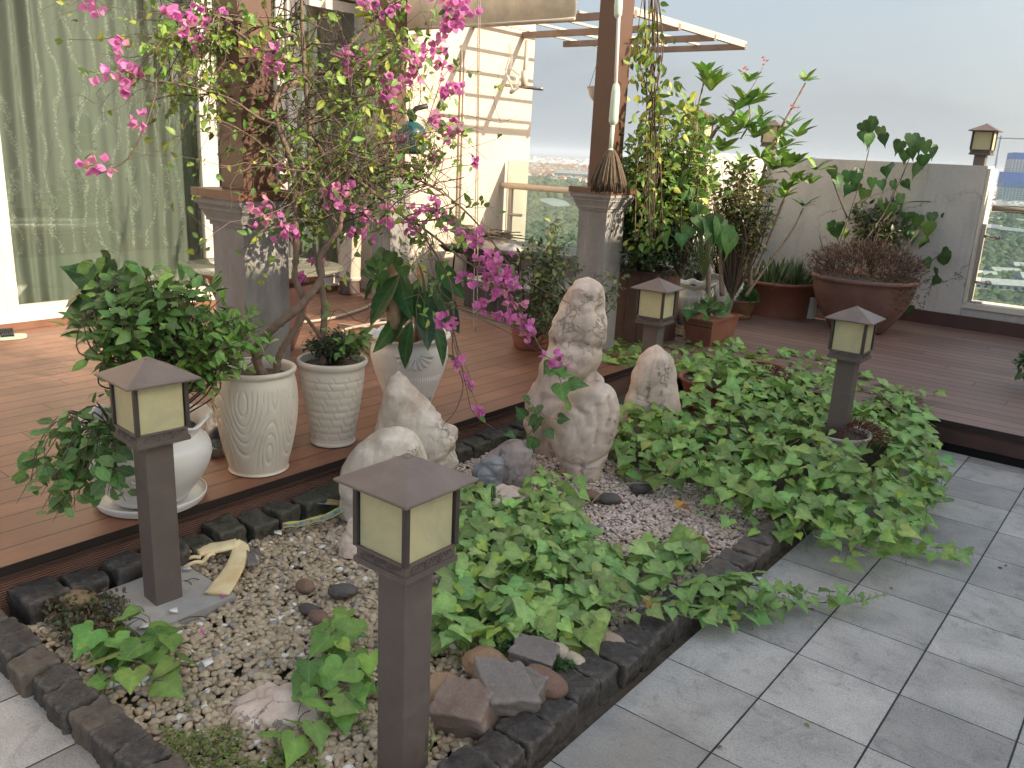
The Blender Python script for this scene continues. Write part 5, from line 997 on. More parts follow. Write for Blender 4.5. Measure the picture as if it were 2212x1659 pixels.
# ---------------------------------------------------------------- sweet potato vine
SPG = (.25, .41, .095)
def poly_sample(poly, n, z):
    P = np.array([A(x, y, z)[:2] for x, y in poly]); lo, hi = P.min(0), P.max(0); out = []
    while len(out) < n:
        q = RS.uniform(lo, hi, (n*2, 2)); ins = np.zeros(len(q), bool); j = len(P)-1
        for i in range(len(P)):
            c = ((P[i, 1] > q[:, 1]) != (P[j, 1] > q[:, 1])) & (q[:, 0] < (P[j, 0]-P[i, 0])*(q[:, 1]-P[i, 1])/(P[j, 1]-P[i, 1]+1e-12)+P[i, 0]); ins ^= c; j = i
        out += list(q[ins])
    return np.array(out[:n])
def vine_leaves(b, bs, xy, zlo, zhi, size, up=.75, yel=.03, zfun=None, base=SPG, stalk=.5, lit=1.):
    n = len(xy); h = RS.rand(n)**.7; z0 = zfun(xy) if zfun else 0.; z = z0+zlo+(zhi-zlo)*h
    s = size*RS.uniform(.55, 1.25, n)*(1-.15*h); a = RS.rand(n)*6.283; d = unit(np.stack([np.cos(a), np.sin(a), RS.normal(-.28, .22, n)], 1)+np.array([.45, -.40, 0])); nr = unit(rnd(n)*.30+np.array([.16, -.18, up+.35]))
    c = cols(base, n, .38, .12)*.88; top = RS.rand(n) < .12; c[top] = np.array([.30, .42, .06])*RS.uniform(.8, 1.15, (top.sum(), 1)); s[top] *= .6; yl = RS.rand(n) < yel*.3; c[yl] = np.array([.36, .33, .08]); s[yl] *= .75
    pos = np.stack([xy[:, 0], xy[:, 1], z], 1); k = RS.rand(n) < .6
    b.inst(T_SP, pos[k], d[k], nr[k], s[k], c[k]*lit); b.inst(T_SPL, pos[~k], d[~k], nr[~k], s[~k], c[~k]*lit)
    for i in np.where(RS.rand(n) < stalk)[0]:
        p = pos[i]; r_ = p-np.array([d[i][0]*.03, d[i][1]*.03, 0]); g = np.array([p[0]-d[i][0]*.05+RS.normal(0, .01), p[1]-d[i][1]*.05+RS.normal(0, .01), (z0[i] if zfun else 0.)+.02])
        bs.tube([g, (r_+g)/2+V(0, 0, .01), p], .0013, 4, np.array([.17, .24, .06])*RS.uniform(.7, 1.3), cap=False)
def runner(b, bs, px, z, size, n, col=SPG, r=.0022, lo=.03):
    P = cat([A(x, y, z+(zz if len(q) > 2 else 0)) if False else A(x, y, q[2] if len(q) > 2 else z) for q in px for x, y, zz in [(q[0], q[1], 0)]], 8); m = len(P); bs.tube(P, [r]*(m//2)+list(np.linspace(r, r*.5, m-m//2)), 5, (.20, .24, .08))
    t = np.linspace(.06, 1, n); idx = (t*(m-1)).astype(int); T_ = unit(np.gradient(P, axis=0)); sd = np.where(np.arange(n) % 2, 1, -1); S = unit(np.cross(T_[idx], V(0, 0, 1))); tail = np.clip((1-t)*3.2, .35, 1)
    off = S*(sd*RS.uniform(.01, .04, n))[:, None]*tail[:, None]+np.stack([np.zeros(n), np.zeros(n), lo*tail*RS.uniform(.6, 1.5, n)], 1); pos = P[idx]+off
    d = unit(off*V(1, 1, 0)+T_[idx]*.01*RS.normal(0, 1, (n, 1))+np.stack([RS.normal(0, .01, n)]*2+[np.full(n, -.006)], 1)); nr = unit(rnd(n)*.35+V(.1, -.1, 1)); s = size*tail*RS.uniform(.75, 1.15, n)
    k = RS.rand(n) < .6; c = cols(col, n, .2, .1); b.inst(T_SP, pos[k], d[k], nr[k], s[k], c[k]); b.inst(T_SPL, pos[~k], d[~k], nr[~k], s[~k], c[~k])
    for i in range(n): bs.tube([P[idx[i]], P[idx[i]]+(pos[i]-P[idx[i]])*.5+V(0, 0, .004), pos[i]], .0011, 4, (.18, .24, .07), cap=False)
BIG = [(1305, 760), (1345, 735), (1430, 700), (1500, 690), (1560, 735), (1640, 770), (1760, 775), (1860, 815), (1975, 855), (2005, 905), (2010, 960), (2045, 1010), (2045, 1070), (1995, 1100), (1960, 1140), (2010, 1170), (1960, 1190), (1850, 1185), (1780, 1165), (1715, 1140), (1650, 1100), (1570, 1080), (1510, 1050), (1440, 1030), (1330, 985), (1325, 915), (1345, 890), (1480, 890), (1510, 850), (1480, 820), (1380, 800), (1310, 800)]
def zbig(xy):
    x, y = xy[:, 0], xy[:, 1]; k = np.array([MN.noise(Vector((a*3, c*3, 1))) for a, c in xy]); return .05*k+.16*np.exp(-(((x+.95)/.45)**2+((y-2.35)/.5)**2))+.05*np.exp(-(((x+.3)/.4)**2+((y-1.9)/.5)**2))
b, bs = MB(), MB(); xy = poly_sample(BIG, 2850, .13); hole = np.zeros(len(xy), bool)
for hx, hy, hr in ((1850, 950, .17), (1650, 820, .11), (1880, 985, .10), (1545, 860, .09)): h_ = A(hx, hy, .17)[:2]; hole |= np.linalg.norm(xy-h_, axis=1) < hr
xy = xy[~hole]; zz = zbig(xy)
back = np.clip((xy[:, 1]-1.7)/1.0, 0, 1)
vine_leaves(b, bs, xy, .05, .19, .080, zfun=zbig, stalk=.25)
for px, n in (([(1900, 860, .18), (1960, 858, .20), (2010, 855, .20), (2045, 850, .2)], 11), ([(1880, 930, .12), (1940, 945, .1), (1990, 940, .1), (2022, 905, .13)], 14), ([(1850, 1000, .1), (1905, 930, .14), (1935, 880, .16)], 12), ([(1960, 1190, .02), (2020, 1200, .03), (2060, 1200, .03), (2095, 1188, .05)], 12), ([(1900, 1090, .08), (1960, 1060, .12), (2000, 1030, .14), (2010, 980, .16)], 14), ([(1800, 960, .12), (1870, 900, .16), (1945, 870, .2), (2000, 880, .2)], 16), ([(1640, 1160, .05), (1560, 1130, .04), (1495, 1100, .05)], 6)):
    runner(b, bs, px, .1, .062, n)
b.build('vine_patch', M['leaf'], kind='stuff', label='large spreading patch of heart shaped vine leaves on the right of the bed', cat='vine'); bs.build('vine_stems', M['leafd'], kind='stuff', label='pale green stalks under the large vine patch', cat='vine')
FRONT = [(985, 1035), (1040, 1075), (1110, 1090), (1180, 1080), (1240, 1085), (1270, 1130), (1290, 1195), (1340, 1215), (1420, 1175), (1510, 1165), (1530, 1185), (1470, 1225), (1400, 1258), (1340, 1290), (1300, 1335), (1280, 1385), (1150, 1375), (1010, 1395), (930, 1390), (935, 1290), (960, 1240), (975, 1120)]
b, bs = MB(), MB(); xy = poly_sample(FRONT, 640, .08); vine_leaves(b, bs, xy, .045, .13, .084, base=(.28, .44, .125), stalk=.7)
for px, n in (([(1000, 1260, .07), (1120, 1330, .06), (1240, 1345, .06), (1330, 1330, .06)], 10), ([(1130, 1120, .05), (1150, 1060, .12), (1160, 1010, .18)], 10), ([(1225, 1120, .05), (1240, 1060, .12), (1245, 1030, .17)], 9), ([(1185, 1100, .05), (1195, 1060, .1), (1175, 1025, .15)], 8)): runner(b, bs, px, .1, .062, n)
b.build('vine_patch', M['leaf'], kind='stuff', label='patch of pale heart shaped vine leaves right of the nearest lamp', cat='vine'); bs.build('vine_stems', M['leafd'], kind='stuff', label='thin stalks under the front vine patch', cat='vine')
def vine_plant(label, runs, poly=None, n=0, zl=.03, zh=.1, size=.085, base=SPG, rs=.06, loc=None):
    b, bs = MB(), MB()
    if poly: vine_leaves(b, bs, poly_sample(poly, n, .06), zl, zh, size, base=base, stalk=.9)
    for px, k in runs: runner(b, bs, px, .05, rs, k, base)
    p = A(*loc, .02); o = thing('vine_plant', label, 'vine', p); b.build('foliage', M['leaf'], o); bs.build('stem', M['leafd'], o)
vine_plant('trailing vine shoot creeping from the kerb onto the grey tiles', [([(1340, 1335, .06), (1430, 1322, .1), (1500, 1335, .05), (1570, 1345, .03), (1650, 1330, .02), (1720, 1300, .02)], 26), ([(1480, 1290, .07), (1580, 1285, .06), (1680, 1300, .03), (1780, 1302, .03), (1850, 1300, .04), (1905, 1285, .05)], 34), ([(1420, 1300, .08), (1500, 1270, .07), (1590, 1262, .07), (1680, 1270, .06), (1740, 1280, .06)], 22)], [(1505, 1255), (1600, 1245), (1720, 1275), (1730, 1300), (1640, 1330), (1560, 1340), (1500, 1310)], 34, .03, .08, .062, (.20, .34, .09), .055, (1500, 1310))
vine_plant('young bright vine plant in the lower left corner of the bed', [([(235, 1480, .02), (215, 1450, .05), (190, 1400, .08)], 3)], [(160, 1375), (240, 1350), (320, 1345), (395, 1380), (400, 1460), (330, 1490), (250, 1480), (190, 1430)], 26, .04, .11, .088, (.17, .31, .06), .075, (320, 1480))
vine_plant('pale green vine plant pressed against the left side of the nearest lamp', [([(600, 1640, .02), (660, 1590, .04), (720, 1530, .06), (770, 1470, .08)], 9)], [(655, 1400), (690, 1355), (800, 1345), (806, 1500), (740, 1540), (680, 1530), (650, 1470)], 32, .04, .13, .086, (.20, .35, .07), .07, (740, 1500))
vine_plant('small vine seedling climbing the tall boulder with a pink flower on top', [([(1215, 870, .30), (1205, 840, .36), (1195, 800, .44), (1188, 785, .48)], 8)], None, 0, .1, .2, .07, (.12, .23, .05), .062, (1215, 900)) if False else None
# shoot and leaves against the tall boulder
def shoot(name, label, pts, size, n, base, cat_, tpl=T_SP, spread=.04, r=.002):
    P = cat(pts, 8); m = len(P); b = MB(); bs = MB(); bs.tube(P, [r]*(m//2)+list(np.linspace(r, r*.5, m-m//2)), 5, (.16, .20, .07)); idx = (np.linspace(.15, 1, n)*(m-1)).astype(int)
    off = unit(rnd(n)+V(.3, -.4, .2))*spread*RS.uniform(.3, 1, (n, 1)); pos = P[idx]+off
    b.inst(tpl, pos, unit(off+V(0, 0, -.01)), unit(rnd(n)*.5+V(.4, -.5, .8)), size*RS.uniform(.7, 1.2, n), cols(base, n)); 
    for i in range(n): bs.tube([P[idx[i]], pos[i]], .001, 4, (.16, .22, .06), cap=False)
    o = thing(name, label, cat_, pts[0]); b.build('foliage', M['leaf'], o); bs.build('stem', M['leafd'], o); return o
shoot('vine_shoot', 'leafy shoot growing in front of the tallest boulder, tipped with pink bracts', [PD(1235, 880, 3.72), PD(1215, 835, 3.70), PD(1203, 800, 3.70), PD(1198, 782, 3.70)], .075, 9, (.11, .23, .05), 'vine', spread=.06)
shoot('vine_shoot', 'small leafy shoot at the left foot of the tallest boulder', [PD(1120, 960, 3.75), PD(1150, 930, 3.72), PD(1180, 905, 3.70), PD(1150, 875, 3.72)], .065, 12, (.06, .14, .035), 'vine', spread=.09)

# ---------------------------------------------------------------- generic woody plants
def grow(base, tips, b, bs, leaf_n, tpl, size, base_col, r0=.006, col=(.09, .06, .04), up=.4, spread=.05, droop=-.25, start=.35, yel=0., ycol=(.30, .30, .04), wig=.06, face=None, lit=None, br=.3):
    for tp in tips:
        tp = np.asarray(tp, float); bp = np.asarray(base if np.ndim(base) == 1 else base[RS.randint(len(base))], float); L = np.linalg.norm(tp-bp); mid = bp+(tp-bp)*.45+V(0, 0, up*L*.25)+RS.normal(0, wig*L, 3); m2 = bp+(tp-bp)*.75+V(0, 0, up*L*.15)+RS.normal(0, wig*L, 3)
        P = cat([bp, mid, m2, tp], 5); m = len(P); bs.tube(P, np.linspace(r0, r0*.25, m), 5, np.array(col)*RS.uniform(.7, 1.4), cap=False)
        n = leaf_n if np.isscalar(leaf_n) else RS.randint(*leaf_n); t = start+(1-start)*RS.rand(n)**.8; idx = (t*(m-1)).astype(int); T_ = unit(np.gradient(P, axis=0))[idx]; rd = unit(np.cross(T_, rnd(n))); off = rd*spread*RS.uniform(.1, 1, (n, 1)); pos = P[idx]+off
        d = unit(rd+T_*.5+V(0, 0, droop)); nr = unit(rnd(n)*.45+V(.25, -.1, 1)); c = cols(base_col, n, br, .12, yel, ycol); b.inst(tpl, pos, d, nr, size*RS.uniform(.55, 1.2, n), c)
def ell(c, r, n, lo=-1): 
    u = unit(rnd(n)); u[:, 2] = np.where(u[:, 2] < lo, -u[:, 2], u[:, 2]); return np.array(c)+u*np.array(r)*RS.uniform(.55, 1, (n, 1))
def bush(name, label, cat_, base, centre, rad, nst, leaf_n, tpl, size, col, mat='leaf', loc=None, lo=-.4, **k):
    b, bs = MB(), MB(); grow(base, ell(centre, rad, nst, lo), b, bs, leaf_n, tpl, size, col, **k); o = thing(name, label, cat_, loc if loc is not None else (base if np.ndim(base) == 1 else base[0])); b.build('foliage', M[mat], o); bs.build('stem', M['bark'], o); return o
UB = V(PU[0], PU[1], DZ+.25)
bush('broadleaf_shrub', 'dense dark green shrub spilling over the white urn behind the left lamp', 'shrub', UB, PD(325, 700, 2.98), (.29, .27, .22), 84, 13, T_OV, .060, (.10, .20, .045), 'leafd', r0=.005, spread=.045, yel=.12, ycol=(.20, .34, .06))
bush('citrus_shrub', 'brighter green shrub leaning right from the urn towards the wave patterned pot', 'shrub', UB, PD(480, 740, 3.05), (.21, .21, .13), 60, 13, T_OV, .05, (.15, .29, .06), 'leafd', r0=.004, spread=.03, yel=.15, ycol=(.18, .30, .04))
b, bs = MB(), MB(); st = [UB, PD(300, 720, 2.9), PD(265, 640, 2.95), PD(215, 590, 3.0)]; bs.tube(cat(st), .006, 6, (.12, .16, .06)); pos = np.array([PD(x, y, 2.98) for x, y in ((190, 600), (215, 650), (165, 640), (250, 600), (280, 640), (235, 700), (200, 690), (300, 690), (180, 660), (240, 560), (205, 570), (290, 590))]); n = len(pos)
b.inst(T_SPL, pos, unit(rnd(n)+V(-.5, -.8, -.5)), unit(rnd(n)*.4+V(.4, -.5, .8)), RS.uniform(.08, .12, n), cols((.04, .09, .025), n)); o = thing('papaya_leaf_plant', 'tall lobed leaf stalk rising left out of the urn shrub', 'plant', UB); b.build('foliage', M['leafd'], o); bs.build('stem', M['leafd'], o)
TB = V(PU[0]-.02, PU[1]-.10, DZ+.27)
bush('mint_plant', 'trailing round leaved plant hanging over the left side of the urn', 'plant', TB, PD(165, 1040, 2.62), (.19, .19, .13), 34, 9, T_RD, .056, (.11, .22, .06), r0=.003, spread=.03, up=1.1, lo=-1)
# pot B small leaved plant, pot C
bush('small_leaf_plant', 'low dark small leaved plant filling the scale patterned pot', 'plant', V(PB[0], PB[1], DZ+.35), V(PB[0]+.02, PB[1], DZ+.44), (.15, .15, .07), 130, 10, T_RD, .018, (.03, .055, .02), 'leafd', r0=.0015, spread=.02, lo=-.1)
bush('light_sprig', 'light green sprig leaning right out of the scale patterned pot', 'plant', V(PB[0], PB[1], DZ+.36), PD(770, 740, 3.6), (.10, .10, .05), 9, 8, T_OV, .045, (.11, .22, .045), r0=.002, spread=.03, lo=-.3)
o = thing('cut_tree', 'two stout cut trunks with drooping dark leaves in the fan patterned pot', 'tree', (PC[0], PC[1], DZ+.35)); b = MB(); k1 = [V(PC[0]-.03, PC[1]-.03, DZ+.33), PD(852, 700, 3.98), PD(851, 640, 3.98), PD(850, 600, 3.98), PD(852, 566, 3.98)]; b.tube(cat(k1), [.036]*20+[.032]*13, 14, (.32, .22, .13)); b.build('trunk', M['bark'], o)
b = MB(); k2 = [V(PC[0]+.03, PC[1]+.03, DZ+.33), PD(905, 690, 4.05), PD(912, 630, 4.05), PD(908, 580, 4.1)]; b.tube(cat(k2), .022, 12, (.34, .22, .12)); b.build('trunk', M['bark'], o)
b, bs = MB(), MB(); LG = [(850, 575, -25, 95), (860, 580, 10, 110), (835, 570, -60, 80), (900, 560, 20, 130), (905, 600, -20, 120), (925, 590, 30, 150), (880, 640, -8, 130), (890, 690, -15, 120), (930, 680, 25, 120), (860, 680, -30, 90), (940, 560, 45, 90), (915, 620, 5, 140), (845, 620, -40, 80), (865, 590, -48, 120), (892, 610, 12, 110)]
for x, y, a, L in LG:
    p = PD(x, y, RS.uniform(3.85, 4.05)); q = PD(x+math.sin(math.radians(a))*L, y+L, RS.uniform(3.8, 4.05)); d = q-p; b.inst(T_LG, [p], [d], [unit(V(.4, -.6, .4)+RS.normal(0, .35, 3))], [np.linalg.norm(d)*.88], cols((.028, .085, .022), 1, .35)); bs.tube([p-V(0, 0, -.02), p], .002, 4, (.2, .2, .06))
for x, y in ((800, 560), (815, 545), (830, 560), (790, 580), (845, 545), (860, 555), (825, 585), (870, 575)): b.inst(T_HT, [PD(x, y, 3.8)], [RS.normal(0, 1, 3)*V(1, 1, .3)+V(0, 0, -.9)], [V(.5, -.6, .6)], [.075], cols((.06, .14, .03), 1))
b.build('foliage', M['leafd'], o); bs.build('stem', M['leafd'], o)

# ---------------------------------------------------------------- bougainvillea
def limb(b, pts, r, col=(.15, .105, .075)):
    P = cat([PD(x, y, d) for x, y, d in pts], 7); m = len(P); rr_ = np.interp(np.linspace(0, 1, m), np.linspace(0, 1, len(r)), r); rr_ = rr_*(1+.12*RS.normal(0, 1, m)); b.tube(P, rr_, 9, np.array(col)*RS.uniform(.85, 1.2)); return P
def bougainvillea(label, limbs, nt, region, col, nf, flowers, loc, seed, lsize=.036):
    o = thing('bougainvillea', label, 'bougainvillea', loc); bt = MB(); bw = MB(); bl_ = MB(); bf = MB(); trunks = []
    for pts, r in limbs: trunks.append(limb(bt, pts, r))
    # nodes to sprout from, weighted to thin upper wood
    nodes = np.concatenate([T_[len(T_)//3:] for T_ in trunks if len(T_) > 3]); tw = []
    def twig(p, d, L, r, lv):
        k = 5; P = [p]; 
        for i in range(k): d = unit(d+RS.normal(0, .28, 3)+V(0, 0, -.08)); P.append(P[-1]+d*L/k)
        P = np.array(P); bw.tube(P, np.linspace(r, r*.45, k+1), 4, np.array([.14, .10, .075])*RS.uniform(.5, 1.5), cap=False); tw.append(P)
        if lv > 0:
            for _ in range(RS.randint(1, 4)): twig(P[RS.randint(1, k+1)], unit(d+RS.normal(0, .8, 3)), L*RS.uniform(.45, .8), r*.6, lv-1)
    for i in range(nt):
        x0, y0, x1, y1 = region[RS.randint(len(region))]; tgt = PD(RS.uniform(x0, x1), RS.uniform(y0, y1), RS.uniform(3.0, 3.95)); j = np.argmin(np.linalg.norm(nodes-tgt, axis=1)+RS.rand(len(nodes))*.25); p = nodes[j]; L = np.linalg.norm(tgt-p)
        twig(p, unit(tgt-p+V(0, 0, .1*L)), min(max(L, .12), .6), .0032, 2)
    S = np.concatenate([t_[1:] for t_ in tw]); rg = RS.permutation(len(S))[:col[1]]; n = len(rg)
    dn = np.array([MN.noise(Vector(s*4.)) for s in S[rg]]); keep = dn > -.12; rg = rg[keep]; n = len(rg); rep = 2; pos = np.repeat(S[rg], rep, 0)+rnd(n*rep)*.012; n = len(pos)
    c = cols(col[0], n, .35, .12, .22, (.26, .30, .035)); bl_.inst(T_OV, pos, unit(rnd(n)+V(.2, -.3, -.3)), unit(rnd(n)*.8+V(.3, -.3, .8)), lsize*RS.uniform(.5, 1.35, n), c)
    for x, y, s_, dd in flowers:
        c0 = PD(x, y, dd); k = max(4, int(9*s_)); cc = c0+rnd(k)*V(.026, .026, .022)*s_
        j = np.argmin(np.linalg.norm(nodes-c0, axis=1)); js = np.argmin(np.linalg.norm(S-c0, axis=1)); st = S[js]; bw.tube([st, (st+c0)/2+RS.normal(0, .01, 3), c0], .0012, 4, (.12, .08, .06), cap=False)
        for q in cc:
            ax = unit(RS.normal(0, 1, 3)+V(.5, -.7, .1)); u = unit(np.cross(ax, V(.1, .2, 1))); w_ = np.cross(ax, u); hue = np.array([.82, .26, .62]) if RS.rand() < .75 else np.array([.86, .36, .56])
            for a in (0, 2.09, 4.18): dd_ = math.cos(a)*u+math.sin(a)*w_+ax*.75; bf.inst(T_BR, [q], [dd_], [ax-dd_*.3], [RS.uniform(.027, .038)], [hue*RS.uniform(.8, 1.2)])
            bf.tube([q, q+ax*.014], .0011, 4, (.75, .68, .45))
        for q in range(int(3*s_)): bl_.inst(T_OV, [c0+RS.normal(0, .02*s_, 3)], [RS.normal(0, 1, 3)], [RS.normal(0, 1, 3)], [lsize*1.1], cols((.10, .22, .04), 1))
    bt.build('trunk', M['bark'], o); bw.build('twigs', M['bark'], o); bl_.build('foliage', M['leaf'], o); bf.build('bracts', M['bract'], o); return tw
d0 = 3.28
LA = [([(572, 822, 3.30), (558, 790, 3.28), (553, 752, 3.26), (592, 707, 3.24), (636, 672, 3.26), (668, 640, 3.3), (694, 600, 3.34), (690, 560, 3.36), (712, 524, 3.38), (733, 494, 3.4), (736, 440, 3.4), (722, 400, 3.42), (700, 340, 3.45), (672, 280, 3.42), (655, 240, 3.4)], [.019, .017, .0145, .012, .009, .006]),
      ([(595, 818, 3.34), (600, 780, 3.34), (612, 750, 3.34), (648, 690, 3.36), (652, 640, 3.36), (637, 600, 3.36), (640, 540, 3.36), (637, 490, 3.34), (640, 450, 3.34), (633, 370, 3.32), (622, 330, 3.32), (600, 270, 3.3), (597, 230, 3.3), (600, 200, 3.3)], [.014, .014, .014, .013, .011, .010, .006]),
      ([(640, 450, 3.34), (655, 400, 3.36), (668, 340, 3.36), (668, 270, 3.36), (662, 200, 3.36), (656, 120, 3.38), (652, 40, 3.4), (650, -60, 3.4)], [.010, .010, .009, .009, .006]),
      ([(662, 165, 3.36), (690, 158, 3.4), (720, 155, 3.45), (745, 140, 3.5)], [.010, .008, .004]), ([(660, 170, 3.36), (625, 182, 3.3), (600, 205, 3.28), (590, 240, 3.26)], [.012, .012, .006]),
      ([(668, 250, 3.36), (700, 200, 3.42), (760, 165, 3.5), (830, 130, 3.6), (880, 60, 3.7)], [.007, .005, .003]),
      ([(640, 80, 3.34), (590, 62, 3.3), (530, 48, 3.24), (470, 30, 3.2), (430, 5, 3.1)], [.007, .006, .003]), ([(600, 110, 3.3), (560, 105, 3.26), (520, 75, 3.2), (460, 30, 3.1)], [.008, .008, .004]),
      ([(470, 45, 3.15), (400, 62, 3.05), (344, 95, 3.0), (333, 140, 3.0), (337, 188, 3.0), (322, 250, 3.02), (306, 291, 3.02), (272, 347, 3.04), (216, 375, 3.06)], [.004, .0035, .003, .0015]),
      ([(600, 270, 3.3), (560, 255, 3.26), (500, 215, 3.2), (430, 192, 3.12), (337, 172, 3.0)], [.006, .004, .002]), ([(633, 370, 3.32), (590, 340, 3.26), (550, 300, 3.22), (480, 262, 3.15), (430, 262, 3.1)], [.005, .003, .0015]),
      ([(700, 340, 3.45), (760, 380, 3.5), (840, 440, 3.55), (930, 505, 3.6), (1000, 560, 3.65), (1070, 605, 3.7), (1115, 660, 3.72), (1150, 720, 3.74), (1178, 770, 3.74)], [.006, .005, .0025]),
      ([(680, 300, 3.42), (780, 340, 3.5), (880, 378, 3.6), (975, 430, 3.7), (1050, 505, 3.8), (1110, 585, 3.85), (1170, 625, 3.9), (1230, 655, 3.9)], [.005, .004, .0018]),
      ([(840, 440, 3.55), (905, 500, 3.58), (948, 560, 3.6), (975, 620, 3.6), (980, 700, 3.6), (978, 760, 3.6), (1000, 830, 3.6), (985, 885, 3.6), (960, 915, 3.6)], [.0045, .004, .0015]),
      ([(978, 700, 3.6), (990, 760, 3.6), (1008, 840, 3.6), (1022, 890, 3.6), (1065, 925, 3.6)], [.003, .0012]), ([(722, 400, 3.42), (760, 440, 3.45), (800, 470, 3.5), (880, 480, 3.55), (960, 470, 3.6)], [.005, .003]),
      ([(640, 540, 3.36), (600, 470, 3.3), (590, 440, 3.28), (560, 420, 3.25)], [.004, .002]), ([(700, 160, 3.4), (790, 60, 3.5), (850, 10, 3.55), (900, -30, 3.6)], [.005, .003])]
RG = [(440, 0, 640, 130), (600, 0, 860, 200), (620, 150, 900, 420), (440, 120, 640, 300), (330, 40, 470, 240), (840, 180, 1000, 330), (700, 380, 960, 520), (280, 60, 480, 200), (640, 200, 860, 420)]
FL = [(200, 10, .8, 3.0), (375, 30, .9, 3.05), (428, 38, 1.2, 3.1), (412, 82, .8, 3.1), (262, 100, .4, 3.0), (268, 152, 1.3, 3.0), (280, 172, 1.2, 3.0), (305, 262, .6, 3.0), (190, 358, .7, 3.05), (210, 365, .6, 3.05), (487, 42, .7, 3.2), (608, 128, 1, 3.25), (606, 152, .8, 3.25), (566, 458, 1.1, 3.25), (628, 500, 1, 3.3), (735, 412, 1.1, 3.3), (722, 422, .9, 3.3), (742, 118, .9, 3.4), (745, 145, 1, 3.4), (788, 132, 1, 3.4), (832, 182, 1.1, 3.5), (838, 208, 1.1, 3.5), (850, 15, 1, 3.5), (803, 12, .8, 3.5), (895, 108, 1, 3.6), (888, 140, 1.1, 3.6), (905, 155, .9, 3.6), (950, 105, 1, 3.6), (958, 140, .8, 3.6), (965, 15, 1.5, 3.6), (985, 35, 1.5, 3.6), (1000, 20, 1.1, 3.6), (975, 55, 1.1, 3.6), (960, 205, .9, 3.65), (985, 198, .7, 3.65), (945, 255, .7, 3.7), (965, 275, .9, 3.7), (985, 285, .6, 3.7), (1030, 350, .4, 3.8), (935, 452, 1, 3.6), (968, 480, .9, 3.65), (1012, 515, 1, 3.65), (895, 482, 1, 3.55), (790, 470, .8, 3.5), (835, 470, .9, 3.5),
      (1050, 550, 1.3, 3.7), (1065, 568, 1.6, 3.7), (1080, 585, 1.6, 3.7), (1050, 585, 1.3, 3.7), (1085, 605, 1.4, 3.7), (1065, 618, 1.2, 3.72), (1100, 615, 1.2, 3.72), (1040, 655, .8, 3.72), (1085, 682, .7, 3.74), (1105, 690, .8, 3.74), (1118, 650, .7, 3.74), (1125, 705, 1, 3.74), (1140, 718, .9, 3.74), (1200, 782, 1.2, 3.68), (952, 695, .7, 3.55), (968, 700, .6, 3.55), (990, 780, .6, 3.55), (1018, 822, .5, 3.6), (1035, 885, .6, 3.6), (605, 380, .8, 3.6), (590, 245, .6, 3.6), (690, 360, .7, 3.6), (770, 500, .7, 3.5), (940, 350, .5, 3.7), (1000, 600, .5, 3.7), (910, 300, .4, 3.8)]
tw1 = bougainvillea('large bougainvillea with magenta bracts growing from the wave patterned pot', LA, 190, RG, ((.17, .28, .05), 2250), 0, FL, (PA[0], PA[1], DZ+.39), 1)
LB = [([(700, 790, 3.66), (697, 730, 3.64), (700, 690, 3.62), (699, 650, 3.60), (693, 600, 3.6), (680, 550, 3.6), (684, 500, 3.6), (720, 440, 3.6), (760, 380, 3.65)], [.015, .014, .011, .008, .004]), ([(698, 735, 3.64), (672, 700, 3.6), (655, 680, 3.58), (640, 668, 3.55)], [.010, .007, .004]), ([(684, 500, 3.6), (650, 430, 3.6), (640, 380, 3.6), (610, 300, 3.6)], [.007, .004]), ([(720, 440, 3.6), (780, 400, 3.7), (850, 360, 3.8), (920, 380, 3.85)], [.005, .002])]
bougainvillea('smaller bougainvillea with a bare forked trunk in the scale patterned pot', LB, 60, [(560, 280, 880, 480), (700, 60, 940, 400)], ((.10, .18, .04), 700), 0, [(680, 560, .5, 3.6), (860, 312, .6, 3.8), (650, 600, .4, 3.6)], (PB[0], PB[1], DZ+.36), 2)

# ---------------------------------------------------------------- plants of the far corner
bush('citrus_bush', 'upright bush with small pointed leaves left of the mop column, behind the tall boulder', 'shrub', V(-2.42, 2.42, DZ), PD(1200, 590, 5.05), (.20, .20, .34), 46, 26, T_OV, .042, (.065, .10, .035), 'leafd', r0=.005, spread=.03, up=.3, lo=-1, yel=.2, ycol=(.20, .22, .06))
bush('citrus_bush', 'small leaved branches crossing in front of the mop column base', 'shrub', V(-2.2, 2.42, DZ), PD(1300, 610, 4.8), (.10, .10, .14), 14, 16, T_OV, .04, (.08, .12, .04), 'leafd', r0=.004, spread=.03, up=.3, lo=-1, yel=.2, ycol=(.20, .22, .06))
MB().lathe(prof((.001, 0), (.11, 0), (.14, .12), (.15, .2), (.155, .21), (.14, .2), n=4), (-2.40, 2.44, DZ), 32).build('clay_pot', M['terra'], label='clay pot of the pointed leaf bush left of the mop column', cat='plant pot')
HB = V(-2.08, 3.32, DZ+.48)
b, bs = MB(), MB(); P_ = ell(V(-2.04, 3.28, DZ+.67), (.43, .40, .28), 5200, -.6); n = len(P_); b.inst(T_RD, P_, rnd(n), unit(rnd(n)*.7+V(.2, -.2, 1)), RS.uniform(.018, .032, n), cols((.045, .085, .03), n, .5, .15, .12, (.12, .17, .06)))
grow(HB, ell(V(-2.04, 3.28, DZ+.66), (.38, .34, .26), 90, -.2), b, bs, 6, T_RD, .026, (.03, .055, .022), r0=.003); o = thing('box_bush', 'dense dark small leaved bush filling the plank planter', 'shrub', HB); b.build('foliage', M['leafd'], o); bs.build('stem', M['bark'], o)
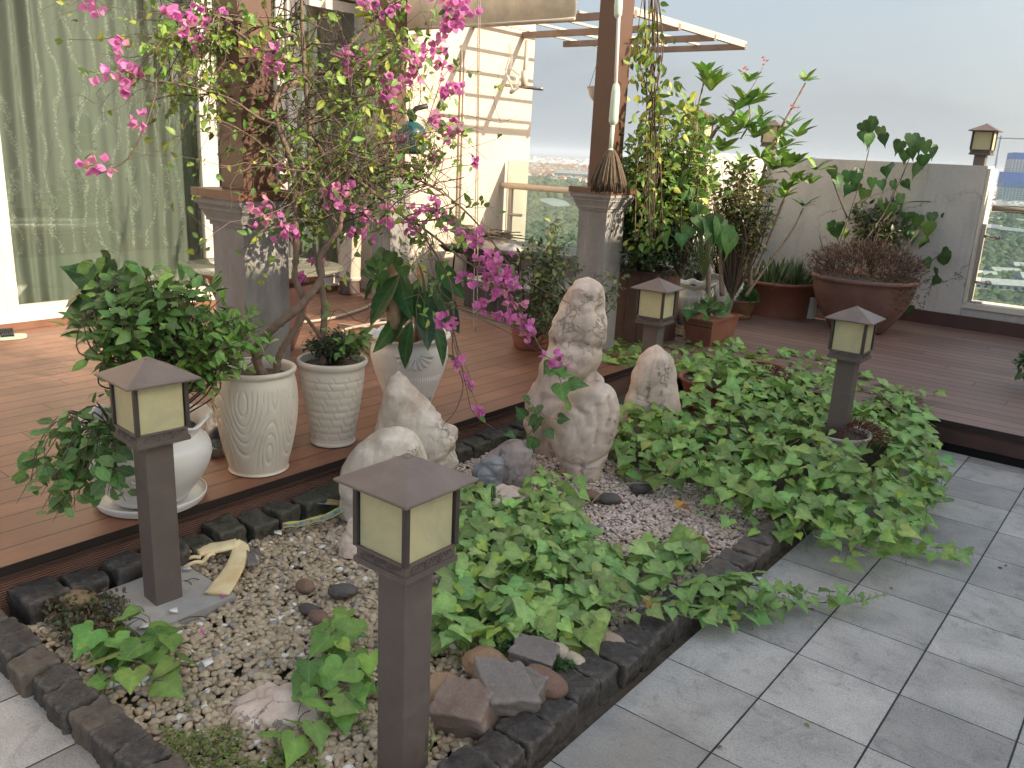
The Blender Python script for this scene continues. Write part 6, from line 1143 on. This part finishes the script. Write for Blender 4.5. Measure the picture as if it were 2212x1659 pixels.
bush('cassia_bush', 'airy yellow green bush above the plank planter, right of the mop', 'shrub', V(-2.1, 3.35, DZ+.45), PD(1405, 400, 5.75), (.32, .28, .42), 105, 24, T_OV, .062, (.15, .27, .055), r0=.006, spread=.05, up=.2, lo=-1, yel=.16, ycol=(.34, .40, .06))
b, bs = MB(), MB()
for i in range(15):
    x = 1398+RS.uniform(-16, 22); P = [PD(x+RS.normal(0, 6), -40, 5.5), PD(x+RS.normal(0, 8), 100, 5.5), PD(x+RS.normal(0, 9), 220, 5.5+RS.normal(0, .05)), PD(x+RS.normal(0, 10), 350, 5.5), PD(x+RS.normal(0, 14), 520 if i % 3 else 420, 5.5)]; P = cat(P, 6); bs.tube(P, .0035, 5, np.array([.12, .08, .055])*RS.uniform(.5, 1.6), cap=False)
    n = 16; idx = RS.randint(4, len(P), n); pos = P[idx]+rnd(n)*.06; b.inst(T_OV, pos, unit(rnd(n)+V(0, 0, -1)), rnd(n), RS.uniform(.035, .075, n), cols((.14, .23, .04), n, .3, .1, .2, (.38, .38, .06)))
for c_, k in (((1385, 90), 34), ((1365, 130), 22), ((1400, 190), 22), ((1430, 200), 20), ((1450, 250), 24), ((1395, 300), 26), ((1480, 240), 16)):
    pos = np.array([PD(c_[0]+RS.normal(0, 20), c_[1]+RS.normal(0, 22), 5.5+RS.normal(0, .1)) for _ in range(k)]); b.inst(T_OV, pos, unit(rnd(k)+V(0, 0, -.8)), rnd(k), RS.uniform(.05, .095, k), cols((.15, .22, .04), k, .3, .1, .4, (.40, .40, .06)))
o = thing('hanging_vine', 'tangle of hanging woody vines with yellow green leaves right of the brown post', 'vine', PD(1400, 520, 5.5)); b.build('foliage', M['leaf'], o); bs.build('stem', M['bark'], o)
# frangipani
def frangi(label, limbs, heads, col, loc, flowers=()):
    o = thing('frangipani', label, 'tree', loc); bt, b, bf = MB(), MB(), MB()
    for pts, r in limbs: limb(bt, pts, [q*.62 for q in r], (.24, .18, .13))
    heads = list(heads)+[(x+RS.normal(0, 26), y+RS.normal(0, 24), d+RS.normal(0, .12), s_*.8, 9) for x, y, d, s_, k in heads if y > 240]
    for x, y, d, s_, k in heads:
        c = PD(x, y, d); n = max(6, int(k*.72)); a = np.arange(n)*2.4; u = np.stack([np.cos(a), np.sin(a), RS.uniform(.3, 1.9, n)], 1); b.inst(T_LG, c+unit(u)*.012, unit(u), unit(rnd(n)*.2+V(0, 0, 1)-u*.5), RS.uniform(.7, 1.15, n)*s_, cols(col, n, .35, .12, .15, (.20, .32, .05)))
    bt.build('trunk', M['bark'], o); b.build('foliage', M['leafd'], o)
    if flowers:
        for x, y, d in flowers:
            c = PD(x, y, d)
            for q in range(4):
                cc = c+RS.normal(0, .015, 3)
                for a in range(5): u = V(math.cos(a*1.257), math.sin(a*1.257), .5); bf.inst(T_BR, [cc], [u], [V(0, 0, 1)], [.024], [(.80, .42, .42)])
        bf.build('flowers', M['bract'], o)
frangi('frangipani with rosettes of long leaves behind the vines, pink blossoms at its top', [([(1530, 690, 6.3), (1530, 600, 6.3), (1528, 500, 6.3), (1525, 400, 6.3), (1520, 350, 6.3), (1540, 290, 6.3), (1580, 250, 6.2), (1590, 235, 6.2)], [.035, .03, .028, .022, .010]), ([(1528, 400, 6.3), (1500, 340, 6.3), (1480, 300, 6.3), (1500, 260, 6.3), (1515, 200, 6.25), (1522, 170, 6.2)], [.02, .012, .008]), ([(1560, 640, 6.4), (1555, 520, 6.4), (1548, 440, 6.4), (1530, 380, 6.4)], [.03, .02]), ([(1580, 250, 6.2), (1610, 210, 6.2), (1630, 180, 6.2), (1648, 145, 6.2)], [.010, .006, .003]), ([(1600, 300, 6.2), (1620, 260, 6.2), (1615, 210, 6.2)], [.01, .006]), ([(1480, 480, 6.2), (1540, 440, 6.2), (1600, 400, 6.3), (1640, 360, 6.3)], [.01, .004])],
       [(1535, 200, 6.2, .17, 16), (1525, 175, 6.2, .16, 14), (1520, 160, 6.2, .13, 8), (1590, 240, 6.2, .17, 16), (1610, 230, 6.2, .17, 14), (1640, 215, 6.2, .14, 10), (1615, 180, 6.2, .14, 10), (1605, 280, 6.2, .19, 20), (1630, 300, 6.2, .18, 16), (1575, 300, 6.1, .15, 12), (1555, 330, 6.1, .15, 12), (1500, 410, 6.0, .14, 12), (1475, 430, 6.0, .15, 12), (1510, 330, 6.1, .14, 10), (1645, 280, 6.3, .15, 12)], (.15, .27, .05), PD(1530, 690, 6.3), ((1650, 135, 6.2), (1610, 150, 6.2)))
frangi('frangipani with long slanting bare branch reaching right in front of the corner lantern', [([(1620, 620, 6.6), (1622, 560, 6.6), (1632, 500, 6.6), (1640, 430, 6.6), (1655, 350, 6.6), (1680, 290, 6.6), (1710, 235, 6.6), (1740, 180, 6.6)], [.032, .026, .02, .016, .012]), ([(1628, 600, 6.5), (1660, 520, 6.5), (1690, 440, 6.5), (1710, 400, 6.5)], [.02, .014]), ([(1610, 640, 6.5), (1660, 570, 6.5), (1710, 500, 6.5), (1735, 450, 6.5)], [.018, .012]), ([(1665, 340, 6.6), (1690, 320, 6.6), (1720, 300, 6.6)], [.01, .006]), ([(1640, 430, 6.6), (1660, 380, 6.5), (1700, 370, 6.5)], [.01, .007])],
       [(1740, 178, 6.6, .13, 9), (1720, 298, 6.6, .17, 13), (1695, 318, 6.6, .15, 10), (1705, 365, 6.5, .18, 16), (1665, 370, 6.4, .17, 14), (1640, 345, 6.4, .16, 12), (1715, 395, 6.5, .14, 10), (1680, 300, 6.5, .15, 8), (1735, 448, 6.5, .13, 9), (1600, 380, 6.4, .16, 12), (1690, 430, 6.5, .16, 12)], (.14, .26, .05), PD(1620, 620, 6.6), ((1712, 238, 6.55),))
bush('willow_leaf_shrub', 'shrub of small curled olive leaves between the two frangipani trunks', 'shrub', PD(1580, 650, 6.4), PD(1600, 440, 6.5), (.26, .26, .48), 80, 26, T_OV, .05, (.13, .17, .045), r0=.006, spread=.05, lo=-1, yel=.3, ycol=(.25, .20, .07))
bush('jasmine_bush', 'bluish green feathery bush above the white ruffled urns', 'shrub', V(WP[0], WP[1], DZ+.26), V(WP[0]+.02, WP[1], DZ+.56), (.26, .26, .26), 90, 16, T_NR, .038, (.04, .075, .04), r0=.004, spread=.03, lo=-.3)
b, bs = MB(), MB()
for x, y, s_ in ((1530, 480, .14), (1545, 465, .13), (1555, 475, .16), (1515, 475, .12), (1565, 490, .17), (1575, 505, .16), (1490, 490, .12), (1500, 470, .12), (1505, 440, .10), (1540, 490, .13), (1475, 385, .09), (1490, 405, .12), (1440, 500, .11), (1472, 505, .1)):
    p = PD(x, y, 5.6); bs.tube([PD(1520, 600, 5.7), (PD(1520, 560, 5.7)+p)/2, p], .004, 5, (.16, .2, .07)); b.inst(T_HT, [p], [V(.15, -.15, -1)+RS.normal(0, .3, 3)], [V(.4, -.7, .4)+RS.normal(0, .3, 3)], [s_], cols((.10, .20, .05), 1))
o = thing('broad_leaf_plant', 'plant with large hanging soft green leaves in front of the parapet corner', 'plant', PD(1520, 600, 5.7)); b.build('foliage', M['leaf'], o); bs.build('stem', M['leafd'], o)
bush('lemon_bush', 'light green airy bush of pointed leaves between the hanging vines and the rosette tree', 'shrub', PD(1470, 600, 5.9), PD(1455, 330, 5.9), (.30, .28, .46), 80, 20, T_OV, .072, (.17, .30, .06), r0=.006, spread=.06, up=.2, lo=-1, yel=.2, ycol=(.36, .40, .06))
# peepal tree in the biggest pot
o = thing('peepal_tree', 'young tree with long tipped heart shaped leaves in the largest terracotta pot', 'tree', (-1.03, 5.08, DZ+.42)); bt, b = MB(), MB()
LP_ = [[(1795, 600), (1810, 540), (1830, 480), (1850, 420), (1868, 360), (1880, 310)], [(1840, 590), (1870, 520), (1910, 460), (1940, 400), (1965, 340), (1978, 300)], [(1890, 600), (1950, 540), (1990, 490), (2010, 470)], [(1905, 610), (1960, 590), (2010, 565), (2040, 540)], [(1850, 440), (1880, 425), (1920, 410)], [(1830, 470), (1810, 420), (1795, 380)], [(1905, 480), (1950, 440), (2010, 435)], [(1800, 580), (1780, 540), (1770, 510)]]
for pl in LP_: limb(bt, [(x, y, 7.2) for x, y in pl], [.009, .006, .003], (.12, .09, .06))
for x, y, s_ in ((1862, 275, 1.1), (1885, 270, 1.2), (1900, 285, 1.3), (1905, 300, 1), (1878, 300, 1.2), (1890, 262, .8), (1868, 295, 1), (1950, 315, 1.2), (1965, 300, 1.3), (1985, 310, 1.2), (2000, 315, 1.2), (2010, 325, 1.1), (1995, 345, 1.2), (1955, 335, 1.1), (1990, 365, 1.2), (1975, 330, 1), (1925, 365, 1.2), (1940, 380, 1), (1910, 370, 1), (1795, 370, 1.1), (1805, 390, 1.1), (1830, 380, 1.2), (1850, 385, 1.2), (1860, 375, 1), (1850, 405, 1.1), (1835, 410, 1), (1885, 395, 1), (1905, 400, .9), (1930, 400, 1), (1815, 385, .9), (1900, 440, 1.2), (1925, 450, 1.3), (1950, 430, 1.3), (1870, 420, 1.2), (1950, 400, .9), (1975, 400, 1), (1790, 490, 1.1), (1802, 500, 1.2), (1825, 505, .9), (1815, 490, .8), (1985, 475, 1.2), (2000, 490, 1.3), (2020, 500, 1.3), (2040, 495, 1.2), (2015, 470, 1), (2045, 470, .9), (1975, 510, 1.1), (1995, 525, 1), (2010, 520, .9), (2040, 560, 1.2), (2050, 550, 1), (2000, 570, 1), (2020, 590, .9), (1955, 470, 1), (1960, 500, 1), (2030, 610, .9), (1945, 610, .8), (1810, 680, .8), (1800, 620, .7), (1940, 655, .9), (1960, 670, 1), (1935, 680, .9)):
    p = PD(x+RS.normal(0, 3), y-10, 7.2+RS.normal(0, .08)); bt.tube([p+V(RS.normal(0, .04), 0, .01), p], .0015, 4, (.15, .2, .06)); b.inst(T_HT, [p], [V(RS.normal(0, .35), RS.normal(0, .2), -1)], [V(.2, -1, .45)+RS.normal(0, .45, 3)], [.105*s_], cols((.055, .135, .035), 1, .35, .1, .12, (.14, .24, .03)))
bt.build('trunk', M['bark'], o); b.build('foliage', M['leafd'], o)
b, bs = MB(), MB(); P_ = ell(V(-1.03, 5.08, DZ+.48), (.49, .44, .25), 5000, -.2); n = len(P_); b.inst(T_NR, P_, unit(P_-V(-1.03, 5.08, DZ+.2)+rnd(n)*.2), rnd(n), RS.uniform(.022, .045, n), cols((.13, .05, .045), n, .5, .15, .18, (.24, .19, .10)))
P_ = ell(V(-.74, 4.98, DZ+.40), (.16, .16, .22), 900, -1); n = len(P_); b.inst(T_NR, P_, rnd(n), rnd(n), RS.uniform(.02, .04, n), cols((.12, .08, .05), n, .5)); b.build('red_sedum', M['leafd'], kind='stuff', label='mound of brownish red sedum around the stems in the largest pot', cat='sedum')
bush('wall_shrub', 'olive green shrub behind the heart leaved tree against the parapet', 'shrub', V(-1.03, 5.3, DZ+.42), PD(1905, 480, 7.5), (.30, .12, .20), 34, 20, T_OV, .055, (.055, .09, .03), 'leafd', r0=.005, spread=.04, lo=-.6, yel=.06, ycol=(.35, .38, .06))
def blades(name, label, cat_, c, r, n, h, col, tpl=T_NR, w_=1., flat=.3, kind=None):
    a = RS.rand(n)*6.28; q = np.sqrt(RS.rand(n))*r; P = np.stack([c[0]+q*np.cos(a), c[1]+q*np.sin(a), np.full(n, c[2])], 1); d = unit(np.stack([np.cos(a)*flat*q/r+RS.normal(0, .18, n), np.sin(a)*flat*q/r+RS.normal(0, .18, n), np.ones(n)], 1)); s = h*RS.uniform(.5, 1.15, n)
    b = MB(); b.inst(tpl, P, d, rnd(n), np.stack([s*w_, s, s], 1), cols(col, n, .3, .1)); return b.build(name, M['leafd'], label=label, cat=cat_, loc=c, kind=kind)
blades('aloe', 'clump of spiky aloe leaves in the half barrel pot', 'aloe', (-1.84, 5.32, DZ+.24), .30, 130, .26, (.075, .12, .05), w_=.75, flat=.8)
blades('grass_tuft', 'fine grass tuft in the small clay pot', 'grass', (A(1660, 655, DZ)[0]-.1, A(1660, 655, DZ)[1]+.05, DZ+.15), .10, 160, .16, (.12, .20, .04), w_=.35, flat=.7)
b = MB(); P_ = ell(V(PM[0], PM[1], DZ+.15), (.155, .155, .14), 3200, -.15); n = len(P_); b.inst(T_RD, P_, unit(P_-V(PM[0], PM[1], DZ+.1)), rnd(n), RS.uniform(.010, .018, n), cols((.055, .16, .025), n, .4)); b.build('moss_cushion', M['leaf'], kind='stuff', label='bright green cushion of moss heaped in the round bowl', cat='moss')
# red trough plants, small plant at right edge
TR = V(RX, RY, DZ+.24)
b, bs = MB(), MB(); n = 34; pos = TR+V(0, -.05, .05)+rnd(n)*V(.07, .13, .035); b.inst(T_SP, pos, unit(rnd(n)+V(0, -.5, -.4)), unit(rnd(n)*.4+V(.2, -.3, 1)), RS.uniform(.05, .09, n), cols((.08, .18, .05), n))
for i in range(0, n, 2): bs.tube([TR+RS.normal(0, .05, 3)*V(1, .5, 0), pos[i]], .002, 4, (.15, .22, .06))
st = [TR+V(0, -.1, 0), TR+V(.01, -.08, .10), TR+V(.02, -.03, .20)]; bs.tube(cat(st), .003, 5, (.15, .22, .06)); o = thing('seedling_row', 'lobed leaf seedlings growing in the red trough', 'plant', TR); b.build('foliage', M['leaf'], o); bs.build('stem', M['leafd'], o)
bush('edge_plant', 'small leafy sprig reaching into the view at the right edge over the deck', 'plant', A(2268, 850, DZ)+V(0, 0, .14), PD(2215, 795, 5.3), (.10, .10, .10), 12, 9, T_OV, .06, (.06, .13, .035), r0=.003, spread=.04)
# low plants of the bed
b = MB(); P_ = np.concatenate([np.column_stack([poly_sample([(95, 1310), (180, 1285), (270, 1290), (290, 1330), (255, 1350), (210, 1370), (150, 1390), (110, 1360)], 1100, .04), .02+.05*RS.rand(1100)])]); n = len(P_); b.inst(T_RD, P_, rnd(n), unit(rnd(n)*.6+V(0, 0, 1)), RS.uniform(.010, .020, n), cols((.10, .105, .05), n, .4, .2, .25, (.17, .09, .07))); b.build('succulent_mat', M['leafd'], kind='stuff', label='mat of small bronze green succulents at the left kerb', cat='succulents')
b = MB(); pol = [(330, 1560), (420, 1530), (500, 1580), (560, 1600), (700, 1560), (790, 1560), (800, 1670), (400, 1670)]; xy = poly_sample(pol, 2600, .02); k = np.array([MN.noise(Vector((x*9, y*9, 5))) for x, y in xy]) > -.02; xy = xy[k]; n = len(xy); P_ = np.column_stack([xy, .022+.018*RS.rand(n)]); b.inst(T_RD, P_, rnd(n)*V(1, 1, .3), unit(rnd(n)*.5+V(0, 0, 1)), RS.uniform(.006, .012, n), cols((.20, .26, .06), n, .45)); b.build('creeping_weed', M['leaf'], kind='stuff', label='fine creeping green weed among the pebbles at the bottom', cat='weed')
for x, y, lab, r in ((1215, 1450, 'parsley like green tuft between the pale cobble and the kerb', .035), (1160, 1385, 'dark green tuft under the vine leaves beside the ochre cobble', .05), (1090, 1410, 'green moss tuft at the front edge of the vine patch', .05)):
    c = A(x, y, .05); P_ = ell(c+V(0, 0, .01), (r*1.3, r, r*.7), 260, -.2); n = len(P_); MB().inst(T_RD, P_, rnd(n), rnd(n), RS.uniform(.007, .014, n), cols((.05, .13, .03), n, .4)).build('moss_tuft', M['leaf'], label=lab, cat='moss')
def sedum(label, x, y, z, r, n):
    c = A(x, y, z); P_ = ell(c, r, n, -.3); MB().inst(T_NR, P_, unit(P_-c+rnd(n)*.01), rnd(n), RS.uniform(.016, .032, n), cols((.16, .035, .03), n, .5)).build('red_sedum', M['leafd'], label=label, cat='sedum')
sedum('dark red sedum tumbling from the bowl at the foot of the right lamp', 1850, 940, .19, (.16, .12, .07), 900); sedum('dark red sedum clump in the middle of the vine patch', 1650, 810, .24, (.16, .12, .05), 600)
for x, y, z, lab in ((1408, 1295, .085, 'withered yellow leaf with brown centre at the edge of the front vine patch'), (1705//1, 1260, .09, None), (1470, 1085, .07, 'withered orange leaf under the left edge of the large vine patch'), (1512, 1160, .06, 'withered red brown leaf by the stalks near the right kerb'), (1010, 460, 1, None)):
    if lab: MB().inst(T_SP, [A(x, y, z), A(x+6, y+8, z)], [V(.3, -1, -.2), V(1, .2, -.3)], [V(.2, -.2, 1), V(.6, 0, 1)], [.055, .04], [(.50, .26, .05), (.22, .07, .03)]).build('withered_leaf', M['leaf'], label=lab, cat='leaf')
b = MB(); b.tube(cat([A(1385, 1075, .04), A(1440, 1055, .10), A(1500, 1035, .05), A(1560, 1030, .07)]) if False else cat([A(1275, 1090, .04), A(1300, 1065, .08), A(1350, 1045, .08), A(1410, 1045, .06)]), .003, 6, (.36, .33, .18)); b.build('curling_stem', M['leafd'], label='pale curling stem lying over the far pebbles', cat='stem')
b = MB(); b.tube(cat([A(925, 1560, .06), A(935, 1590, .12), A(925, 1620, .08), A(880, 1650, .03)]), .0035, 6, (.30, .32, .12)); b.build('curling_stem', M['leafd'], label='yellow green stem curving around the foot of the nearest lamp', cat='stem')

# petals, bits and dried stems
b = MB(); n = 42
for i in range(n):
    x, y = (RS.uniform(.03, 1.2), RS.uniform(-1.0, 2.3)) if i % 3 else (RS.uniform(-1.4, -.2), RS.uniform(-1.1, .4)); z = .003 if i % 3 else .04; mg = (i % 3 == 0) and RS.rand() < .4
    b.inst(T_BR if mg else T_RD, [(x, y, z)], [V(RS.normal(), RS.normal(), .08)], [V(RS.normal()*.2, RS.normal()*.2, 1)], [RS.uniform(.010, .022)], [np.array([.65, .16, .45] if mg else [.30, .20, .09])*RS.uniform(.6, 1.2)])
b.build('fallen_bits', M['bract'], kind='stuff', label='fallen pink bracts and dry leaf bits scattered on the tiles and pebbles', cat='litter')
b = MB()
for k in range(3): b.tube([A(1060+k*4, 1112, .03), A(1061+k*4, 1080, .10)+V(0, 0, 0), A(1063+k*3, 1050, .17)], .0025, 5, (.03, .02, .015))
b.build('dried_stems', M['bark'], label='short cluster of black dried stems standing behind the front vine patch', cat='stems')

q = A(2268, 850, DZ); MB().lathe(prof((.001, 0), (.06, 0), (.075, .06), (.09, .13), (.10, .135), (.10, .15), (.085, .148), n=4), q, 40).lathe([(.001, .135), (.085, .135)], q, 24, col=(.1, .1, .1)).build('clay_pot', M['terra'], label='small clay pot on the deck just past the right edge of the view', cat='plant pot', loc=q)
